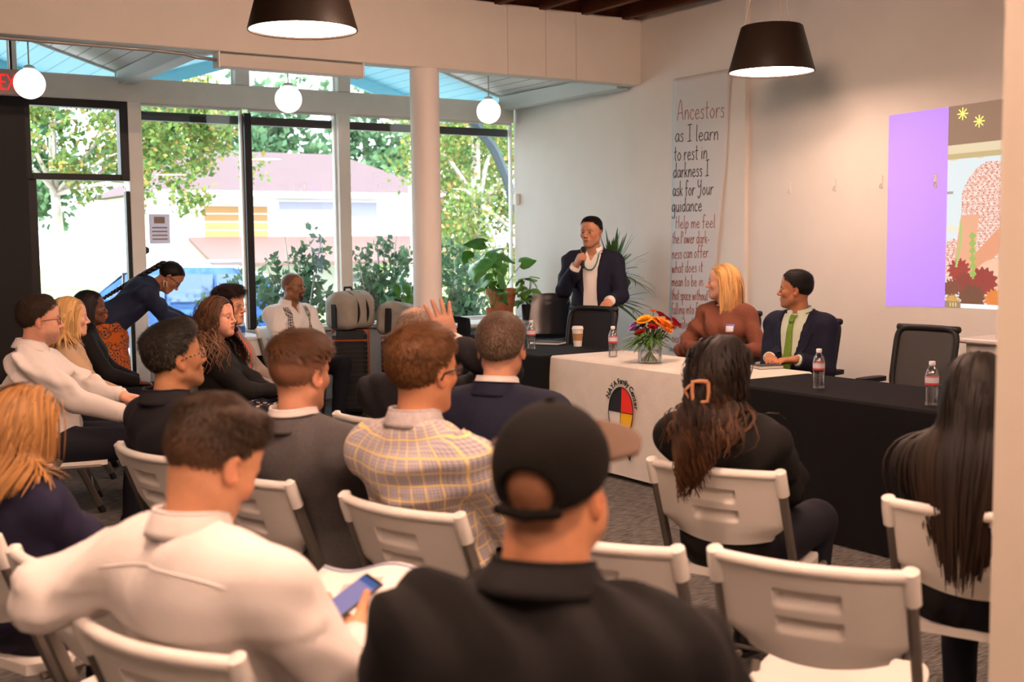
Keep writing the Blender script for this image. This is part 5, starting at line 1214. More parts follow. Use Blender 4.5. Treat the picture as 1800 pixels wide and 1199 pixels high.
def duffel(x, y, z, rz, label, L=.44, r=.15, tilt=0, hgt=1.0):
    t = thing('duffel_bag', label, 'bag', (x, y, z), math.radians(rz), 'beige canvas bags on the suitcases'); t.rotation_euler[1] = tilt
    F = Fld((-L*.7, -r*1.5, -.02), (L*.7, r*1.5, r*2.4*hgt), .012); F.add(rboxp((0, 0, r*.98*hgt), (L*.5, r*.98, r*.98*hgt), .075), .02); F.add(rcone((-L*.40, 0, r*1.75*hgt), (L*.40, 0, r*1.75*hgt), r*.35, r*.35), .09); F.cut(lambda X, Y, Z: .004-Z); X, Y, Z = F.xyz(); F.d += wrink(X, Y, Z, .007, 5, .7); V, Q = F.nets(); link('bag_body', np_mesh('bag_body', V, Q), CAN, t)
    for px in (-L*.18, L*.12):
        m = MB(); m.tube([(px, r*1.08*math.cos(a), max(.004, r*hgt+r*1.09*hgt*math.sin(a))) for a in np.linspace(-.9, PI+.9, 24)], .016, 6, True, (.25, 1)); m.build('strap', STR, t, True)
    m = MB(); m.tube([(-L*.18, 0, r*2.05*hgt), (-L*.12, .02, r*2.35*hgt), (L*.08, .02, r*2.35*hgt), (L*.12, 0, r*2.05*hgt)], .011, 8); m.build('handle', STR, t, True)
    for s in (-1, 1): m = MB(); m.box(s*L*.53-.012, s*L*.53+.012, -.03, .03, .02, r*1.6, .006); m.build('end_tab', STR, t)
suitcase(4.60, 9.76, 62, 'black ribbed suitcase with orange straps left of the column'); duffel(4.60, 9.76, .785, 22, 'upright beige canvas bag on the left suitcase', .40, .16, 0, 1.0)
suitcase(5.02, 9.62, 62, 'black ribbed suitcase half hidden behind the raised hand', .70); duffel(5.02, 9.62, .705, 40, 'slumped beige canvas bag on the suitcase nearer the column', .5, .15, .12, .95)
# ------------------------------------------------------------------ check-in table with small items by the door
folding_table(3.0, 3.82, 9.72, 10.36, .755, 'small table with sanitizer by the window behind the bending woman'); cloth('tablecloth', 3.02, 3.80, 9.74, 10.34, .76, mat('cloth_white', (.66, .66, .66), .8), 'short white cloth on the small table by the window', low=.60, seed=9, fold=.01)
m = MB(); m.box(3.05, 3.78, 9.76, 9.78, .02, .70); tag(m.build('table_skirt', CB_), 'black skirt hanging below the small table by the window', 'skirt')
t = thing('sanitizer_bottle', 'clear pump bottle of sanitizer with a blue label on the small table', 'bottle', (3.60, 9.86, .765)); m = MB(); m.lathe([(0, 0), (.036, 0), (.038, .01), (.038, .11), (.02, .135), (.012, .14), (.012, .155), (0, .155)], 20, cap=False); m.build('bottle_body', mat('sanitizer_clear', (.5, .56, .66), .25), t, 40)
m = MB(); m.lathe([(.0388, .03), (.0388, .09)], 20, cap=False); m.build('label', mat('label_blue', (.03, .12, .45), .5), t, True); m = MB(); m.tube([(0, 0, .15), (0, 0, .2), (-.045, 0, .2), (-.05, 0, .19)], .008, 8); m.build('pump', mat('pump_white', (.7, .7, .7), .4), t, True)
m = MB(); m.lathe([(0, 0), (.03, 0), (.036, .13), (.034, .13), (.028, .005), (0, .005)], 20, (3.50, 9.88, .765), cap=False); tag(m.build('paper_cup', mat('cup_tan', (.5, .46, .4), .7), smooth=40), 'tall plain paper cup left of the sanitizer', 'cup')
# notice taped inside the pane, small round sticker
def paper_lit(name, col):
    m = bpy.data.materials.new(name); m.use_nodes = True; nt = m.node_tree; nt.nodes.clear(); o = _n(nt, 'ShaderNodeOutputMaterial'); d = _n(nt, 'ShaderNodeBsdfDiffuse'); t = _n(nt, 'ShaderNodeBsdfTranslucent'); x = _n(nt, 'ShaderNodeMixShader'); x.inputs[0].default_value = .6
    for q in (d, t): q.inputs['Color'].default_value = (*col, 1)
    nt.links.new(d.outputs[0], x.inputs[1]); nt.links.new(t.outputs[0], x.inputs[2]); nt.links.new(x.outputs[0], o.inputs[0]); return m
t = thing('window_notice', 'printed paper notice taped to the window pane', 'notice', (3.235, 10.91, 1.71)); m = MB(); m.box(-.095, .095, -.003, 0, -.136, .136); m.build('paper', paper_lit('notice_paper', (.62, .58, .62)), t)
for k in range(4): m = MB(); m.box(-.07, .07, -.005, -.003, -.1+.035*k, -.088+.035*k); m.build('print_line', mat('notice_print', (.35, .22, .15), .8), t)
m = MB(); m.box(-.05, .05, -.005, -.003, .05, .11); m.build('print_block', mat('notice_block', (.30, .22, .2), .8), t)
m = MB(); m.prism([(3.10+.035*math.cos(PI/3*k+PI/6), 10.895, 1.515+.038*math.sin(PI/3*k+PI/6)) for k in range(6)], (0, .012, 0)); tag(m.build('window_sticker', mat('sticker_dark', (.02, .022, .03), .5)), 'small dark hexagonal sensor on the window edge', 'sensor')
# black bag with cables on the far black table
t = thing('laptop_bag', 'flat black bag with a handle on the black table by the column', 'bag', (5.12, 8.12, .753)); m = MB(); m.box(-.14, .14, -.19, .19, 0, .07, .02); m.build('bag_body', STR, t); m = MB(); m.tube([(-.05, -.1, .06), (-.05, -.08, .12), (-.05, .08, .12), (-.05, .1, .06)], .008, 8); m.build('handle', STR, t, True)
# ================================================================== people
WSH = mat('shirt_white', (.63, .59, .56), .8, bump=.10, bs=35, spec=.2); BLKC = mat('cloth_dark', (.011, .010, .010), .85, bump=.12, bs=40, spec=.2); NAV = mat('suit_navy', (.012, .014, .030), .8, var=.12, vs=60, bump=.08, bs=60, spec=.2)
CHA = mat('jacket_charcoal', (.016, .015, .018), .85, bump=.1, bs=50, spec=.2); GRY = mat('suit_grey', (.085, .078, .078), .85, var=.12, vs=90, bump=.08, bs=60, spec=.2); TRO = mat('trouser_dark', (.010, .010, .016), .85, bump=.08, bs=40, spec=.2)
def plaid():
    m = mat('shirt_plaid', (.34, .31, .34), .8, bump=.06, bs=120, spec=.2); nt = m.node_tree; L = nt.links; b = nt.nodes['Principled BSDF']; t = _n(nt, 'ShaderNodeAttribute', attribute_name='guv'); s = _n(nt, 'ShaderNodeSeparateXYZ'); L.new(t.outputs['Vector'], s.inputs[0])
    def M2(op, a, c):
        n = _n(nt, 'ShaderNodeMath', operation=op)
        for i, q in enumerate((a, c)):
            if q is None: continue
            if isinstance(q, (int, float)): n.inputs[i].default_value = q
            else: L.new(q, n.inputs[i])
        return n.outputs[0]
    u = s.outputs['X']; z = s.outputs['Y']
    def line(c, per, fr, off=0.0): return M2('LESS_THAN', M2('FRACT', M2('MULTIPLY', M2('ADD', c, 5+off), 1/per), None), fr)
    fine = M2('MULTIPLY', M2('ADD', line(u, .0085, .45), line(z, .0085, .45)), .5); yl = M2('MAXIMUM', line(u, .040, .12), line(z, .040, .12))
    m1 = _n(nt, 'ShaderNodeMix', data_type='RGBA'); L.new(fine, m1.inputs['Factor']); m1.inputs['A'].default_value = (.46, .42, .42, 1); m1.inputs['B'].default_value = (.25, .235, .29, 1)
    m2 = _n(nt, 'ShaderNodeMix', data_type='RGBA'); L.new(yl, m2.inputs['Factor']); L.new(m1.outputs['Result'], m2.inputs['A']); m2.inputs['B'].default_value = (.72, .55, .24, 1); L.new(m2.outputs['Result'], b.inputs['Base Color'])
    return m
def wax(name, cols, scale, rough=.8):
    """dense printed cloth: cells in several colours with dark rings"""
    m = mat(name, cols[0], rough, spec=.2); nt = m.node_tree; L = nt.links; b = nt.nodes['Principled BSDF']; t = _n(nt, 'ShaderNodeTexCoord'); v = _n(nt, 'ShaderNodeTexVoronoi'); v.inputs['Scale'].default_value = scale; L.new(t.outputs['Object'], v.inputs['Vector'])
    r = _n(nt, 'ShaderNodeValToRGB'); e = r.color_ramp.elements; r.color_ramp.interpolation = 'CONSTANT'; e[0].color = (*cols[1], 1); e[1].position = .22; e[1].color = (*cols[2], 1)
    for ps, c in ((.33, cols[0]), (.5, cols[3]), (.62, cols[0])): q = e.new(ps); q.color = (*c, 1)
    L.new(v.outputs['Distance'], r.inputs[0]); L.new(r.outputs[0], b.inputs['Base Color'])
    return m
def wedge(p, zs, ws, a0=.0):
    s = p.s
    return lambda a, b, c: np.minimum(a-a0, np.interp(c/s, zs, ws).astype(np.float32)*s-np.abs(b))
def lapels(p, m, zs, ws, z0, z1, wid=.06):
    s = p.s; cz = float(p.u[2])
    for g in (1, -1):
        def fn(a, b):
            c = z0+(z1-z0)*b; w = np.interp(c, zs, ws); k = math.sin(PI*min(1, (b*.95+.05)))**.5 if b < .72 else (1.0 if b < .80 else .62); y = g*(w-.004+wid*a*(.25+.75*min(1, b*1.6))*k); return (y*s, float(p.hip[2])+c*s*cz)
        patch(p, 'lapel', m, fn, 6, 22, .003, .005)
def tie(p, m, F, ztop, zbot):
    s = p.s; zt = float(p.hip[2]); patch(p, 'tie', m, lambda a, b: ((a-.5)*(.034+.045*b)*s, zt+(ztop+(zbot-ztop)*b)*s), 4, 20, .006, .005, F=F)
    patch(p, 'tie_knot', m, lambda a, b: ((a-.5)*(.045-.014*b)*s, zt+(ztop+.035-.045*b)*s), 3, 4, .014, .008, F=F)
SHORT = dict(top=.028, side=.011, front=.006)
# 1 man in the cap, front
p = person('broad man in a black shirt and dark baseball cap seen from behind', (1.06, 1.523, 1.290), 38, (33, 2), lean=3, nb=12, fat=.05, wide=1.22, skin=(.46, .20, .10), hp={'fat': .008, 'buzz': (.5, (.10, .05, .03))}, hair=False, h=.009, neckr=.066, armL=dict(w=(.34, .16, .66), e=(-.3, .8, -.4), fd=(.9, -.4, -.2)), armR=dict(w=(.34, -.16, .66), e=(-.3, -.8, -.4), fd=(.9, .4, -.2)), head_h=.0034)
clothe(p, 'shirt', BLKC, .016, wr=.016, seed=2); collar(p, BLKC, r=.078, hgt=.03, flare=.03, fold=.05, th=.004); legwear(p, 'trousers', TRO)
sk = skull_fn(p.hp); F = Fld((-.15, -.13, -.06), (.14, .13, .19), .0045); X, Y, Z = F.xyz(); F.d[:] = sk(X, Y, Z)-.012; F.add(ellp((-.008, 0, .055), (.104, .086, .088)), .02); F.cut(lambda X, Y, Z: .012+.28*X-Z+0*Y); F.sub(ellp((-.125, 0, .012), (.06, .047, .043)), .003); F.add(rcone((-.108, .05, -.012), (-.116, 0, -.016), .009, .009), .006); F.add(rcone((-.108, -.05, -.012), (-.116, 0, -.016), .009, .009), .006)
CAPM = mat('cap_cloth', (.008, .007, .006), .9, bump=.2, bs=160, spec=.15); V, Q = F.nets(); cap = link('cap', np_mesh('cap', p.tob(V), Q), CAPM, p.root)
m = MB(); T_ = lambda q: tuple(p.tob(A3(q)[None])[0])
def brim(a, b):
    an = (a-.5)*2.7; r0 = .090; R = r0+.080*b*math.cos(an*.58); return T_((.010+R*math.cos(an)*1.0, R*math.sin(an)*(.93-.02*b), .046+.030*b-.022*(2*a-1)**2*(.3+.7*b)))
m.slab(brim, 20, 8, (0, 0, .005)); m.build('brim', mat('cap_brim', (.10, .058, .036), .85), cap, True); m = MB(); m.ell(T_((-.005, 0, .146)), (.009, .009, .005), 10, 6); m.build('button', CAPM, cap, True)
# 2 man with the phone
p = person('man in a white dress shirt bent over a phone, seen from behind', (.805, 2.259, 1.262), 25, (21, -29), lean=12, nb=24, skin=(.55, .26, .14), hp={'stub': (.25, (.25, .15, .1))}, hs=dict(top=.022, side=.006, front=.012, back=.002, seed=3, len=.018, mess=.25, n=5000, z0=.045, fade=((.16, .08, .045), -.05, .03)), hcol=(.040, .022, .012), h=.009, wide=1.1, fat=.012, head_h=.0034, hand_h=.0034, chairp=(.615, 2.2),
           armR=dict(W=(1.03, 2.20, .735), e=(-.25, -.75, -.6), fd=(.35, .9, .12), bn=(.5, 0, -.85), pose='phone'), armL=dict(W=(.66, 2.66, .80), E=(.48, 2.475, .85), fd=(.8, .2, -.3)))
clothe(p, 'shirt', WSH, .017, wr=.021, seed=5, sleeve=.06, yoke=.355); collar(p, WSH, hgt=.04, fold=.05, flare=.014, r=.066); cuffs(p, WSH, r=.040, L=.06); legwear(p, 'trousers', TRO); back_seam(p, WSH, float(p.neck[2])-.032, .16, -.03)
m = MB(); B = p.B
white_p = p
# 3 woman front left
p = person('woman with shoulder-length light brown hair in a dark blue top, cut by the left edge', (.635, 3.485, 1.165), 22, (15, 0), lean=-2, fem=True, skin=(.6, .36, .26), hs=dict(top=.022, side=.026, hl=[.085, .08, .04, -.04, -.09, -.11, -.115], n=300), hcol=(.28, .135, .048), h=.010, fat=.03, wide=1.12)
clothe(p, 'blouse', mat('blouse_blue', (.010, .009, .030), .85, bump=.1, bs=30), .018, wr=.014, seed=7); legwear(p, 'trousers', TRO); long_hair(p, 2000, .215, (.30, .145, .05), width=.005, tip=(.42, .22, .08), back=.7, side=.3, margin=.032, taper=.25, seed=4, gather=.5); seat_at(p, 'white folding chair under the light-haired woman at the left edge')
# 4 man with glasses, white shirt
p = person('man with glasses in a white shirt sitting in profile at the far left', (1.277, 6.506, 1.315), -14, (-6, 0), lean=-8, skin=(.58, .30, .20), fat=.035, wide=1.08, hp={'fat': .01, 'stub': (.45, (.20, .12, .09)), 'brow': (.05, .03, .02), 'wide': 1.05}, hs=dict(top=.02, side=.011, front=.004, seed=4, len=.016), hcol=(.035, .022, .014), h=.009, head_h=.0034,
           armR=dict(W=(1.62, 5.98, .69), e=(-.5, -.4, -.7), fd=(.9, .2, -.25)), armL=dict(W=(1.75, 6.22, .72), e=(-.4, .4, -.8), fd=(.95, -.1, -.2)))
clothe(p, 'shirt', WSH, .017, wr=.028, seed=9); collar(p, WSH); cuffs(p, WSH, r=.040); legwear(p, 'trousers', TRO); glasses(p, mat('frame_dark', (.02, .015, .012), .35)); seat_at(p, 'white folding chair under the man with glasses at the far left')
# 5 blonde woman beside him
p = person('blonde woman in a beige cardigan behind the man with glasses', (1.609, 7.302, 1.262), -12, (-4, 0), lean=-6, fem=True, skin=(.62, .36, .26), hp={'brow': (.25, .15, .08)}, hs=dict(top=.014, side=.012, hl=HL_F, n=200), hcol=(.46, .27, .10))
clothe(p, 'top', mat('top_navy', (.012, .013, .03), .85), .010); clothe(p, 'cardigan', mat('cardigan_beige', (.46, .32, .20), .9, bump=.2, bs=70), .022, wr=.014, seed=3, sub=wedge(p, [-.2, .5], [.055, .055])); legwear(p, 'trousers', TRO); long_hair(p, 700, .24, (.52, .31, .12), back=.6, side=.28, margin=.016, seed=5, azr=(45, 180)); seat_at(p, 'white folding chair under the blonde woman in the beige cardigan')
notebook(2.06, 7.05, .625, -30, .22, .30, .015, mat('book_black', (.015, .015, .016), .5), 'dark folder on the lap of the blonde woman at the left')
# 6 woman in black
p = person('woman in a black jacket with smooth dark hair sitting before the bending woman', (1.954, 8.274, 1.262), -16, (-4, 2), lean=-4, fem=True, skin=(.13, .055, .03), hp={'brow': (.01, .008, .006), 'lip': (.10, .03, .025)}, hs=dict(top=.014, side=.012, hl=HL_F, n=300, mess=.05, flat=1), hcol=(.012, .010, .010))
clothe(p, 'jacket', BLKC, .018, wr=.004, seed=4); collar(p, BLKC, r=.062, flare=.03); legwear(p, 'trousers', TRO); long_hair(p, 500, .22, (.013, .011, .011), back=.8, side=.12, margin=.014, seed=6, azr=(60, 180)); seat_at(p, 'white folding chair under the woman in the black jacket')
# 7 bending woman
p = person('woman in a navy blazer and patterned skirt bending over the small table', (2.989, 9.53, 1.385), -12, (-14, -48), lean=52, nb=36, stand=.93, fem=True, scale=.99, bust=.4, skin=(.40, .19, .11), hp={'brow': (.02, .012, .01)}, hs=dict(top=.012, side=.010, hl=HL_F, n=300, mess=.05, flat=1), hcol=(.010, .009, .010), h=.010,
           armR=dict(W=(3.16, 9.66, .80), e=(-.6, -.2, -.4), fd=(.7, .0, -.7)), armL=dict(W=(3.30, 9.82, .80), e=(-.6, .2, -.4), fd=(.7, 0, -.7)), fat=.012)
clothe(p, 'blazer', mat('blazer_blue', (.016, .024, .06), .85, bump=.1, bs=40), .024, wr=.014, seed=6, hem=-.16); legwear(p, 'skirt', wax('skirt_print', ((.55, .13, .02), (.05, .055, .10), (.35, .17, .05), (.10, .04, .05)), 22), .015, skirt=[(rcone(p.hip+A3(-.01, 0, -.05), (0.0, 0, .30), .175, .20), .05)], wr=.012)
m = MB(); m.lathe([(.222, .36), (.226, .40)], 40, cap=False); m.build('skirt_band', mat('band_orange', (.65, .13, .015), .8), p.root, True)
m = MB(); BR = mat('braid_black', (.010, .009, .010), .45); P0 = p.tob(A3(-.11, 0, .03)[None])[0]; P1 = p.B(-.125, .02, .42); P2 = p.B(-.16, .05, .05)
for i in range(26):
    q = i/25; c = (P0*(1-q)**2+2*P1*q*(1-q)*1.0+P2*q*q); c = c+A3(0, .010*(1 if i % 2 else -1), .012); m.ell(c, (.034*(1-.5*q), .024*(1-.5*q), .024*(1-.5*q)), 10, 6)
m.build('braid', BR, p.hair, True); m = MB(); m.lathe([(.018, -.008), (.024, 0), (.018, .008)], 14); o = m.build('hair_tie', mat('tie_orange', (.6, .1, .02), .6), p.hair, True); o.location = P0+A3(-.015, 0, .01); o.rotation_euler = (0, 1.1, 0)
for g in (1, -1): e_ = p.tob(A3(-.012, g*.086, -.05)[None])[0]; m = MB(); m.tube([e_+A3(0, 0, 0), e_+A3(.012, 0, -.012), e_+A3(.012, 0, -.05), e_+A3(-.012, 0, -.05), e_+A3(-.012, 0, -.012), e_], .0045, 6); m.build('earring', mat('earring_pale', (.7, .6, .45), .4), p.root, True)
glasses(p, mat('frame_black', (.008, .008, .009), .3), rim=.0024)
# 8 man with patterned-temple glasses
p = person('grey-templed man with dashed-temple glasses in a dark jacket looking up to the right', (1.264, 4.237, 1.288), 14, (6, 10), lean=-5, skin=(.42, .20, .10), fat=.015, hp={'brow': (.03, .025, .02), 'wide': 1.04, 'nose': 1.1, 'stub': (.25, (.16, .10, .07))}, hs=dict(top=.020, side=.008, front=.016, up=.35, seed=6, len=.022, grey=(.4, (.06, .047, .037)), n=4200), hcol=(.018, .015, .012), h=.010, head_h=.0032, chairp=(1.186, 4.22))
clothe(p, 'jacket', CHA, .022, wr=.010, seed=8); collar(p, CHA, r=.074, hgt=.03, flare=.022, fold=.05, th=.005); legwear(p, 'trousers', TRO); glasses(p, mat('frame_tan', (.42, .28, .18), .35), rim=.0019, temple=stripe_mat('temple_dashes', (.5, .34, .22), (.012, .01, .01), 60, 'X', .6)); folding_chair(1.186, 4.22, 12, 'white folding chair under the man with dashed-temple glasses')
# 9 curly-haired woman
p = person('woman with long curly brown hair in a black cardigan and floral skirt', (2.306, 6.729, 1.262), -30, (-44, 4), lean=-7, fem=True, skin=(.60, .30, .21), hp={'brow': (.06, .03, .02), 'lip': (.42, .13, .11), 'jaw': 1.05, 'fat': .006}, hs=dict(top=.018, side=.014, hl=[.082, .074, .03, -.02, -.05, -.06, -.08], n=300), hcol=(.055, .026, .015), h=.010, fat=.012,
           armR=dict(w=(.30, .02, .70), e=(-.3, -.8, -.4), fd=(.6, .75, -.25), bn=(.3, -.2, 1)), armL=dict(w=(.34, .12, .63), e=(-.3, .8, -.4), fd=(.8, -.5, -.2)))
clothe(p, 'cardigan', BLKC, .018, wr=.014, seed=10, neckcut=.07); legwear(p, 'skirt', wax('skirt_floral', ((.010, .010, .018), (.5, .30, .42), (.55, .5, .2), (.03, .04, .10)), 26), .02, skirt=[(rcone(p.leg[k][0], p.leg[k][1], .10, .085), .12) for k in 'LR']+[(rcone(p.leg[k][1], p.leg[k][2]+A3(0, 0, .2), .085, .08), .12) for k in 'LR'])
long_hair(p, 900, .40, (.075, .036, .02), width=.0065, back=.3, side=.45, margin=.022, curl=.012, cfreq=75, tip=(.17, .085, .04), seed=7, hl=[.082, .074, .03, -.02, -.05, -.06, -.08], azr=(28, 180)); m = MB(); e_ = p.tob(A3(-.005, -.088, -.07)[None])[0]; m.tube([e_+.024*A3(math.cos(a), 0, math.sin(a)) for a in np.linspace(0, 2*PI, 25)], .0016, 5, False); m.build('earring', mat('gold', (.55, .38, .16), .3, 1), p.root, True); seat_at(p, 'white folding chair under the curly-haired woman')
# 10 woman in grey jacket
p = person('short dark-haired woman in a grey jacket and coral top behind the curly-haired woman', (2.612, 7.373, 1.305), -34, (-50, 0), lean=-7, fem=True, skin=(.55, .27, .16), hp={'brow': (.03, .018, .012), 'lip': (.36, .11, .10), 'wide': 1.05, 'jaw': 1.1}, hs=dict(top=.028, side=.012, front=.014, hl=[.07, .066, .04, .0, -.03, -.055, -.075], seed=8, len=.028), hcol=(.020, .011, .009), h=.010, wide=1.05, fat=.02)
clothe(p, 'top', mat('top_coral', (.55, .09, .07), .85), .010); clothe(p, 'jacket', mat('jacket_grey', (.22, .18, .155), .85, bump=.1, bs=40), .024, wr=.014, seed=12, sub=wedge(p, [0, .2, .5], [.02, .05, .075])); lapels(p, mat('jacket_grey', ()), [0, .2, .5], [.02, .05, .075], .12, .43, .07); legwear(p, 'trousers', TRO); seat_at(p, 'white folding chair under the woman in the grey jacket')
m = MB(); ax = nrm(p.n); c0 = p.neck-ax*.005; m.tube([c0+A3(.082*math.cos(a), .078*math.sin(a), .012*math.cos(2*a)-.012*math.cos(a)) for a in np.linspace(0, 2*PI, 25)], .018, 8, False); m.build('scarf', mat('scarf_purple', (.035, .016, .05), .85), p.root, True); glasses(p, mat('frame_clear', (.3, .25, .2), .3))
notebook(2.92, 7.0, .63, -40, .2, .28, .012, mat('tablet_brown', (.10, .055, .03), .5), 'brown folder on the lap of the woman in the grey jacket')
# 11 man in the embroidered shirt
p = person('bald bearded man in a white embroidered shirt sitting by the window', (3.975, 9.603, 1.335), -72, (-54, 2), lean=-6, skin=(.30, .14, .075), hp={'buzz': (.55, (.05, .035, .03)), 'goatee': (.012, .009, .008), 'brow': (.015, .01, .008), 'stub': (.4, (.06, .035, .025))}, hair=False, h=.010, wide=1.08, fat=.01, chest=True, scale=1.02)
clothe(p, 'guayabera', mat('shirt_bright', (.76, .74, .72), .8, bump=.1, bs=35), .018, wr=.014, seed=13, sub=wedge(p, [.38, .40, .52], [0, .0, .05], .04)); collar(p, mat('shirt_bright', ()), gap=.5, tip=.045)
EMB = mat('embroidery', (.2, .2, .2), .85); nt = EMB.node_tree; b_ = nt.nodes['Principled BSDF']; tc_ = _n(nt, 'ShaderNodeTexCoord'); ck = _n(nt, 'ShaderNodeTexChecker'); mp_ = _n(nt, 'ShaderNodeMapping'); mp_.inputs['Rotation'].default_value = (.78, 0, 0); nt.links.new(tc_.outputs['Object'], mp_.inputs[0]); nt.links.new(mp_.outputs[0], ck.inputs['Vector']); ck.inputs['Scale'].default_value = 62; ck.inputs['Color1'].default_value = (.07, .07, .075, 1); ck.inputs['Color2'].default_value = (.5, .49, .47, 1); nt.links.new(ck.outputs[0], b_.inputs['Base Color'])
for g in (1, -1): patch(p, 'embroidered_band', EMB, lambda a, b: (g*(.083+.05*a), .60+.42*b), 4, 24, .002, .002)
patch(p, 'placket', mat('shirt_bright', ()), lambda a, b: ((a-.5)*.03, .58+.33*b), 3, 16, .002, .003); legwear(p, 'trousers', TRO); glasses(p, mat('frame_clear', (.3, .25, .2), .3)); seat_at(p, 'white folding chair under the man in the embroidered shirt')
# 12 man in the grey suit
p = person('man in a grey suit with a faded haircut seen from behind', (1.47, 3.505, 1.292), 20, (27, -2), lean=-4, skin=(.52, .25, .15), hs=dict(top=.024, side=.0045, front=.01, z0=.055, z1=.085, seed=9, flow=(.3, -.3, 0), len=.03, mess=.12, fade=((.28, .13, .075), .02, .075), n=4200), hcol=(.075, .034, .015), h=.009, wide=1.06, fat=.012, head_h=.0034, hp={'stub': (.2, (.3, .15, .09))}, chairp=(1.363, 3.622))
clothe(p, 'suit_jacket', GRY, .024, wr=.009, seed=14); collar(p, WSH, r=.066, hgt=.036, fold=.03, flare=.006); collar(p, GRY, 'jacket_collar', r=.074, hgt=.022, flare=.020, fold=.048, th=.006, base=.004); legwear(p, 'suit_trousers', GRY); folding_chair(1.318, 3.608, 16, 'white folding chair under the man in the grey suit')
# 13 man in the plaid shirt
PLD = plaid(); p = person('man in a yellow-checked shirt with black glasses seen from behind', (1.63, 2.986, 1.338), 19, (20, 0), lean=-3, skin=(.52, .23, .12), hs=dict(top=.022, side=.009, back=.005, front=.004, seed=10, len=.022, mess=.28, lump=.004, n=4600, hl=[.082, .078, .052, .012, -.004, -.05, -.085]), hcol=(.11, .046, .016), h=.009, wide=1.0, head_h=.0034, chairp=(1.519, 2.926))
clothe(p, 'plaid_shirt', PLD, .017, wr=.02, seed=15, uv=True, yoke=.36); PLC = mat('plaid_collar', (.40, .36, .36), .8, var=.15, vs=60); collar(p, PLC, r=.064, hgt=.036, fold=.045, flare=.014); cuffs(p, PLC); legwear(p, 'trousers', TRO); glasses(p, mat('frame_black', (.008, .008, .009), .3), rim=.0028); folding_chair(1.519, 2.926, 18, 'white folding chair under the man in the checked shirt')
# 14 man raising a hand
p = person('balding grey-haired man in a dark shirt raising his open right hand', (2.333, 4.321, 1.300), 34, (74, -4), lean=-3, skin=(.52, .26, .17), hp={'buzz': (.35, (.30, .20, .15)), 'bhl': [.13, .13, .09, .02, -.0, -.045, -.07]}, hs=dict(top=.003, side=.006, seed=11, noshell=True, n=3600, len=.014, bw=.0026, spot=((.0, 0, .11), .075, .12), grey=(.8, (.34, .28, .23))), hcol=(.20, .15, .11), h=.009, wide=1.14, fat=.03, head_h=.0034, chairp=(2.207, 4.468),
           armR=dict(W=(2.345, 4.065, 1.165), e=(.35, -.6, -.85), fd=(-.1, .25, 1), bn=(-.85, -.5, .1), pose='open'), hand_h=.0034)
clothe(p, 'polo_shirt', CHA, .018, wr=.012, seed=16, sleeve=.12); collar(p, CHA, r=.076, hgt=.03, fold=.05, flare=.02, th=.005); cuffs(p, WSH, 'R', r=.044, L=.07); legwear(p, 'trousers', TRO); folding_chair(2.207, 4.468, 20, 'white folding chair under the man with the raised hand')
# 15 man in the navy blazer
p = person('grey-haired man in a navy blazer and white collar seen from behind', (2.254, 3.537, 1.318), 34, (44, 0), lean=-3, skin=(.50, .24, .15), hp={'buzz': (.55, (.20, .12, .08)), 'stub': (.5, (.4, .35, .32))}, hs=dict(top=.010, side=.011, seed=12, len=.016, bw=.003, n=5200, spot=((-.055, 0, .105), .05, .45), grey=(.4, (.15, .115, .09)), hl=[.09, .09, .06, .012, -.004, -.045, -.075]), hcol=(.095, .058, .036), h=.009, wide=1.08, fat=.02, head_h=.0034)
clothe(p, 'blazer', NAV, .024, wr=.009, seed=17); collar(p, WSH, r=.068, hgt=.034, fold=.028, flare=.006); collar(p, NAV, 'blazer_collar', r=.076, hgt=.020, flare=.020, fold=.048, th=.006, base=.004); legwear(p, 'trousers', TRO); seat_at(p, 'white folding chair under the man in the navy blazer')
# 16 standing speaker
p = person('standing speaker in a navy suit holding a microphone, white open shirt and bead necklace', (5.906, 7.851, 1.765), 222, (206, 0), lean=2, nb=8, stand=.96, skin=(.50, .24, .14), hp={'stub': (.35, (.16, .10, .07)), 'brow': (.02, .014, .01), 'wide': 1.03, 'lip': (.38, .13, .10)}, hs=dict(top=.013, side=.005, seed=13, len=.012, up=.2, z0=.05), hcol=(.012, .010, .009), h=.009, wide=.98, fat=.010, head_h=.0032, hand_h=.0036, chest=True,
           armR=dict(W=(5.655, 7.735, 1.355), e=(-.2, -.45, -.9), fd=(.35, .45, .80), bn=(.5, -.8, .1), pose='grip'), armL=dict(W=(5.83, 7.52, 1.075), e=(-.6, .25, -.4), fd=(.75, -.25, -.5), bn=(.45, .2, .85), pose='fist'))
clothe(p, 'shirt', mat('shirt_bright', ()), .010, wr=.003, seed=18, sub=wedge(p, [.40, .42, .52], [0, .0, .05], .03)); Fs = p.F; collar(p, mat('shirt_bright', ()), gap=.55, tip=.05, r=.068, base=.0, flare=.03, fold=.054, hgt=.033); cuffs(p, mat('shirt_bright', ()), r=.040, L=.055); zs, ws = [-.25, .0, .2, .36, .5], [.085, .062, .052, .060, .085]
clothe(p, 'suit_jacket', NAV, .021, wr=.009, seed=19, hem=-.17, sleeve=.10, sub=wedge(p, zs, ws, .0)); lapels(p, NAV, zs, ws, .10, .45, .072); collar(p, NAV, 'jacket_collar', r=.084, hgt=.014, flare=.026, fold=.05, th=.006, base=-.006, gap=.9); legwear(p, 'suit_trousers', NAV)
m = MB(); pts = []
for a in np.linspace(-1, 1, 25): y = .062*math.sin(a*PI*.5)*1.05; z = p.neck[2]-.155+.15*abs(a)**2.2; pts.append((Fs.sample(Fs.X, y, z)+.012, y, z))
m.tube(pts, .006, 8); m.build('necklace', mat('bead_teal', (.03, .22, .15), .4, bump=.5, bs=200), p.root, True)
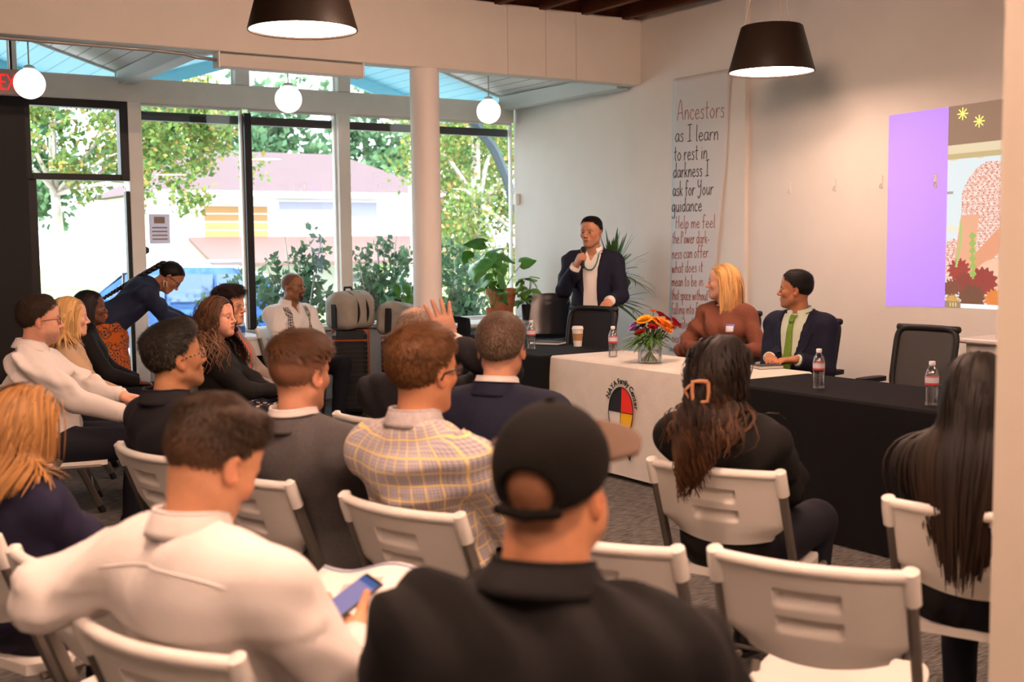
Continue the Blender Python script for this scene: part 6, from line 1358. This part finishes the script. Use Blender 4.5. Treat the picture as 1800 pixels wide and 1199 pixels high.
hw, Rm, _ = p.hands['R']; gc = hw+Rm @ A3(.085, .01, -.035); W2 = lambda q: Vector(p.loc)+Matrix.Rotation(math.radians(p.facing), 3, 'Z') @ Vector(q); ax = Rm @ A3(.25, 1, -.15); hm = p.tob(A3(.125, -.005, -.085)[None])[0]; ax = nrm(hm-gc)
t = thing('microphone', 'black handheld microphone held to the standing speaker\'s mouth', 'microphone'); A_ = [W2(gc+ax*q) for q in (-.11, -.02, .06, .075)]; m = MB(); m.tube(A_, [.011, .014, .018, .02], 14); m.build('handle', mat('mic_black', (.012, .012, .013), .4), t, True); m = MB(); m.ell(W2(gc+ax*.098), (.026, .026, .03), 16, 10); m.build('grille', mat('mic_grille', (.03, .03, .032), .5, .5, bump=.6, bs=400), t, True)
# 17 woman in the rust sweater
p = person('long-haired blonde woman in a rust sweater with a name tag at the panel table', (6.31, 6.70, 1.375), 205, (128, 2), lean=-4, fem=True, skin=(.66, .36, .26), hp={'brow': (.35, .2, .1), 'lip': (.5, .2, .17)}, hs=dict(top=.012, side=.011, hl=HL_F, n=200), hcol=(.60, .33, .12), h=.010, head_h=.0032, chest=True, armL=dict(w=(.26, .12, .74), e=(-.5, .7, -.3), fd=(.8, -.6, 0)), armR=dict(w=(.26, -.12, .74), e=(-.5, -.7, -.3), fd=(.8, .6, 0)))
clothe(p, 'sweater', mat('sweater_rust', (.20, .076, .048), .95, bump=.35, bs=70, spec=.1), .017, wr=.013, seed=20, neckcut=.082); m = MB(); ax = nrm(p.n*.7+p.u*.3); fx = nrm(p.f-ax*(p.f@ax)); ly = np.cross(ax, fx); m.tube([p.neck+ax*(.004-.030*math.cos(a))+fx*(.090*math.cos(a)+.004)+ly*(.088*math.sin(a)) for a in np.linspace(0, 2*PI, 33)], .0075, 8, False); m.build('neckband', mat('rust_rib', (.15, .05, .03), .9), p.garment, True); cuffs(p, mat('rust_rib', ()), r=.040, L=.05); legwear(p, 'trousers', TRO); long_hair(p, 1000, .30, (.66, .37, .14), width=.007, back=.75, side=.06, margin=.014, seed=8, tip=(.72, .45, .20), azr=(62, 180), gather=.25, shoulder=False, grav=.4); patch(p, 'name_tag', mat('tag_blue', (.16, .18, .5), .6), lambda a, b: (.06+.062*a, p.hip[2]+.33+.062*b), 4, 4, .004, .002); patch(p, 'name_tag_paper', mat('tag_white', (.72, .72, .76), .6), lambda a, b: (.064+.054*a, p.hip[2]+.332+.046*b), 4, 4, .007, .001)
def office_at(p, label, dx=-.24): c, s = math.cos(math.radians(p.facing)), math.sin(math.radians(p.facing)); office_chair(p.loc[0]+c*dx, p.loc[1]+s*dx, p.facing-12, label)
office_at(p, 'black office chair under the woman in the rust sweater')
# 18 man in the navy suit, green tie
p = person('man in a navy suit with a green tie sitting at the panel table', (6.09, 5.74, 1.350), 196, (126, 2), lean=-3, skin=(.40, .17, .085), hp={'brow': (.015, .01, .008), 'wide': 1.06, 'nose': 1.1, 'lip': (.30, .10, .075), 'stub': (.2, (.12, .07, .05))}, hs=dict(top=.016, side=.007, front=.002, seed=14, len=.016), hcol=(.010, .009, .009), h=.009, wide=1.0, fat=.025, head_h=.003, armL=dict(w=(.27, .12, .755), e=(-.7, .35, -.4), fd=(.8, -.6, 0)), armR=dict(w=(.30, -.06, .765), e=(-.6, -.35, -.5), fd=(.8, .6, -.1)))
SG = mat('shirt_mint', (.52, .60, .48), .8); clothe(p, 'shirt', SG, .010, wr=.002); Fs = p.F; collar(p, SG, gap=.24, tip=.04, base=-.002, flare=.034, fold=.056, hgt=.032); TIE = mat('tie_green', (.13, .24, .02), .6, var=.25, vs=90); tie(p, TIE, Fs, .448, -.02); zs, ws = [-.2, .05, .12, .30, .45, .52], [.0, .0, .02, .062, .085, .09]
clothe(p, 'suit_jacket', NAV, .021, wr=.009, seed=21, sleeve=.08, sub=wedge(p, zs, ws, .0)); lapels(p, NAV, zs, ws, .10, .45, .075); collar(p, NAV, 'jacket_collar', r=.084, hgt=.014, flare=.028, fold=.05, th=.006, base=-.006, gap=.9); legwear(p, 'suit_trousers', NAV); office_at(p, 'black office chair under the man in the navy suit')
# 19 woman with the claw clip
p = person('woman with long wavy dark hair held by a tan claw clip, in black', (2.704, 2.878, 1.250), 23, (14, 0), lean=-2, fem=True, skin=(.55, .27, .16), hs=dict(top=.018, side=.014, hl=HL_F, n=300, mess=.05, flat=1), hcol=(.012, .009, .008), h=.010, fat=.02, wide=1.15, chairp=(2.627, 2.833))
clothe(p, 'sweater', BLKC, .020, wr=.014, seed=22); legwear(p, 'trousers', TRO); long_hair(p, 1000, .39, (.014, .010, .008), width=.008, back=.85, side=.02, margin=.016, seed=9, tip=(.085, .035, .014), curl=.012, cfreq=50, azr=(40, 180), gather=.75, shoff=.02); folding_chair(2.627, 2.833, 23, 'white folding chair under the woman with the claw clip')
t_ = MB(); c0 = p.tob(A3(-.178, -.022, -.045)[None])[0]; R_ = p.Rh @ np.array(Matrix.Rotation(math.radians(35), 3, 'Z')); q4 = [(-.018, .024), (.018, .024), (.018, -.024), (-.018, -.024)]
pts = [c0+R_ @ A3(-.006, y, z) for y, z in ((-.024, .032), (.0, .034), (.024, .032), (.026, 0), (.024, -.032), (0, -.034), (-.024, -.032), (-.026, 0), (-.024, .032))]; t_.tube(pts, .0065, 8, False); t_.tube([c0+R_ @ A3(.0, .03, .02), c0+R_ @ A3(.02, .05, .0), c0+R_ @ A3(.0, .03, -.03)], .006, 6); t_.build('claw_clip', mat('clip_tan', (.42, .19, .09), .35), p.hair, True)
# 20 dark-haired woman by the pillar
p = person('long dark-haired woman in black half hidden by the pillar', (2.932, 2.069, 1.240), 24, (26, 0), lean=-2, fem=True, skin=(.5, .25, .15), hs=dict(top=.018, side=.014, hl=HL_F, n=200, mess=.05, flat=1), hcol=(.010, .007, .006), fat=.03, wide=1.12, chairp=(2.78, 1.975))
clothe(p, 'sweater', BLKC, .020, wr=.014, seed=23); legwear(p, 'trousers', TRO); long_hair(p, 900, .52, (.011, .008, .006), width=.009, back=.85, side=.05, margin=.016, seed=10, tip=(.028, .013, .006), azr=(40, 180), gather=.4, shoff=.02); folding_chair(2.78, 1.975, 23, 'white folding chair cut off by the pillar')
folding_chair(.615, 2.2, 22.6, 'white folding chair under the man with the phone')
c_, s_ = math.cos(math.radians(38)), math.sin(math.radians(38)); folding_chair(1.06-.26*c_, 1.50-.26*s_, 38, 'white folding chair under the man in the cap')
# phone and papers of the man in white
p = white_p; hw, Rm, _ = p.hands['R']; t = thing('smartphone', 'black smartphone with a lit blue screen in the hand of the man in white', 'phone'); Rw = np.array(Matrix.Rotation(math.radians(p.facing), 3, 'Z')); c0 = A3(p.loc)+Rw @ (hw+Rm @ A3(.092, .055, -.03))
ph = bpy.data.objects.new('phone_axis', None); m4 = Matrix((tuple(Rw @ Rm[:, 0]), tuple(Rw @ Rm[:, 1]), tuple(Rw @ Rm[:, 2]))).transposed().to_4x4(); bpy.data.objects.remove(ph)
t.matrix_world = Matrix.Translation(Vector(c0)) @ m4
m = MB(); m.box(-.036, .036, -.075, .075, -.004, .004, .003); m.build('phone_body', mat('phone_black', (.01, .01, .011), .3), t)
m = MB(); m.box(-.033, .033, -.07, .05, -.0052, -.0042); m.build('screen', mat('phone_screen', (.05, .05, .1), .3, emit=.5, ecol=(.24, .22, .42)), t); m = MB(); m.box(-.033, .033, .05, .066, -.0053, -.0042); m.build('screen_header', mat('phone_header', (.02, .04, .1), .3, emit=.4, ecol=(.04, .10, .32)), t)
c2, s2 = math.cos(math.radians(48)), math.sin(math.radians(48))
t = thing('booklet', 'open white printed booklet on the lap of the man with the phone', 'booklet', (1.09, 2.40, .655), math.radians(50))
m = MB(); m.slab(lambda a, b: (-.10+.40*a, (b-.5)*.24, .10*a+.03*math.sin(PI*a)+.012*math.sin(PI*2*b)), 14, 10, (0, 0, .004)); m.build('sheet', mat('booklet_paper', (.72, .68, .63), .7), t, True)
m = MB(); m.grid(lambda a, b: (.06+.12*a, -.06+.10*b, .006+.10*((.16+.12*a)/.40)+.03*math.sin(PI*(.16+.12*a)/.40)+.012*math.sin(PI*2*(.25+.42*b))), 6, 6); m.build('print', mat('booklet_print', (.5, .42, .39), .8), t, True)
m = MB(); m.slab(lambda a, b: (.27+.012*a, (b-.5)*.235, .006+.10*(.37/.4)+.03*math.sin(PI*.93)+.012*math.sin(PI*2*b)), 2, 10, (0, 0, .002)); m.build('coloured_edge', mat('booklet_blue', (.28, .34, .50), .7), t, True)
# pose the cardigan woman's folder, hand bag on the floor by the left row
t = thing('handbag', 'dark handbag with hoop handles standing on the carpet by the left row', 'bag', (1.62, 5.25, 0)); F = Fld((-.2, -.12, -.01), (.2, .12, .26), .012); F.add(rboxp((0, 0, .12), (.16, .07, .12), .04), .02); X, Y, Z = F.xyz(); F.d += wrink(X, Y, Z, .006, 3); V, Q = F.nets(); link('bag_body', np_mesh('bag_body', V, Q), mat('bag_tan', (.16, .10, .06), .6), t)
for g in (-1, 1): m = MB(); m.tube([(.09*math.cos(a), g*.06, .23+.10*math.sin(a)) for a in np.linspace(0, PI, 14)], .006, 6); m.build('handle', mat('bag_handle', (.35, .3, .2), .4, .6), t, True)
# ================================================================== outdoors
GZ = -.55
m = MB(); m.box(-60, 90, 11.08, 120, GZ-.2, GZ); struct('ground', m, mat('pavement', (.42, .41, .40), .9, var=.08, vs=.6, bump=.1, bs=5))
m = MB(); m.box(3.1, 12, 11.08, 13.6, GZ, -.06); struct('planting_bed', m, mat('bed_soil', (.10, .075, .05), .95, var=.3, vs=6))
m = MB(); m.box(-60, 90, 28.5, 120, GZ, GZ+.12); struct('lawn', m, mat('lawn', (.20, .26, .10), .95, var=.25, vs=1.5))
# ---- house across the street
HW = mat('house_white', (.78, .77, .76), .8, bump=.05, bs=20); RF = mat('roof_mauve', (.085, .056, .064), .9, var=.12, vs=3, stretch=(1, 6, 6)); OR = mat('siding_orange', (.33, .18, .07), .8)
h = thing('house', 'white single-storey house with a mauve hipped roof across the street', 'house', (14.4, 34, GZ+.12)); x0, x1 = -4.1, 4.9; ze = 3.5
m = MB(); m.box(x0, x1, 0, 7, 0, ze); m.build('wall', HW, h)
m = MB(); R0, R1 = -1.9, 2.9; e = .45; A = [(x0-e, -e, ze), (x1+e, -e, ze), (x1+e, 7+e, ze), (x0-e, 7+e, ze), (R0, 3.5, ze+1.5), (R1, 3.5, ze+1.5)]; m.add(A, [(0, 1, 5, 4), (1, 2, 5), (2, 3, 4, 5), (3, 0, 4), (0, 3, 2, 1)]); m.build('roof', RF, h)
m = MB(); m.box(x0-e-.05, x1+e+.05, -e-.1, -e, ze-.14, ze+.03, .02); m.build('gutter', HW, h)
for a, b in ((-3.0, -1.95), (-1.5, -1.05)):
    for k in range(5): m = MB(); m.box(a, b, -.04, .0, 2.40-.0-.24*k+.5, 2.60-.24*k+.5, .01); m.build('siding_board', OR, h)
for a, b, z0, z1 in ((-.7, 1.1, 3.0, 3.25), (1.35, 2.6, 2.8, 3.25), (3.1, 4.4, 1.5, 2.7)):
    m = MB(); m.box(a-.06, b+.06, -.05, .02, z0-.06, z1+.06, .01); o = m.build('window_frame', HW, h); m = MB(); m.box(a, b, -.06, -.04, z0, z1); m.build('pane', mat('house_glass', (.25, .26, .36), .15), o)
m = MB(); m.add([(x0+.6, -2.2, 1.35), (x1+.3, -2.2, 1.35), (x1+.3, -.02, 2.1), (x0+.6, -.02, 2.1), (x0+.6, -2.2, 1.45), (x1+.3, -2.2, 1.45), (x1+.3, -.02, 2.2), (x0+.6, -.02, 2.2)], [(0, 1, 2, 3), (4, 7, 6, 5), (0, 4, 5, 1), (1, 5, 6, 2), (3, 2, 6, 7), (0, 3, 7, 4)]); m.build('porch_roof', mat('porch_pink', (.13, .078, .075), .9), h)
for xx in (x0+.8, -.6, 1.9, x1): m = MB(); m.box(xx, xx+.16, -2.1, -1.94, 0, 1.36, .01); m.build('porch_post', HW, h)
m = MB(); m.box(1.6, 2.6, -.05, .0, .75, 1.0); m.build('vent', mat('vent_grey', (.3, .3, .36), .6), h)
# ---- parked SUV
s = thing('parked_car', 'blue SUV parked on the street beyond the door', 'car', (6.45, 21.6, GZ), math.radians(-24)); CB = mat('car_paint', (.035, .11, .33), .22, .2, coat=.6)
prof = [(-2.3, .35), (-2.32, .75), (-2.2, .98), (-1.25, 1.10), (-.55, 1.62), (.0, 1.74), (1.3, 1.72), (1.95, 1.50), (2.22, 1.05), (2.3, .75), (2.28, .38)]
def carsec(a, b):
    i = a*(len(prof)-1); k = min(int(i), len(prof)-2); q = i-k; x = prof[k][0]*(1-q)+prof[k+1][0]*q; z = prof[k][1]*(1-q)+prof[k+1][1]*q; tw = .90 if z < 1.1 else .90-.22*(z-1.1)/.64; return (x, (2*b-1)*tw, z-.03*(2*b-1)**4)
m = MB(); m.grid(carsec, 40, 8)
for sg in (-1, 1):
    P = [carsec(i/40, .5+.5*sg) for i in range(41)]; lo_ = [(p_[0], sg*.92, .35) for p_ in P]; m.add(P+lo_, [(i, i+1, 42+i, 41+i) for i in range(40)])
m.box(-2.28, 2.28, -.90, .90, .3, .4); m.build('body', CB, s, 40); GL = mat('car_glass', (.05, .09, .17), .35, spec=.25)
for sg in (-1, 1):
    for wx in ((-1.02, -.45, -.38, .12), (.18, .2, .95, .95), (1.02, 1.02, 1.85, 1.5)):
        m = MB(); yb, yt = sg*.925, sg*.795; m.prism([(wx[0], yb, 1.10), (wx[2] if wx[2] > .1 else .12, yb, 1.10), (wx[3], yt, 1.58), (wx[1], yt, 1.58)], (0, sg*.012, 0)); m.build('side_window', GL, s)
    m = MB(); m.tube([(-.5, sg*.62, 1.74), (-.4, sg*.62, 1.80), (1.5, sg*.62, 1.79), (1.6, sg*.62, 1.72)], .022, 8); m.build('roof_rail', mat('rail_grey', (.35, .36, .38), .4, .6), s, True)
    for xx in (-1.42, 1.42): m = MB(); m.tube([(xx, sg*.70, .36), (xx, sg*.94, .36)], .36, 24); o = m.build('wheel', RUB, s, 40); m = MB(); m.tube([(xx, sg*.94, .36), (xx, sg*.955, .36)], .22, 16); m.build('hub_cap', mat('hub', (.4, .4, .42), .35, .8), o, 40)
    for xx in (-.1, .9): m = MB(); m.box(xx, xx+.2, sg*.918, sg*.95, .95, .985, .008); m.build('door_handle', CB, s)
    m = MB(); m.box(-.95, -.75, sg*.92, sg*1.1, 1.05, 1.2, .03); m.build('side_mirror', CB, s)
m = MB(); m.prism([(-1.18, -.78, 1.12), (-1.18, .78, 1.12), (-.58, .66, 1.62), (-.58, -.66, 1.62)], (-.012, 0, .012)); m.build('windscreen', GL, s)
# ---- trees and shrubs
def leaves_mesh(name, C, size, seed, cols, parent, m, up=.3, long=1.0):
    r = np.random.default_rng(seed); n = len(C); d = r.normal(size=(n, 3)); d[:, 2] += up; d /= np.linalg.norm(d, axis=1, keepdims=True); q = r.normal(size=(n, 3)); sd = np.cross(d, q); sd /= np.linalg.norm(sd, axis=1, keepdims=True)+1e-9; sz = size*r.uniform(.6, 1.3, n)[:, None]
    V = np.stack([C, C+d*sz*.5*long+sd*sz*.34, C+d*sz*long, C+d*sz*.5*long-sd*sz*.34], 1).reshape(-1, 3); Q = np.arange(4*n).reshape(-1, 4); col = np.array(cols)[r.integers(0, len(cols), n)]*r.uniform(.7, 1.3, n)[:, None]
    o = link(name, np_mesh(name, V, Q, np.repeat(col, 4, 0), False), m, parent); o['kind'] = 'stuff'
    return o
def leafmat():
    m = bpy.data.materials.new('tree_leaf'); m.use_nodes = True; nt = m.node_tree; nt.nodes.clear(); o = _n(nt, 'ShaderNodeOutputMaterial'); a = _n(nt, 'ShaderNodeAttribute', attribute_name='Col'); d = _n(nt, 'ShaderNodeBsdfDiffuse'); t = _n(nt, 'ShaderNodeBsdfTranslucent'); x = _n(nt, 'ShaderNodeMixShader'); x.inputs[0].default_value = .45
    for q in (d, t): nt.links.new(a.outputs['Color'], q.inputs['Color'])
    nt.links.new(d.outputs[0], x.inputs[1]); nt.links.new(t.outputs[0], x.inputs[2]); nt.links.new(x.outputs[0], o.inputs[0])
    return m
LM = leafmat(); BARK = mat('bark', (.42, .38, .32), .9, var=.3, vs=5, bump=.5, bs=15)
MAPLE = [(.11, .18, .05), (.08, .15, .045), (.15, .21, .055), (.28, .22, .07), (.13, .20, .06)]; DARKG = [(.08, .16, .09), (.10, .19, .10), (.12, .21, .12)]; RHODO = [(.06, .115, .07), (.08, .14, .08), (.10, .17, .09)]
def tree(name, label, x, y, hgt, r0, clusters, n, size, cols, seed, group=None):
    t = thing(name, label, 'tree', (x, y, GZ), 0, group); r = np.random.default_rng(seed); m = MB(); m.tube([(0, 0, 0), (.05, .03, hgt*.3), (-.03, .05, hgt*.6), (.0, 0, hgt)], [r0, r0*.8, r0*.6, r0*.3], 10); m.build('trunk', BARK, t, True); C = []
    for k, (cx, cy, cz, rad) in enumerate(clusters):
        m = MB(); zb = min(hgt*.9, max(hgt*.55, (cz-rad*1.2)*.8)); m.tube([(0, 0, zb), (cx*.5, cy*.5, (zb+cz)*.5+.1), (cx, cy, cz)], [r0*.4, r0*.25, r0*.06], 6); m.build('branch', BARK, t, True)
        k_ = int(n*rad**2/sum(c[3]**2 for c in clusters)); d = r.normal(size=(k_, 3)); d /= np.linalg.norm(d, axis=1, keepdims=True); sub = r.normal(size=(12, 3))*rad*.55; ctr = sub[r.integers(0, 12, k_)]; C.append(A3(cx, cy, cz)+ctr+d*rad*.42*r.uniform(.2, 1, k_)[:, None]**.5)
    leaves_mesh('foliage', np.concatenate(C), size, seed, cols, t, LM)
    return t
tree('street_tree', 'maple with pale trunk seen through the glass door and first window', 3.85, 17.9, 5.2, .10, [(-.8, 0, 4.4, .9), (-.1, -.3, 4.3, .6), (1.1, -.9, 3.6, .7), (1.7, -.6, 3.6, .7), (2.3, -.4, 3.9, .6), (.25, -.4, 3.1, .35), (-.7, -.6, 3.3, .5), (1.3, -.6, 4.5, .8), (.95, -1.6, 2.9, .45)], 9500, .095, MAPLE, 1)
tree('street_tree', 'yellowing maple filling the last window beside the pale wall', 10.6, 17.3, 5.0, .15, [(-.5, 0, 3.0, .9), (.3, 0, 3.8, 1.0), (-.2, .4, 2.2, .8), (.4, -.2, 1.6, .8), (.8, .2, 2.8, .8), (-.9, .2, 3.9, .8), (1.3, 0, 3.6, .9), (1.2, 0, 1.8, .8)], 9500, .095, MAPLE, 2)
tree('street_tree', 'maple standing over the right end of the house roof', 13.0, 24.0, 6.0, .18, [(.2, 0, 4.6, .8), (1.0, 0, 4.9, 1.0), (1.6, 0, 3.8, .9), (1.7, .2, 2.6, .9), (2.3, 0, 4.4, 1.2)], 5200, .14, MAPLE, 3)
for k, (x, y) in enumerate(((15.2, 50), (19.5, 49), (24.5, 50), (29, 51), (9.5, 52))): tree('far_tree', ('tall dark tree behind the left half of the house roof', 'tall dark tree behind the middle of the house roof', 'tall dark tree behind the right half of the house roof', 'dark tree far behind the right window', 'dark tree far behind the second window')[k], x, y, 7.5, .3, [(0, 0, 5.5, 1.8), (-1.2, 0, 6.6, 1.6), (1.2, 0, 6.4, 1.7), (0, 0, 8, 1.6), (.8, 0, 4.2, 1.4)], 2200, .42, DARKG, 10+k, 'trees behind the house')
def shrub(label, x, y, h, w, n, seed):
    t = thing('shrub', label, 'shrub', (x, y, -.07), 0, 'leafy shrubs outside the windows'); r = np.random.default_rng(seed); m = MB(); C = []
    for k in range(16):
        a = r.uniform(0, 6.28); rad = w*math.sqrt(r.uniform(0, 1)); hh = h*r.uniform(.55, 1.0); tip = A3(rad*math.cos(a), rad*.6*math.sin(a), hh); P = [A3(0, 0, 0), A3(tip[0]*.35, tip[1]*.35, hh*.45), tip]; mm = MB(); mm.tube(P, [.02, .012, .005], 5); mm.build('stem', BARK, t, True)
        for j in range(9):
            q = r.uniform(.45, 1); c = P[1]*(1-q)*2*q+P[2]*q*q+r.normal(size=3)*A3(.10, .10, .08); C.append(c+r.normal(size=(n//144, 3))*.045)
    leaves_mesh('foliage', np.concatenate(C), .085, seed, RHODO, t, LM, .5, 1.2)
shrub('dense shrub outside behind the man in the embroidered shirt', 5.22, 12.4, 1.85, .42, 1700, 1); shrub('shrub outside just left of the white column', 6.15, 12.15, 1.8, .36, 1600, 2); shrub('shrub outside right of the white column behind the monstera', 7.15, 12.1, 1.5, .42, 1600, 3); shrub('low shrub outside beside the black window bar', 4.55, 12.8, 1.3, .26, 1300, 4)
m = MB(); a_ = [Vector(q) for q in crom([(6.9, 11.7, 3.2), (7.1, 11.7, 2.95), (7.248, 11.7, 2.784), (7.386, 11.7, 2.633), (7.516, 11.7, 2.387), (7.609, 11.7, 2.157), (7.66, 11.7, 1.9)], 4)]; m.tube(a_, .045, 6, True, (1, 1.3)); tag(m.build('eave_bracket', mat('bracket_dark', (.05, .07, .08), .6), smooth=30), 'dark curved bracket outside the last window under the eave', 'bracket')
